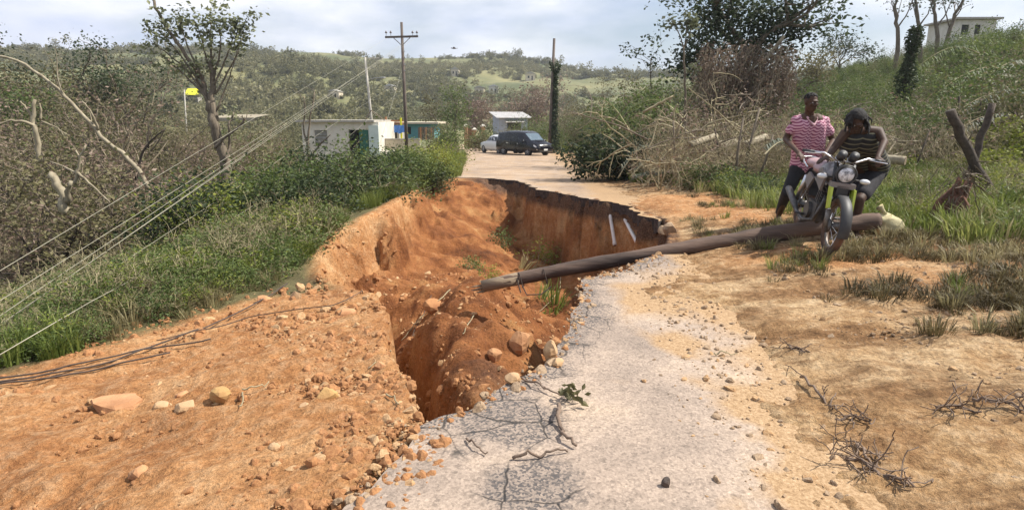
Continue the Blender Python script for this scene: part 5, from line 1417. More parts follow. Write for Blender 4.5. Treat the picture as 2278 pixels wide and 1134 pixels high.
# ------------------------------------------------------------------ fallen utility pole and things round it
PA, PB = P(1072, 637, 7.0), P(1950, 490, 7.35)
t = thing('fallen_pole', 'long weathered brown wooden utility pole lying across the slip and the road', 'fallen pole', PA)
rel = np.array(PB - PA); n = 90; s = np.linspace(0, 1, n); Lp = np.linalg.norm(rel)
q = rel * s[:, None]; q[:, 2] += .055 * np.sin(s * math.pi) ** .8; q[:, 1] += .012 * np.sin(s * 11); rr_ = np.interp(s, [0, .1, 1], [.068, .074, .102]) * (1 + .06 * vnoise(s * 30, s * 0, 5))
m = MB(); m.tube(q, rr_, 18, 0); Vp = m.V[0].reshape(n, 18, 3); ax_ = q[:, None, :]; gro = 1 + .07 * np.array([[vnoise(np.array(k * 1.9), np.array(i * .35), 6) for k in range(18)] for i in range(n)])[..., None]; Vp[:] = ax_ + (Vp - ax_) * gro; m.V[0] = Vp.reshape(-1, 3); po = m.build('shaft', M_pole_fallen, t, True)
m = MB(); m.tube([q[0] - unit(rel) * .004, q[8]], [.073, .079], 12, 0); [m.tube([q[0] + unit(rel) * .03 + np.array([0, -.05 + .02 * (k % 5), -.05 + .022 * (k // 2)]), q[0] - unit(rel) * (.05 + .03 * (k % 4)) + np.array([0, -.055 + .022 * (k % 5), -.055 + .025 * (k // 2)])], [.016, .003], 4, 0) for k in range(8)]; m.build('stripped_end', M_pole_end, t, True)
for f0, dz in ((.09, .02), (.15, -.02), (.33, .0)):
    c = rel * f0; m = MB(); a = np.linspace(0, 6.28, 14); e1 = np.array([0, 0, 1.0]); e2 = unit(np.cross(rel, e1))
    m.tube([c + (e1 * math.cos(x) + e2 * math.sin(x)) * (.092 + .01 * math.sin(x * 3)) + unit(rel) * (.02 * x) for x in a], .007, 4, 0, False); m.build('wire_wrap', M_cable, t)
m = MB(); c = rel * .10
m.tube([c + np.array([0, -.09, -.05]), c + np.array([.05, -.16, -.14]), c + np.array([.22, -.17, -.13]), c + np.array([.34, -.12, -.05])], .008, 5, 0); m.tube([c + np.array([.05, 0, .09]), c + np.array([-.06, -.08, .02]), c + np.array([-.02, -.14, -.12])], .008, 5, 0); m.build('loose_wire', M_cable, t)
def log(name, label, a, b_, r0, r1, mat, endm=None, cat='log', wob=.012, seed=1):
    a, b_ = np.array(a), np.array(b_); rng = np.random.default_rng(seed)
    s = np.linspace(0, 1, 9)[:, None]; q = (b_ - a) * s; q[1:-1] += rng.normal(0, wob * r0, (7, 3)) * 4
    t = thing(name, label, cat, Vector(a)); m = MB(); m.tube(q, np.linspace(r0, r1, 9), 10, 0); m.build('trunk', mat, t, True)
    d_ = unit(b_ - a)
    for e, rr, sg in ((q[0], r0, -1), (q[-1], r1, 1)):
        m = MB(); m.tube([e + d_ * sg * .001, e + d_ * sg * .006], rr * .93, 10, 0); m.build('cut_end', endm or M_pole_end, t)
    return t
log('log', 'pale weathered pole lying on the grass between the sack and the root stump', P(1962, 486, 8.2), P(2105, 450, 8.9), .085, .075, M_twig_pale, seed=2)
log('log', 'short pale sawn log on the grass beside the handlebar of the motorcycle', P(1955, 352, 11.5), P(2014, 358, 11.2), .085, .085, M_bark_pale, seed=3)
log('log', 'long pale sawn log under the heap of branches', P(1532, 324, 15.5), P(1592, 303, 16.2), .09, .085, M_bark_pale, seed=4)
log('log', 'pale sawn log between the branch heap and the man in pink', P(1655, 324, 15.0), P(1704, 305, 15.4), .10, .09, M_bark_pale, seed=5)
log('log', 'broad pale split trunk standing behind the small leaning posts', P(1596, 330, 16.6), P(1636, 318, 16.8), .17, .15, M_bark_pale, seed=6)
for (a, b_, k) in [((1358, 486, 11.5), (1368, 546, 10.75), 0), ((1392, 501, 10.7), (1432, 568, 9.7), 1)]:
    a = GH(a[0], a[1]); b_ = P(b_[0], b_[1], min(a.y - .5, GH(b_[0], b_[1]).y - .06)); t = thing('water_pipe', ['upper short white water pipe sticking out of the earth wall of the slip', 'lower white water pipe sticking out of the earth wall, reaching down to the fallen pole'][k], 'pipe', a)
    rel = np.array(b_ - a); d_ = unit(rel); m = MB(); m.tube([-d_ * .10, rel * .5, rel], .036, 10, 0, False); m.build('pipe', M_pvc, t, True)
    m = MB(); m.tube([rel - d_ * .01, rel + d_ * .004], .030, 10, 0); m.build('bore', M_rust, t)
    m = MB(); m.tube([rel * .9, rel * .98], .043, 10, 0); m.build('collar', M_pvc, t, True)

def rock(label, u, v, w, h, mat, seed, name='rock', sink=.36, depth=1.0, on=None, flat=.62):
    p_ = GH(u, v) if on is None else ground_hit(u, v, lambda x, y: base(x, y, False)); s = w * p_.y / F / 2; rng = np.random.default_rng(seed)
    m = MB(); m.ball((0, 0, 0), (1, 1, 1), 10, 8, jitter=.0); V = np.concatenate(m.V)
    # planes cut a ball into an angular stone
    for k in range(11):
        nn = unit(rng.normal(size=3)); dd = rng.uniform(.52, .8); e = V @ nn - dd; V = V - np.where(e > 0, e, 0)[:, None] * nn
    V = V * np.array([s, s * depth, h * p_.y / F * flat]) * 1.25
    m.V = [V]; o = m.build(name, mat); o.location = (p_.x, p_.y, (on if on is not None else p_.z) + V[:, 2].max() * (1 - 2 * sink)); o.rotation_euler = (rng.normal(0, .12), rng.normal(0, .12), rng.uniform(-.4, .4))
    return tag(o, label, 'rock')
for a in [('broad flat slab of orange earth tilted up on the loose earth', 258, 902, 112, 26, M_stone_o, 1), ('pale angular stone, largest of the cluster on the loose earth', 416, 916, 46, 32, M_stone_w, 2), ('pale rounded stone beside the largest of the cluster', 364, 910, 36, 22, M_stone_w, 3), ('small pale stone behind the cluster', 402, 886, 34, 18, M_stone_o, 4), ('ochre angular stone with dark underside in the middle of the earth', 492, 892, 50, 36, M_stone_y, 5), ('ochre stone at the edge of the crack', 728, 892, 48, 44, M_stone_y, 6), ('rounded orange stone near the bottom of the earth', 306, 1064, 46, 34, M_stone_o, 7), ('small pale oblong stone low on the loose earth', 612, 1004, 28, 20, M_stone_w, 8), ('pale stone beside the crack under the trench', 678, 910, 22, 18, M_stone_w, 9), ('dark wedge of earth beside the bitumen edge', 694, 1040, 30, 34, M_clod, 10),
          ('red-orange boulder on the slumped earth below the road edge', 1155, 768, 56, 46, M_stone_o, 11), ('lower orange stone on the slumped earth', 1100, 800, 34, 28, M_stone_o, 12), ('orange stone in the gravelly slump near the trench', 848, 824, 34, 26, M_stone_o, 13), ('long dark clod on the ridge of slumped earth', 966, 690, 44, 30, M_clod, 14), ('pale stone among rubble at the head of the earth fan', 660, 668, 30, 22, M_stone_w, 15), ('orange stone among rubble by the green edge', 590, 672, 34, 24, M_stone_o, 16), ('grey stone at the right tip of the slip', 1492, 520, 34, 26, M_gravel, 17), ('second grey stone under the right tip of the slip', 1478, 540, 26, 22, M_gravel, 18), ('flat brown stone on the edge of the crack', 770, 700, 40, 18, M_stone_o, 19)]:
    rock(*a)
for lab, u, v, w, h, mt, sd in [('pale broken block of road base at the road edge', 1222, 800, 36, 40, M_stone_w, 36), ('yellowish chunk of road base at the road edge above the sticks', 1142, 858, 40, 22, M_stone_w, 32), ('small pale flat chip lying on the asphalt near the broken edge', 1241, 819, 30, 14, M_stone_w, 33), ('small dark lump of bitumen on the asphalt', 1481, 1094, 20, 22, M_cable, 34)]:
    rock(lab, u, v, w, h, mt, sd, 'road_fragment', .22, on=.012)
def stick(label, q, r, mat, seed, leaf=None, name='stick', lift=.012, twigs=0, parent=None, side=1):
    pp = [GH(u, v) for u, v in q]; o_ = pp[0]; rng = np.random.default_rng(seed)
    s = np.linspace(0, len(pp) - 1, len(pp) * 4); A = np.array([tuple(p - o_) for p in pp]); A = np.column_stack([np.interp(s, np.arange(len(pp)), A[:, c]) for c in range(3)])
    A[:, 2] += r + lift + np.abs(rng.normal(0, .012, len(A))) + .02 * np.sin(s * 2) ** 2; A[1:-1, :2] += rng.normal(0, r * .5, (len(A) - 2, 2))
    t = thing(name, label, 'twig', o_); m = MB(); m.tube(A, np.linspace(r, r * .55, len(A)), 6, 0)
    tips = []
    for k in range(twigs):
        i = rng.integers(1, len(A)); grow(m, A[i], np.array([rng.normal(), rng.normal(), .25]), .16 * rng.uniform(.5, 1.3), r * .5, 1, rng, tips, (1, 3), .8, .6, .25, .0, 3)
    m.build('stem', mat, t, True)
    if leaf:
        m = MB(); c = A[-1]; m.leaves(c + rng.normal(0, .035, (40, 3)) * np.array([1, 1, .5]) + np.array([.03, 0, .02]), .06, 0, rng); m.build('foliage', leaf, t)
    return t
stick('dark forked twig with a green leaf tuft on the asphalt beside the slip', [(1160, 852), (1205, 874), (1255, 896)], .007, M_stick, 41, M_leaf_olive, twigs=1)
stick('dark bent stick pointing down the asphalt below the leaf tuft', [(1243, 910), (1240, 950), (1252, 985), (1282, 1010)], .013, M_stick, 42)
stick('long thin dark stick lying nearly level on the cracked asphalt', [(1140, 1030), (1185, 1031), (1225, 1022), (1262, 1016)], .008, M_stick, 43)
stick('thin pale stick on the asphalt near the verge', [(1588, 797), (1612, 798), (1640, 796)], .006, M_twig_pale, 44)
stick('small bent twig on the crazed asphalt', [(1038, 990), (1060, 1012), (1085, 1022)], .006, M_stick, 45)
for k, (q, lab, tw) in enumerate([([(1880, 1035), (1930, 1055), (1975, 1080), (2030, 1108)], 'dark dead root clump on the verge nearest the viewer', 16), ([(1905, 1000), (1925, 1040), (1950, 1060)], 'forked dead root rising from the nearest clump', 8), ([(1855, 950), (1900, 946), (1935, 955)], 'small dead twig bundle above the nearest root clump', 8), ([(2080, 916), (2130, 925), (2180, 935)], 'thin dry twig bundle far out on the verge', 8), ([(1755, 780), (1790, 800)], 'dark clod of roots on the edge of the asphalt', 8), ([(1780, 850), (1830, 905), (1850, 925)], 'dark strip of torn bitumen edge along the verge', 4), ([(2160, 900), (2230, 915), (2290, 930)], 'dead brushwood at the frame edge on the verge', 9)]):
    stick(lab, q, .009, M_stick, 50 + k, None, 'dead_root', .01, tw)
for k, (q, lab) in enumerate([([(1002, 648), (975, 680), (945, 705), (918, 735), (892, 768)], 'pale root hanging down the slumped earth'), ([(1055, 705), (1036, 740), (1030, 750)], 'short pale root in the middle of the slump'), ([(1250, 600), (1245, 650), (1200, 700)], 'long thin root over the dark hollow'), ([(860, 890), (880, 905), (888, 918)], 'short curved straw on the edge of the earth'), ([(540, 880), (542, 905), (535, 920)], 'thin bent straw standing on the loose earth'), ([(540, 878), (570, 872), (600, 862)], 'thin level straw on the loose earth'), ([(870, 790), (840, 815), (820, 830)], 'pale stick across the rim of the trench')]):
    stick(lab, q, .008 if k in (0, 2) else .006, M_twig_pale, 70 + k, None, 'root')
# plants that slid down with the earth
def clump(label, u, v, s, src, seed, lift=0):
    p_ = GH(u, v); o = bpy.data.objects.new('fallen_shrub' if src not in tf_dry + tf_green else 'fallen_grass_tuft', src); COL.objects.link(o); o.location = p_ + Vector((0, 0, lift)); o.scale = (s, s, s); o.rotation_euler = (.5 * math.sin(seed), .6 * math.cos(seed * 3), seed)
    tag(o, label, 'plant')
clump('small grey-green plant slid onto the ledge under the far rim', 1112, 545, .9, lo_green[0], 1); clump('yellowish plant standing in the slip behind the fallen pole', 1192, 592, 1.0, lo_bright[0], 2); clump('dry yellow grass tuft in the slip beside the yellowish plant', 1165, 600, 1.5, tf_dry[0], 3); clump('dark grass clump hanging in the hollow below the fallen pole', 1232, 690, 1.6, tf_green[0], 4); clump('grassy sod slid down beside the dark grass clump', 1210, 668, 1.3, tf_green[1], 5); clump('pale leafy plant at the left end of the fallen pole', 1045, 598, .7, lo_green[1], 6); clump('small leafy plant lying behind the end of the fallen pole', 1085, 622, .6, lo_bright[0], 7)

# sack, root stump, crossed posts, leaning sticks
sp_ = GH(1976, 524); rng = np.random.default_rng(81)
m = MB(); m.ball((0, 0, .13), (.17, .12, .15), 22, 16); V = np.concatenate(m.V)
V[:, 0] += np.where(V[:, 2] > .12, -(V[:, 2] - .12) * .55, 0); V[:, :2] *= (1 + .12 * vnoise(V[:, 2] * 20, np.arctan2(V[:, 1], V[:, 0]) * 2.2, 5))[:, None]; V[:, 2] = np.where(V[:, 2] < .02, .0, V[:, 2]); V += .018 * np.column_stack([vnoise(V[:, 1] * 16, V[:, 2] * 16, k) for k in (7, 8, 9)])
m.V = [V]; t = thing('sack', 'crumpled cream sack tied at the neck beside the barefoot man', 'sack', sp_); m.build('bag', M_sack, t, True)
m = MB(); m.tube([(-.09, 0, .26), (-.11, .0, .31), (-.15, .01, .35)], [.04, .022, .05], 8); m.build('neck', M_sack, t, True)
m = MB(); m.ball((-.15, -.03, .06), (.045, .05, .06), 9, 7); m.build('corner', M_stone_y, t, True)
st_ = GH(2112, 500); t = thing('root_stump', 'torn reddish-brown root stump leaning at the foot of the crossed posts', 'stump', st_)
m = MB()
for k in range(16):
    a = rng.uniform(0, 6.28); r_ = rng.uniform(.05, .26); top = np.array([.06 + rng.normal(0, .05), rng.normal(0, .04), rng.uniform(.30, .62)])
    m.tube([(math.cos(a) * r_, math.sin(a) * r_ * .6, -.05), (math.cos(a) * r_ * .7 + rng.normal(0, .03), math.sin(a) * r_ * .4, top[2] * .5), tuple(top)], [.05, .04, .022], 6, 0)
m.build('root', surf('torn_root', (.20, .095, .06), (.09, .05, .035), 12, .95, bump=.6), t, True)
m = MB()
for k in range(46):
    p0 = np.array([rng.normal(.02, .10), rng.normal(0, .08) - .08, rng.uniform(.2, .75)]); d_ = np.array([rng.normal(.15, .25), rng.normal(0, .1), rng.normal(-.35, .2)]) * .5; m.tube([p0, p0 + d_ * .5 + rng.normal(0, .02, 3), p0 + d_], .006, 3, 0)
m.build('fibre', M_bark, t)
DX = 9.3
for q, r0, lab in [(((2114, 246), (2160, 348), (2214, 448)), .075, 'stout dark post of the crossed pair, slanting down away from the stump'), (((2208, 230), (2180, 320), (2150, 400), (2118, 470)), .055, 'thinner dark post of the crossed pair, slanting down to the root stump')]:
    pts = [P(u, v, DX + (.12 if r0 < .07 else 0)) for u, v in q]; o_ = pts[-1]
    t = thing('leaning_post', lab, 'post', o_, 'crossed posts'); m = MB()
    A = np.array([tuple(p - o_) for p in pts]); s = np.linspace(0, len(A) - 1, 12); A = np.column_stack([np.interp(s, np.arange(len(A)), A[:, c]) for c in range(3)]); A[1:-1] += rng.normal(0, .012, (10, 3))
    m.tube(A, np.linspace(r0 * .9, r0, 12), 8, 0); m.build('shaft', M_bark_dark, t, True)
    m = MB()
    for k in range(9):
        i = rng.integers(0, 9); m.tube([A[i], A[i] + rng.normal(0, .12, 3) + np.array([0, 0, .05])], [.012, .004], 4, 0)
    m.build('twig', M_bark, t)
for (u, v, d_, u2, v2, r, lab) in [(1636, 400, 14, 1654, 262, .035, 'grey leaning fence post right of the pale split trunk'), (1652, 372, 14.5, 1690, 240, .04, 'weathered leaning post beside the fence post'), (1676, 395, 14, 1720, 300, .03, 'thin slanting stick near the man in pink'), (1505, 380, 15.5, 1498, 268, .035, 'pale upright stake in front of the branch heap'), (1615, 352, 15.5, 1590, 285, .03, 'dark stake beside the long pale log'), (2030, 370, 13, 2068, 290, .02, 'thin dark sapling standing in the meadow'), (2135, 300, 15, 2134, 215, .04, 'dark upright post on the green bank behind the crossed posts'), (2178, 300, 15, 2182, 225, .035, 'second dark upright post on the green bank')]:
    a, b_ = at_u(u, d_, -.05), P(u2, v2, d_); t = thing('stake', lab, 'stake', a, 'stakes on the right bank'); rel = np.array(b_ - a)
    m = MB(); m.tube([np.zeros(3), rel * .5 + rng.normal(0, .03, 3), rel], [r, r * .85, r * .6], 6, 0); m.build('shaft', M_bark if 'dark' not in lab else M_bark_dark, t, True)
    m = MB(); m.tube([rel * .7, rel * .85 + np.array([.12, 0, .12])], [r * .4, r * .2], 4, 0); m.build('twig', M_bark, t)

# ------------------------------------------------------------------ heap of fallen branches and fronds
def frond(label, a, b_, sagz, leaflen, leafm, stemm, seed, n=44, group=None):
    a, b_ = np.array(a), np.array(b_); rng = np.random.default_rng(seed); s = np.linspace(0, 1, n)
    q = a + (b_ - a) * s[:, None]; q[:, 2] += sagz * np.sin(s * math.pi); o_ = q[0].copy(); q = q - o_
    t = thing('palm_frond', label, 'palm frond', Vector(o_), group); m = MB(); m.tube(q, np.linspace(.022, .005, n), 5, 0); m.build('rib', stemm, t, True)
    m = MB(); dd = np.gradient(q, axis=0); dd /= np.linalg.norm(dd, axis=1)[:, None]
    for i in range(5, n):
        for sd in (-1, 1):
            w = unit(np.cross(dd[i], [0, 0, 1]) * sd + dd[i] * .55 + np.array([0, 0, .15]) + rng.normal(0, .15, 3)); L = leaflen * (1 - .6 * abs(s[i] - .45)) * rng.uniform(.7, 1.1)
            p0 = q[i]; p1 = p0 + w * L * .5 + np.array([0, 0, .01]); p2 = p0 + w * L + np.array([0, 0, -L * .35]); e = unit(np.cross(w, [0, 0, 1])) * .016
            V = [p0 - e * .5, p0 + e * .5, p1 + e, p1 - e, p2]; m.add(V, [(0, 1, 2, 3), (3, 2, 4)], 0)
    m.build('leaflet', leafm, t)
FR = [((1375, 396, 17.5), (1450, 325, 18.2), .25, .42, M_leaf_grey, 'silvery green palm frond drooping onto the road edge from the dark bush'), ((1402, 394, 17.2), (1480, 352, 17.6), .18, .38, M_leaf_grey, 'lower silvery palm frond touching the asphalt'), ((1440, 396, 16.6), (1520, 322, 17.4), .2, .40, M_grass_dry, 'yellowing palm frond leaning up towards the long pale log'), ((1455, 386, 16.2), (1545, 344, 16.6), .12, .34, M_grass_dry, 'flattened yellow palm frond in front of the long pale log'), ((1500, 386, 15.8), (1412, 392, 16.0), .06, .3, M_leaf_grey, 'short silvery frond lying flat along the grass'), ((1525, 270, 18.5), (1405, 240, 19.5), .4, .45, M_leaf, 'green palm frond arching out of the top of the heap'), ((1405, 300, 18.5), (1318, 217, 19.5), .3, .4, M_leaf, 'green frond pointing out over the road from the heap'),
      ((2290, 212, 16), (2110, 262, 15), .3, .55, M_leaf_grey, 'long grey-green palm frond fallen across the bank above the crossed posts'), ((2250, 158, 20), (2075, 215, 19), .4, .6, M_leaf, 'green palm frond flattened on the slope below the hill house'), ((2290, 150, 22), (2180, 190, 20.5), .4, .6, M_leaf_grey, 'pale palm frond flattened high on the slope'), ((2180, 120, 27), (2040, 150, 26), .5, .8, M_leaf, 'green palm frond flattened near the creeper-clad trunk'), ((2240, 262, 14.5), (2120, 300, 14), .2, .45, M_leaf_grey, 'grey-green frond in the hollow behind the crossed posts'), ((1700, 345, 13.5), (1768, 318, 14), .15, .4, M_leaf_grey, 'grey-green frond beside the man in pink')]
for k, (a, b_, sg, L, lm, lab) in enumerate(FR):
    frond(lab, P(*a), P(*b_), sg, L, lm, M_twig_pale, 700 + k)
shrub_thing('big dark glossy bush at the road edge below the heap of branches', at_u(1356, 19.0), 1.55, 610, M_leaf_dark, 3400, .15, 1.5, 16)
shrub_thing('dark leafy bush filling the hollow under the heap of branches', at_u(1425, 19.0), 1.5, 611, M_leaf_dark, 3000, .14, 1.1, 14)
shrub_thing('green leafy clump on the bank below the pale split trunk', at_u(1590, 14.2), .75, 612, M_leaf, 1600, .08, 1.3, 12)
shrub_thing('low green clump in front of the leaning fence posts', at_u(1655, 12.6), .55, 613, M_leaf, 1400, .07, 1.4, 12)
shrub_thing('low dark clump left of the man in pink', at_u(1700, 11.6), .45, 614, M_leaf_dark, 1100, .06, 1.4, 12)
shrub_thing('yellow-green bush on the right bank past the crossed posts', at_u(2255, 13.5), 1.1, 615, M_leaf_bright, 2600, .09, 1.1, 14)
shrub_thing('second yellow-green bush lower on the right bank', at_u(2215, 12.2), .6, 616, M_leaf_bright, 1500, .08, 1.2, 12)
for k, (u, d_, h) in enumerate([(1395, 21, 1.9), (1450, 22, 2.3), (1510, 21, 2.2), (1575, 20, 1.9), (1480, 24, 2.8), (1630, 22, 2.2), (1700, 21, 2.0), (1760, 19, 1.6)]):
    shrub_thing(['flattened olive bush at the road end of the branch heap', 'flattened green bush just behind the big dark glossy bush', 'browned bush under the hooked pale branch', 'flattened olive bush behind the long pale log', 'green bush at the back of the branch heap below the slender tree', 'browned bush behind the leaning fence posts', 'olive bush between the fence posts and the man in pink', 'green bush behind the head of the man in pink'][k], at_u(u, d_), h, 620 + k, [M_leaf_olive, M_leaf, M_leaf_brown][k % 3], 1500, .12, 1.2, 13, 'flattened bushes in the heap')
rng = np.random.default_rng(640)
for k in range(95):
    u, d_ = rng.uniform(1385, 1770), rng.uniform(15.5, 21.5); a = at_u(u, d_, rng.uniform(.2, 1.5 - .9 * max(0, (u - 1550) / 200)))
    L = rng.uniform(.9, 2.4); an = rng.normal(.1, .9); d0 = np.array([math.cos(an) * rng.choice([-1, 1]), rng.normal(0, .4), rng.uniform(-.2, .8)])
    m = MB(); tips = []; grow(m, np.zeros(3), d0, L, rng.uniform(.018, .038), 2, rng, tips, (1, 3), .8, .5, .16, -.06, 5)
    o = m.build('fallen_branch', M_twig_pale if rng.random() < .75 else M_bark, None, True); o.location = a
    tag(o, 'stripped pale branch tangled in the roadside heap', 'branch', 'stripped branches in the roadside heap')
# dead brush dragged together under and behind the branches
br_src = [shrub_mesh('dead_brush', 660 + k, 1.7, 1.1, 12, 160, .09, [M_twig_pale, M_leaf_brown if k else M_leaf_olive], 3, .2, .014, (2, 3)) for k in range(2)]
p = scatter(150, 1380, 1790, 14.5, 23, lambda x, y: (x > xr(y) + .5) & ((x - 1.6) / y > .13), 1.0, 41)
stuff('brush', p, rg.uniform(.5, 1.05, len(p)), br_src, None, rot=np.column_stack([rg.normal(0, .9, len(p)), rg.normal(0, .9, len(p)), rg.uniform(0, 6.28, len(p))]))
p = scatter(280, 1780, 2500, 13, 30, lambda x, y: x > xr(y) + 4, 1.0, 42)
stuff('brush', p, rg.uniform(.4, .95, len(p)), br_src, None, rot=np.column_stack([rg.normal(0, .9, len(p)), rg.normal(0, .9, len(p)), rg.uniform(0, 6.28, len(p))]))
t = px_tree('fallen_branch', 'long straight pale branch slanting out of the top of the heap', 'branch', P(1440, 245, 17.5), [([P(1430, 250, 17.5), P(1465, 230, 17.5), P(1498, 214, 17.4)], .04, .03, 0), ([P(1455, 237, 17.5), P(1475, 250, 17.4), P(1490, 270, 17.3)], .02, .01, 1)], M_twig_pale, seed=641)
t = px_tree('fallen_branch', 'pale hooked branch arching upright in the middle of the heap', 'branch', P(1502, 300, 17), [([P(1502, 310, 17), P(1499, 270, 17), P(1500, 245, 17), P(1508, 232, 17)], .035, .02, 0), ([P(1500, 268, 17), P(1522, 290, 16.9), P(1540, 300, 16.8)], .02, .01, 1)], M_twig_pale, seed=642)
for k in range(20):
    u, y_ = rng.uniform(1800, 2330), rng.uniform(15, 30); a = at_u(u, y_, rng.uniform(.5, 1.1)); L_ = rng.uniform(1.8, 3.0); an = rng.normal(math.pi, .5)
    b_ = a + Vector((math.cos(an) * L_, math.sin(an) * L_ * .6, 0)); b_.z = H(b_.x, b_.y) + rng.uniform(.1, .5)
    frond('green palm frond flattened over the scrub of the right slope', tuple(a), tuple(b_), rng.uniform(.25, .6), .55, [M_leaf, M_leaf, M_leaf_grey, M_leaf_bright][k % 4], M_twig_pale, 750 + k, 36, 'flattened fronds on the right slope')
for k in range(9):
    u, y_ = rng.uniform(1800, 2330), rng.uniform(14, 27); a = at_u(u, y_, rng.uniform(.3, .7)); an = rng.normal(2.9, .5); L_ = rng.uniform(1.5, 3.2); m = MB(); tips = []
    grow(m, np.zeros(3), (math.cos(an), math.sin(an) * .6, rng.uniform(-.15, .25)), L_, rng.uniform(.035, .065), 2, rng, tips, (1, 3), .7, .5, .1, -.03, 6)
    t = thing('wind_thrown_tree', 'wind-thrown bare trunk lying over the right slope', 'fallen tree', a, 'wind-thrown trunks on the right slope'); m.build('trunk', [M_bark_pale, M_bark][k % 2], t, True)
# a bird over the road
bp_ = P(1010, 108, 60); t = thing('bird', 'small dark bird gliding in the sky above the road', 'bird', bp_)
m = MB(); m.ball((0, 0, 0), (.22, .06, .06), 9, 6); m.ball((-.24, 0, .02), (.06, .045, .045), 7, 5); m.prism([(.18, -.05), (.36, -.09), (.36, .09), (.18, .05)], 2, -.01, .01); m.build('body', M_cable, t, True)
for sd in (-1, 1):
    m = MB(); m.add([(-.1, sd * .04, .03), (.1, sd * .04, .03), (.06, sd * .25, .10), (-.06, sd * .25, .10), (.10, sd * .55, .04), (-.1, sd * .04, .01), (.1, sd * .04, .01), (.06, sd * .25, .085), (-.06, sd * .25, .085)], [(0, 1, 2, 3), (3, 2, 4), (5, 8, 7, 6), (8, 4, 7)]); m.build('wing', M_cable, t)
# ------------------------------------------------------------------ motorcycle
M_lens = surf('headlight_lens', (.75, .75, .78), (.16, .16, .17), 14, .1, stops=(.45, .6))
M_lime = paint('lime_plastic', (.42, .50, .04), .35, 0, .3); M_silver = paint('silver_paint', (.22, .20, .20), .35, .3, .3); M_alloy = surf('engine_alloy', (.16, .15, .145), (.08, .075, .07), 15, .5, .7)
M_pinkseat = surf('pink_vinyl', (.46, .30, .31), (.30, .19, .19), 5, .5, bump=.2); M_rimw = surf('dull_rim', (.26, .23, .21), (.14, .12, .10), 18, .5, .6)
M_mudtyre = surf('muddy_tyre', (.05, .035, .028), (.16, .085, .05), 9, .95, bump=.5)
fp = GH(1838, 566)
HD = Vector((-.19, -.98, 0)).normalized()
rzb = math.atan2(HD.y, HD.x)
bo = Vector((fp.x, fp.y, fp.z)) - HD * .64
BR = Matrix.Translation((bo.x, bo.y, fp.z)) @ Matrix.Rotation(rzb, 4, 'Z') @ Matrix.Rotation(R(-8), 4, 'X') @ Matrix.Translation((.64, 0, 0)) @ Matrix.Rotation(R(3.5), 4, 'Y') @ Matrix.Translation((-.64, 0, 0))
bike = thing('motorcycle', 'muddy motorcycle with lime fork guards being pushed over the fallen pole', 'motorcycle')
bike.matrix_world = BR
def B(x, y, z): return BR @ Vector((x, y, z))
def cyl(name, mat, parent, a, b_, r, sides=10, r2=None, smooth_=True):
    m = MB(); m.tube([a, b_], [r, r if r2 is None else r2], sides); return m.build(name, mat, parent, smooth_)
def moto_wheel(x, R_, w):
    n, k = 36, 10; V = []
    for i in range(n):
        a = 2 * math.pi * i / n
        for j in range(k):
            b_ = 2 * math.pi * j / k; rr = R_ - w + math.cos(b_) * w + (.004 if (i + j) % 2 else 0) * (math.cos(b_) > .3); V.append((x + math.cos(a) * rr, math.sin(b_) * w * .85, R_ + math.sin(a) * rr))
    m = MB(); m.add(V, [(i * k + j, i * k + (j + 1) % k, ((i + 1) % n) * k + (j + 1) % k, ((i + 1) % n) * k + j) for i in range(n) for j in range(k)])
    ty = m.build('wheel', M_mudtyre, bike, True)
    th = np.linspace(0, 2 * math.pi, 33); m = MB(); m.tube([(x + math.cos(a) * (R_ - 2 * w + .008), 0, R_ + math.sin(a) * (R_ - 2 * w + .008)) for a in th], .018, 6, 0, False); m.build('rim', M_rimw, ty, True)
    m = MB(); m.tube([(x, -.06, R_), (x, .06, R_)], .05, 12); m.tube([(x, -.075, R_), (x, -.06, R_)], .075, 14); m.build('hub', M_alloy, ty, True)
    m = MB()
    for q in range(18):
        a = 2 * math.pi * q / 18 + .1; m.tube([(x + .045 * math.cos(a + .6), .05 * (-1) ** q, R_ + .045 * math.sin(a + .6)), (x + (R_ - 2 * w) * math.cos(a), 0, R_ + (R_ - 2 * w) * math.sin(a))], .003, 3, 0)
    m.build('spokes', M_chrome, ty)['kind'] = 'stuff'
    return ty
moto_wheel(.64, .31, .046); moto_wheel(-.62, .30, .052)
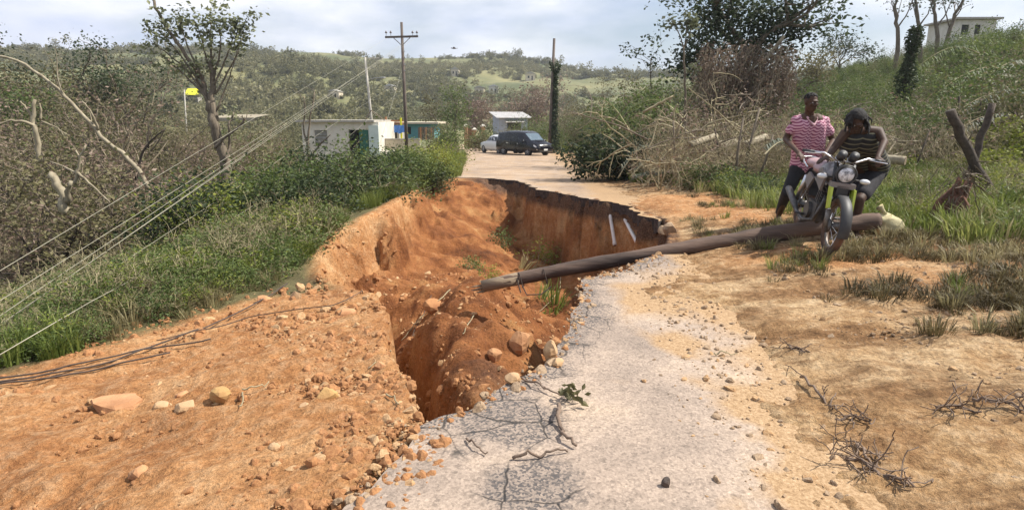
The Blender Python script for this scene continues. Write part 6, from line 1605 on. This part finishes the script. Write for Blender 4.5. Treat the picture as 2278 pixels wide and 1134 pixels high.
for sd in (-1, 1):
    f = cyl('fork_leg', M_chrome, bike, (.64, sd * .085, .31), (.50, sd * .085, .72), .021); cyl('fork_slider', M_rimw, f, (.645, sd * .085, .29), (.585, sd * .085, .47), .029); cyl('upper_tube', M_blackp, f, (.50, sd * .085, .70), (.42, sd * .085, .95), .026)
    m = MB(); m.prism([(.600, .48), (.665, .50), (.60, .71), (.505, .71), (.52, .66)], 1, sd * .115 - .012, sd * .115 + .012); m.build('fork_guard', M_lime, bike)
    st_ = cyl('turn_signal', M_blackp, bike, (.46, sd * .09, .80), (.48, sd * .17, .80), .010, 6)
    m = MB(); m.ball((.49, sd * .215, .80), (.032, .055, .028), 9, 6); m.build('signal_lens', M_lamp, st_, True)
    bar = [(.40, 0, .97), (.40, sd * .10, .975), (.37, sd * .22, 1.03), (.30, sd * .36, 1.02)]
    m = MB(); m.tube(bar, .012, 7); hb_ = m.build('handlebar', M_chrome, bike, True)
    cyl('grip', M_blackp, hb_, (.325, sd * .31, 1.023), (.275, sd * .42, 1.018), .018); m = MB(); m.tube([(.36, sd * .24, 1.02), (.40, sd * .33, 1.015), (.37, sd * .42, 1.01)], .006, 5); m.build('lever', M_chrome, hb_)
    m = MB(); m.prism([(.30, .62), (.36, .78), (.20, .86), (.08, .70)], 1, sd * .135 - .012, sd * .135 + .012); m.build('tank_shroud', M_silver, bike)
    m = MB(); m.prism([(-.22, .55), (-.08, .70), (-.30, .74), (-.42, .66)], 1, sd * .12 - .012, sd * .12 + .012); m.build('side_cover', M_silver, bike)
    cyl('swingarm', M_blackp, bike, (-.62, sd * .09, .30), (-.16, sd * .09, .36), .022); cyl('shock_absorber', M_chrome, bike, (-.56, sd * .12, .36), (-.40, sd * .12, .68), .028); cyl('footpeg', M_blackp, bike, (.0, sd * .12, .28), (.0, sd * .25, .29), .014)
    c = cyl('dial', M_blackp, bike, (.40, sd * .06, 1.0), (.46, sd * .06, 1.06), .045, 12); cyl('bezel', M_chrome, c, (.398, sd * .06, 1.0), (.392, sd * .06, .992), .047, 12)
m = MB(); th = np.linspace(-.15, 1.75, 12); V = []
for a in th:
    for y in (-.055, -.04, .04, .055): V.append((.64 + math.cos(a) * (.335 if abs(y) < .05 else .315), y, .31 + math.sin(a) * (.335 if abs(y) < .05 else .315)))
V += [(a, b_, c - .004) for a, b_, c in V]; m.add(V, [(4 * i + j, 4 * i + j + 1, 4 * i + j + 5, 4 * i + j + 4)[::-1] for i in range(11) for j in range(3)] + [(48 + 4 * i + j, 48 + 4 * i + j + 1, 48 + 4 * i + j + 5, 48 + 4 * i + j + 4) for i in range(11) for j in range(3)]); m.build('front_mudguard', M_blackp, bike, True)
add_box('fork_yoke', M_silver, bike, (.515, 0, .735), (.10, .24, .055)); add_box('yoke_plate', M_blackp, bike, (.54, 0, .67), (.05, .12, .12))
hl = cyl('headlight', M_blackp, bike, (.42, 0, .865), (.545, 0, .85), .085, 18, .105); m = MB(); m.tube([(.548, .098 * math.cos(a), .85 + .098 * math.sin(a)) for a in np.linspace(0, 6.2832, 25)], .010, 6, 0, False); m.build('lamp_ring', M_blackp, hl, True)
m = MB(); m.ball((.54, 0, .85), (.035, .082, .082), 14, 10); m.build('lens', M_lens, hl, True)
m = MB()
for x, y, z, a, b_, c in [(.12, 0, .82, .26, .13, .115), (.0, 0, .80, .22, .11, .09), (.22, 0, .80, .16, .135, .10)]: m.ball((x, y, z), (a, b_, c), 18, 12)
def remesh(m, name, mats, voxel, parent=None, it=4, link=True, mat_fn=None):
    """grow one continuous skin round the collected shapes."""
    o = m.build(name + '_raw', mats, None, True)
    md = o.modifiers.new('r', 'REMESH'); md.mode = 'VOXEL'; md.voxel_size = voxel
    ms = o.modifiers.new('s', 'SMOOTH'); ms.iterations = it; ms.factor = .5
    dg = bpy.context.evaluated_depsgraph_get(); dg.update()
    me = bpy.data.meshes.new_from_object(o.evaluated_get(dg)); me.name = name
    bpy.data.objects.remove(o)
    me.polygons.foreach_set('use_smooth', np.ones(len(me.polygons), bool))
    me.materials.clear()
    for q in (mats if isinstance(mats, list) else [mats]): me.materials.append(q)
    ob = bpy.data.objects.new(name, me); COL.objects.link(ob)
    if parent is not None:
        ob.parent = parent; ob.matrix_parent_inverse = parent.matrix_world.inverted() if parent.type == 'EMPTY' and False else Matrix()
    return ob
remesh(m, 'fuel_tank', M_silver, .012, bike, 6); cyl('filler_cap', M_chrome, bike, (.14, 0, .93), (.145, 0, .95), .035, 14)
m = MB(); m.ball((-.22, 0, .80), (.22, .12, .065), 14, 9); m.ball((-.50, 0, .83), (.26, .125, .065), 14, 9); remesh(m, 'seat', M_pinkseat, .012, bike, 6)
m = MB(); m.tube([(-.42, .13, .78), (-.66, .13, .82), (-.84, .10, .86), (-.88, 0, .87), (-.84, -.10, .86), (-.66, -.13, .82), (-.42, -.13, .78)], .011, 7); m.build('grab_rail', M_chrome, bike, True)
m = MB()
for q in ([(.40, 0, .92), (.20, 0, .78), (-.10, 0, .72), (-.60, 0, .74)], [(.38, 0, .82), (.30, 0, .55), (.24, 0, .30), (.02, 0, .22)], [(-.10, 0, .72), (-.18, 0, .45), (-.16, 0, .30)]): m.tube(q, .022, 8)
m.build('frame', M_blackp, bike, True)
m = MB(); m.box((.06, 0, .36), (.34, .22, .20)); m.tube([(.02, -.15, .34), (.02, .15, .34)], .10, 14); m.tube([(.14, 0, .44), (.21, 0, .66)], [.075, .07], 10); en = m.build('engine', M_alloy, bike)
for k in range(6):
    m = MB(); c = np.array([.145 + .011 * k, 0, .47 + .033 * k]); m.box(c, (.17, .19, .010), 0, (0, R(18), 0)); m.build('cooling_fin', M_alloy, en)
m = MB(); m.tube([(.24, -.04, .58), (.33, -.08, .50), (.28, -.12, .28), (.0, -.15, .22), (-.30, -.16, .26), (-.42, -.17, .32), (-.82, -.18, .44)], [.020, .020, .020, .020, .022, .042, .042], 9); m.build('exhaust', M_alloy, bike, True)
m = MB(); th = np.linspace(.5, 2.3, 9); V = [(-.62 + math.cos(a) * .36, y, .30 + math.sin(a) * .36) for a in th for y in (-.075, .075)]; V += [(a, b_, c - .005) for a, b_, c in V]
m.add(V, [(2 * i, 2 * i + 1, 2 * i + 3, 2 * i + 2)[::-1] for i in range(8)] + [(18 + 2 * i, 18 + 2 * i + 1, 18 + 2 * i + 3, 18 + 2 * i + 2) for i in range(8)]); m.build('rear_mudguard', M_blackp, bike, True)
m = MB(); m.ball((-.90, 0, .78), (.03, .06, .04), 8, 6); m.build('tail_lamp', M_red, bike, True)
for y in (.03, -.02, -.06):
    m = MB(); m.tube([(.42, y, .90), (.52, y * 2, .98), (.40, y * 3, 1.03)], .006, 5); m.build('cable', M_cable, bike)

# ------------------------------------------------------------------ people
M_skin = surf('dark_skin', (.095, .052, .034), (.062, .033, .021), 6, .62, spec=.3)
M_skin2 = surf('darker_skin', (.075, .042, .028), (.05, .027, .018), 6, .62, spec=.3)
M_hair = surf('black_hair', (.010, .009, .009), (.022, .019, .017), 40, .8, bump=.8, bscale=120)
M_eye = surf('eye_white', (.62, .58, .52), (.55, .50, .45), 5, .3); M_iris = surf('eye_iris', (.012, .008, .006), None, 5, .2)
M_trouser = surf('black_cloth', (.012, .012, .015), (.022, .021, .024), 14, .9, bump=.3)
M_short = surf('dark_cloth', (.016, .015, .018), (.028, .026, .030), 14, .9, bump=.3)
# pink shirt with rows of dark scallops
M_shirt, N, L, b = new_mat('pink_patterned_shirt'); b.inputs['Roughness'].default_value = .9
tc = N.new('ShaderNodeTexCoord'); mp = N.new('ShaderNodeMapping'); mp.inputs['Scale'].default_value = (1, .35, 1); L.new(tc.outputs['Object'], mp.inputs[0])
sx = N.new('ShaderNodeSeparateXYZ'); L.new(tc.outputs['Object'], sx.inputs[0])
def M2(op, a, b_=None):
    q = N.new('ShaderNodeMath'); q.operation = op
    for i, v in enumerate((a, b_)):
        if v is None: continue
        if isinstance(v, (int, float)): q.inputs[i].default_value = v
        else: L.new(v, q.inputs[i])
    return q.outputs[0]
arc = M2('MULTIPLY', M2('ABSOLUTE', M2('SINE', M2('MULTIPLY', M2('ADD', sx.outputs[0], M2('MULTIPLY', sx.outputs[1], .6)), 46.0))), .022)
row = M2('FRACT', M2('MULTIPLY', M2('ADD', sx.outputs[2], arc), 25.0))
rr1 = ramp(N, [(.40, 0.0), (.5, 1.0), (.82, 1.0), (.92, 0.0)]); L.new(row, rr1.inputs[0])
L.new(mixc(N, L, rr1.outputs[0], (.62, .36, .42), (.24, .055, .12)), b.inputs['Base Color'])
M_collar = surf('pink_trim', (.66, .42, .46), (.56, .34, .38), 8, .9)
M_vest, N, L, b = new_mat('striped_vest'); b.inputs['Roughness'].default_value = .9
tc = N.new('ShaderNodeTexCoord'); sx = N.new('ShaderNodeSeparateXYZ'); L.new(tc.outputs['Object'], sx.inputs[0])
row = M2('FRACT', M2('MULTIPLY', M2('SUBTRACT', sx.outputs[2], M2('MULTIPLY', sx.outputs[1], .55)), 14.5))
rr1 = ramp(N, [(.58, 0.0), (.66, 1.0), (.80, 1.0), (.88, 0.0)]); L.new(row, rr1.inputs[0])
L.new(mixc(N, L, rr1.outputs[0], (.022, .022, .024), (.20, .19, .12)), b.inputs['Base Color'])

def cap(m, a, ra, b_, rb, seg=12):
    a, b_ = np.array(a), np.array(b_); s = np.linspace(0, 1, 5)
    m.tube(a + (b_ - a) * s[:, None], ra + (rb - ra) * s, seg); m.ball(a, ra, seg, 8); m.ball(b_, rb, seg, 8)
def frame(f, up):
    f = unit(f); r_ = unit(np.cross(f, up)); u_ = np.cross(r_, f); return r_, f, u_
def head(m, c, f, up, s=1.0):
    """skull, jaw, nose, brow, lips, ears and neck root; c is the middle of the head."""
    r_, f, u_ = frame(f, up); c = np.array(c); Q = lambda x, y, z: c + (r_ * x + f * y + u_ * z) * s
    mat = np.stack([r_, f, u_], 1)
    def el(x, y, z, a, b_, d_, seg=16):
        q = MB(); q.ball((0, 0, 0), (a * s, b_ * s, d_ * s), seg, 12); V = np.concatenate(q.V) @ mat.T + Q(x, y, z); n0 = m.n
        m.V.append(V)
        for k in q.F: m.F.setdefault(k, []).extend([g + n0 for g in q.F[k]]); m.M.setdefault(k, []).extend(q.M[k])
        m.n += len(V)
    el(0, -.012, .035, .074, .092, .088); el(0, .020, -.035, .060, .072, .072); el(0, .045, -.082, .040, .042, .034)
    el(0, .086, .028, .052, .016, .014); el(-.043, .070, -.012, .020, .018, .018); el(.043, .070, -.012, .020, .018, .018)
    el(0, .098, -.012, .012, .020, .026); el(-.014, .098, -.026, .013, .013, .010); el(.014, .098, -.026, .013, .013, .010)
    el(0, .088, -.054, .030, .014, .009); el(0, .086, -.069, .026, .014, .009)
    for sd in (-1, 1): el(sd * .077, -.005, -.002, .011, .022, .033, 10)
    return Q
def hand(m, wrist, d_, nrm, s=1.0, curl=.6, thumb=1):
    """palm, four unequal bent fingers and a thumb from the side of the palm; nrm points out of the back of the hand."""
    d_ = unit(d_); nrm = unit(np.array(nrm) - d_ * np.dot(nrm, d_)); sd = np.cross(d_, nrm); w = np.array(wrist)
    for k in range(4): cap(m, w + sd * (.011 - .022 * k / 3 * 1.0) * s, .019 * s, w + d_ * .085 * s + sd * (.030 - .020 * k) * s, .0135 * s, 8)
    for k, L_ in enumerate((.068, .078, .073, .056)):
        p0 = w + d_ * .088 * s + sd * (.031 - .0205 * k) * s; dd = d_; r0 = .0098 * s
        for j, fr in enumerate((.45, .32, .23)):
            dd = unit(dd * math.cos(curl * .75) - nrm * math.sin(curl * .75)); nn = p0 + dd * L_ * fr * s; cap(m, p0, r0, nn, r0 * .9, 8); p0 = nn; r0 *= .9
            # the next bone bends further towards the palm
        
    b0 = w + d_ * .03 * s + sd * thumb * .026 * s; d1 = unit(d_ * .6 + sd * thumb * .75 - nrm * .35); p1 = b0 + d1 * .045 * s; p2 = p1 + unit(d_ * .9 + sd * thumb * .1 - nrm * .5) * .034 * s
    cap(m, b0, .015 * s, p1, .0115 * s, 8); cap(m, p1, .0115 * s, p2, .0095 * s, 8)
def foot(m, ank, d_, s=1.0):
    d_ = unit(np.array([d_[0], d_[1], 0])); sd = np.cross(d_, [0, 0, 1]); a = np.array(ank)
    cap(m, a + np.array([0, 0, -.03]), .040 * s, a - d_ * .04 + np.array([0, 0, -.058]), .034 * s); cap(m, a + np.array([0, 0, -.03]) + d_ * .02, .038 * s, a + d_ * .13 + np.array([0, 0, -.068]), .027 * s)
    for k in range(5): cap(m, a + d_ * .10 + sd * (-.028 + .014 * k) + np.array([0, 0, -.070]), .018 * s, a + d_ * (.185 - .006 * abs(k - 1) * 1.6) * s + sd * (-.036 + .018 * k) + np.array([0, 0, -.080]), .0105 * s, 8)
def eyes(t, Q, f):
    for sd in (-1, 1):
        c = Q(sd * .031, .079, .010); m = MB(); m.ball(c, .0085, 10, 8); e = m.build('eye', M_eye, t, True); m = MB(); m.ball(np.array(c) + unit(f) * .0042, .0058, 8, 6); m.build('iris', M_iris, e, True)

# --- man in the pink shirt
oz = at_u(1745, 8.4)
O = np.array(oz)
J = lambda u, v, d_: np.array(P(u, v, d_)) - O
t1 = thing('person', 'man in a pink patterned shirt and black trousers pushing the motorcycle from behind', 'person', oz)
sh = [J(1770, 268, 8.34), J(1835, 270, 8.30)]; hp = [J(1779, 368, 8.45), J(1812, 368, 8.42)]; ck, cn_ = J(1803, 262, 8.30), J(1802, 292, 8.34)
el_ = [J(1748, 310, 8.40), J(1853, 314, 8.34)]
rail = [np.array(B(-.72, -.13, .85)) - O, np.array(B(-.70, .13, .85)) - O]
wr = [rail[0] + np.array([-.02, .09, .055]), rail[1] + np.array([.02, .09, .055])]
kn = [J(1751, 428, 8.35), J(1802, 432, 8.30)]
g0, g1 = GH(1731, 494), at_u(1800, 8.45)
an = [np.array(g0) - O + np.array([0, .0, .10]), np.array(g1) - O + np.array([0, 0, .10])]
hc = J(1804, 229, 8.22); hf = np.array([.22, -1, -.12])
m = MB(); Q = head(m, hc, hf, (0, 0, 1)); cap(m, hc + np.array([0, .03, -.06]), .056, ck + np.array([0, .03, .0]), .062)
for i in (0, 1):
    cap(m, ck + np.array([0, .03, -.02]), .06, sh[i], .056); cap(m, sh[i], .055, el_[i], .040); cap(m, el_[i], .041, wr[i], .027)
    hand(m, wr[i], rail[i] - wr[i] + np.array([0, -.05, -.02]), (0, .3, 1), 1.0, .75, 1 if i == 0 else -1)
    cap(m, sh[i] * .7 + sh[1 - i] * .3, .10, hp[i], .105); cap(m, hp[i], .095, kn[i], .060); cap(m, kn[i], .060, an[i], .036)
    foot(m, an[i], (-.25, -1, 0))
remesh(m, 'body', M_skin, .0085, t1, 4)
eyes(t1, Q, hf)
m = MB()
for k in range(260):
    a, e = rng.uniform(0, 6.28), rng.uniform(.12, 1.0); x, y, z = math.cos(a) * math.sqrt(1 - e * e), math.sin(a) * math.sqrt(1 - e * e), e
    if y > .62 and z < .55: continue
    m.ball(Q(x * .077, y * .094 - .014, z * .092 + .036), .010, 5, 4)
remesh(m, 'hair', M_hair, .006, t1, 2)
m = MB()
for i in (0, 1):
    cap(m, sh[i] * .85 + sh[1 - i] * .15, .080, sh[i] + (el_[i] - sh[i]) * .52, .068); cap(m, ck + np.array([0, .03, -.05]), .085, sh[i], .066)
    cap(m, sh[i] * .72 + sh[1 - i] * .28 + np.array([0, 0, -.07]), .128, hp[i] + np.array([0, 0, .08]), .122); cap(m, hp[i] + np.array([0, 0, .10]), .124, hp[i] + np.array([0, 0, -.015]), .132)
remesh(m, 'shirt', M_shirt, .013, t1, 5)
m = MB(); V0 = ck + np.array([0, -.075, -.005])
for sd in (-1, 1):
    m.tube([ck + np.array([sd * .02, .085, .045]), ck + np.array([sd * .078, .02, .035]), ck + np.array([sd * .066, -.055, .0]), ck + np.array([.004, -.118, -.10])], [.016, .018, .018, .012], 7)
remesh(m, 'collar', M_collar, .008, t1, 3)
m = MB()
for sd in (-1, 1): pass
m.tube([ck + np.array([-.038, -.068, .0]), ck + np.array([.0, -.106, -.085])], [.030, .006], 8); m.tube([ck + np.array([.038, -.068, .0]), ck + np.array([.0, -.106, -.085])], [.030, .006], 8); m.tube([ck + np.array([.0, -.062, .02]), ck + np.array([.0, -.104, -.07])], [.040, .008], 8); remesh(m, 'bare_chest', M_skin, .008, t1, 3)
m = MB()
for i in (0, 1):
    cap(m, hp[i] + np.array([0, 0, .02]), .118, hp[i] + (kn[i] - hp[i]) * .25, .108); cap(m, hp[i], .108, kn[i], .078); cap(m, kn[i], .078, an[i] + np.array([0, 0, .05]), .054)
remesh(m, 'trousers', M_trouser, .013, t1, 4)

# --- man bending over the handlebar
g0 = GH(1912, 530); oz = Vector((g0.x, g0.y, g0.z)); O = np.array(oz)
t2 = thing('person', 'barefoot-looking man in a striped vest and dark shorts bending over the motorcycle handlebar', 'person', oz)
t2['label'] = 'man in a striped vest and dark shorts bending over the motorcycle handlebar'
grip = np.array(B(.30, .36, 1.02)) - O; seat_p = np.array(B(-.08, .06, .90)) - O
hc = J(1904, 272, 6.86); ck = J(1914, 287, 7.08); sh = [J(1880, 297, 7.12), J(1954, 293, 7.10)]; hp = [J(1916, 382, 7.80), J(1950, 382, 7.76)]
wr = [J(1840, 350, 6.88), grip + np.array([.03, .085, .035])]
el_ = [J(1853, 333, 7.06), sh[1] * .5 + wr[1] * .5 + np.array([.10, .06, .02])]
g1 = at_u(1882, 7.75)
an = [np.array(g1) - O + np.array([0, 0, .10]), np.array([0, .12, .105])]
kn = [J(1892, 442, 7.62), J(1912, 444, 7.35)]
hf = np.array([-.15, -1, -.75]); m = MB(); Q = head(m, hc, hf, (0, -.6, 1)); cap(m, hc + np.array([0, .05, -.05]), .056, ck + np.array([0, .03, 0]), .064)
for i in (0, 1):
    cap(m, ck + np.array([0, .03, -.01]), .062, sh[i], .058); cap(m, sh[i], .058, el_[i], .041); cap(m, el_[i], .042, wr[i], .028)
    cap(m, sh[i] * .7 + sh[1 - i] * .3 + np.array([0, .06, -.05]), .092, hp[i], .095); cap(m, hp[i], .098, kn[i], .062); cap(m, kn[i], .062, an[i], .036)
    cap(m, kn[i] + (an[i] - kn[i]) * .3 + np.array([0, .018, 0]), .050, kn[i] + (an[i] - kn[i]) * .55, .042)
hand(m, wr[0], np.array([-.10, -.05, -.03]), (0, .1, 1), 1.0, .35, -1); hand(m, wr[1], grip - wr[1], (.1, .3, 1), 1.0, .95, -1)
foot(m, an[0], (-.1, -1, 0)); foot(m, an[1], (-.35, -1, 0))
remesh(m, 'body', M_skin2, .0085, t2, 4); eyes(t2, Q, hf)
m = MB()
for k in range(320):
    a, e = rng.uniform(0, 6.28), rng.uniform(-.05, 1.0); x, y, z = math.cos(a) * math.sqrt(1 - e * e), math.sin(a) * math.sqrt(1 - e * e), e
    if y > .55 and z < .5: continue
    m.ball(Q(x * .084, y * .10 - .016, z * .098 + .04), .016, 5, 4)
for k in range(64):
    a = rng.uniform(-.6, 3.74); x, y = math.cos(a) * .088, -math.sin(a) * .095 - .01; z0 = rng.uniform(.01, .08); L_ = rng.uniform(.05, .15)
    p0 = Q(x, y, z0); p1 = np.array(p0) + np.array([rng.normal(0, .02), rng.normal(-.01, .015), -L_ * .5]) + (np.array(p0) - np.array(Q(0, 0, z0))) * .25; m.tube([p0, p1, p1 + np.array([rng.normal(0, .012), -.01, -L_ * .5])], [.012, .011, .007], 5)
remesh(m, 'hair', M_hair, .006, t2, 2)
m = MB()
for i in (0, 1):
    a = sh[i] * .74 + sh[1 - i] * .26; cap(m, a + np.array([0, .04, .005]), .070, a + np.array([0, .08, -.12]), .122); cap(m, a + np.array([0, .055, -.06]), .128, hp[i] + np.array([0, -.03, .08]), .130); cap(m, hp[i] + np.array([0, -.03, .09]), .13, hp[i] + np.array([0, 0, .0]), .130)
remesh(m, 'vest', M_vest, .012, t2, 5)
m = MB()
for i in (0, 1): cap(m, hp[i] + np.array([0, 0, .03]), .122, hp[i] + (kn[i] - hp[i]) * .3, .116); cap(m, hp[i], .118, hp[i] + (kn[i] - hp[i]) * .80, .098)
remesh(m, 'shorts', M_short, .013, t2, 4)
M_sandal = surf('pale_sandal', (.55, .50, .44), (.42, .37, .31), 8, .7)
for i, dd in ((0, (-.1, -1, 0)), (1, (-.35, -1, 0))):
    d_ = unit(dd); a = an[i] + d_ * .06; m = MB(); m.box((a[0], a[1], an[i][2] - .096), (.10, .27, .022), 0, (0, 0, math.atan2(d_[1], d_[0]) + math.pi / 2)); sl = m.build('sandal', M_sandal if i else M_blackp, t2)
    s_ = np.cross(d_, [0, 0, 1]); c = an[i] + d_ * .10; m = MB(); m.tube([c - s_ * .05 + np.array([0, 0, -.085]), c + np.array([0, 0, -.034]), c + s_ * .05 + np.array([0, 0, -.085])], .010, 6); m.build('strap', M_sandal if i else M_blackp, sl, True)
# ------------------------------------------------------------------ air over the valley
m_haze = bpy.data.materials.new('haze_air'); m_haze.use_nodes = True
N, L = m_haze.node_tree.nodes, m_haze.node_tree.links; N.clear()
ho = N.new('ShaderNodeOutputMaterial'); hv = N.new('ShaderNodeVolumePrincipled')
hv.inputs['Color'].default_value = (.86, .91, 1.0, 1); hv.inputs['Density'].default_value = .00042; hv.inputs['Anisotropy'].default_value = .3
L.new(hv.outputs[0], ho.inputs['Volume'])
hz_ = MB(); hz_.box((0, 400, 40), (1900, 1100, 100)); tag(hz_.build('haze', m_haze), kind='stuff')
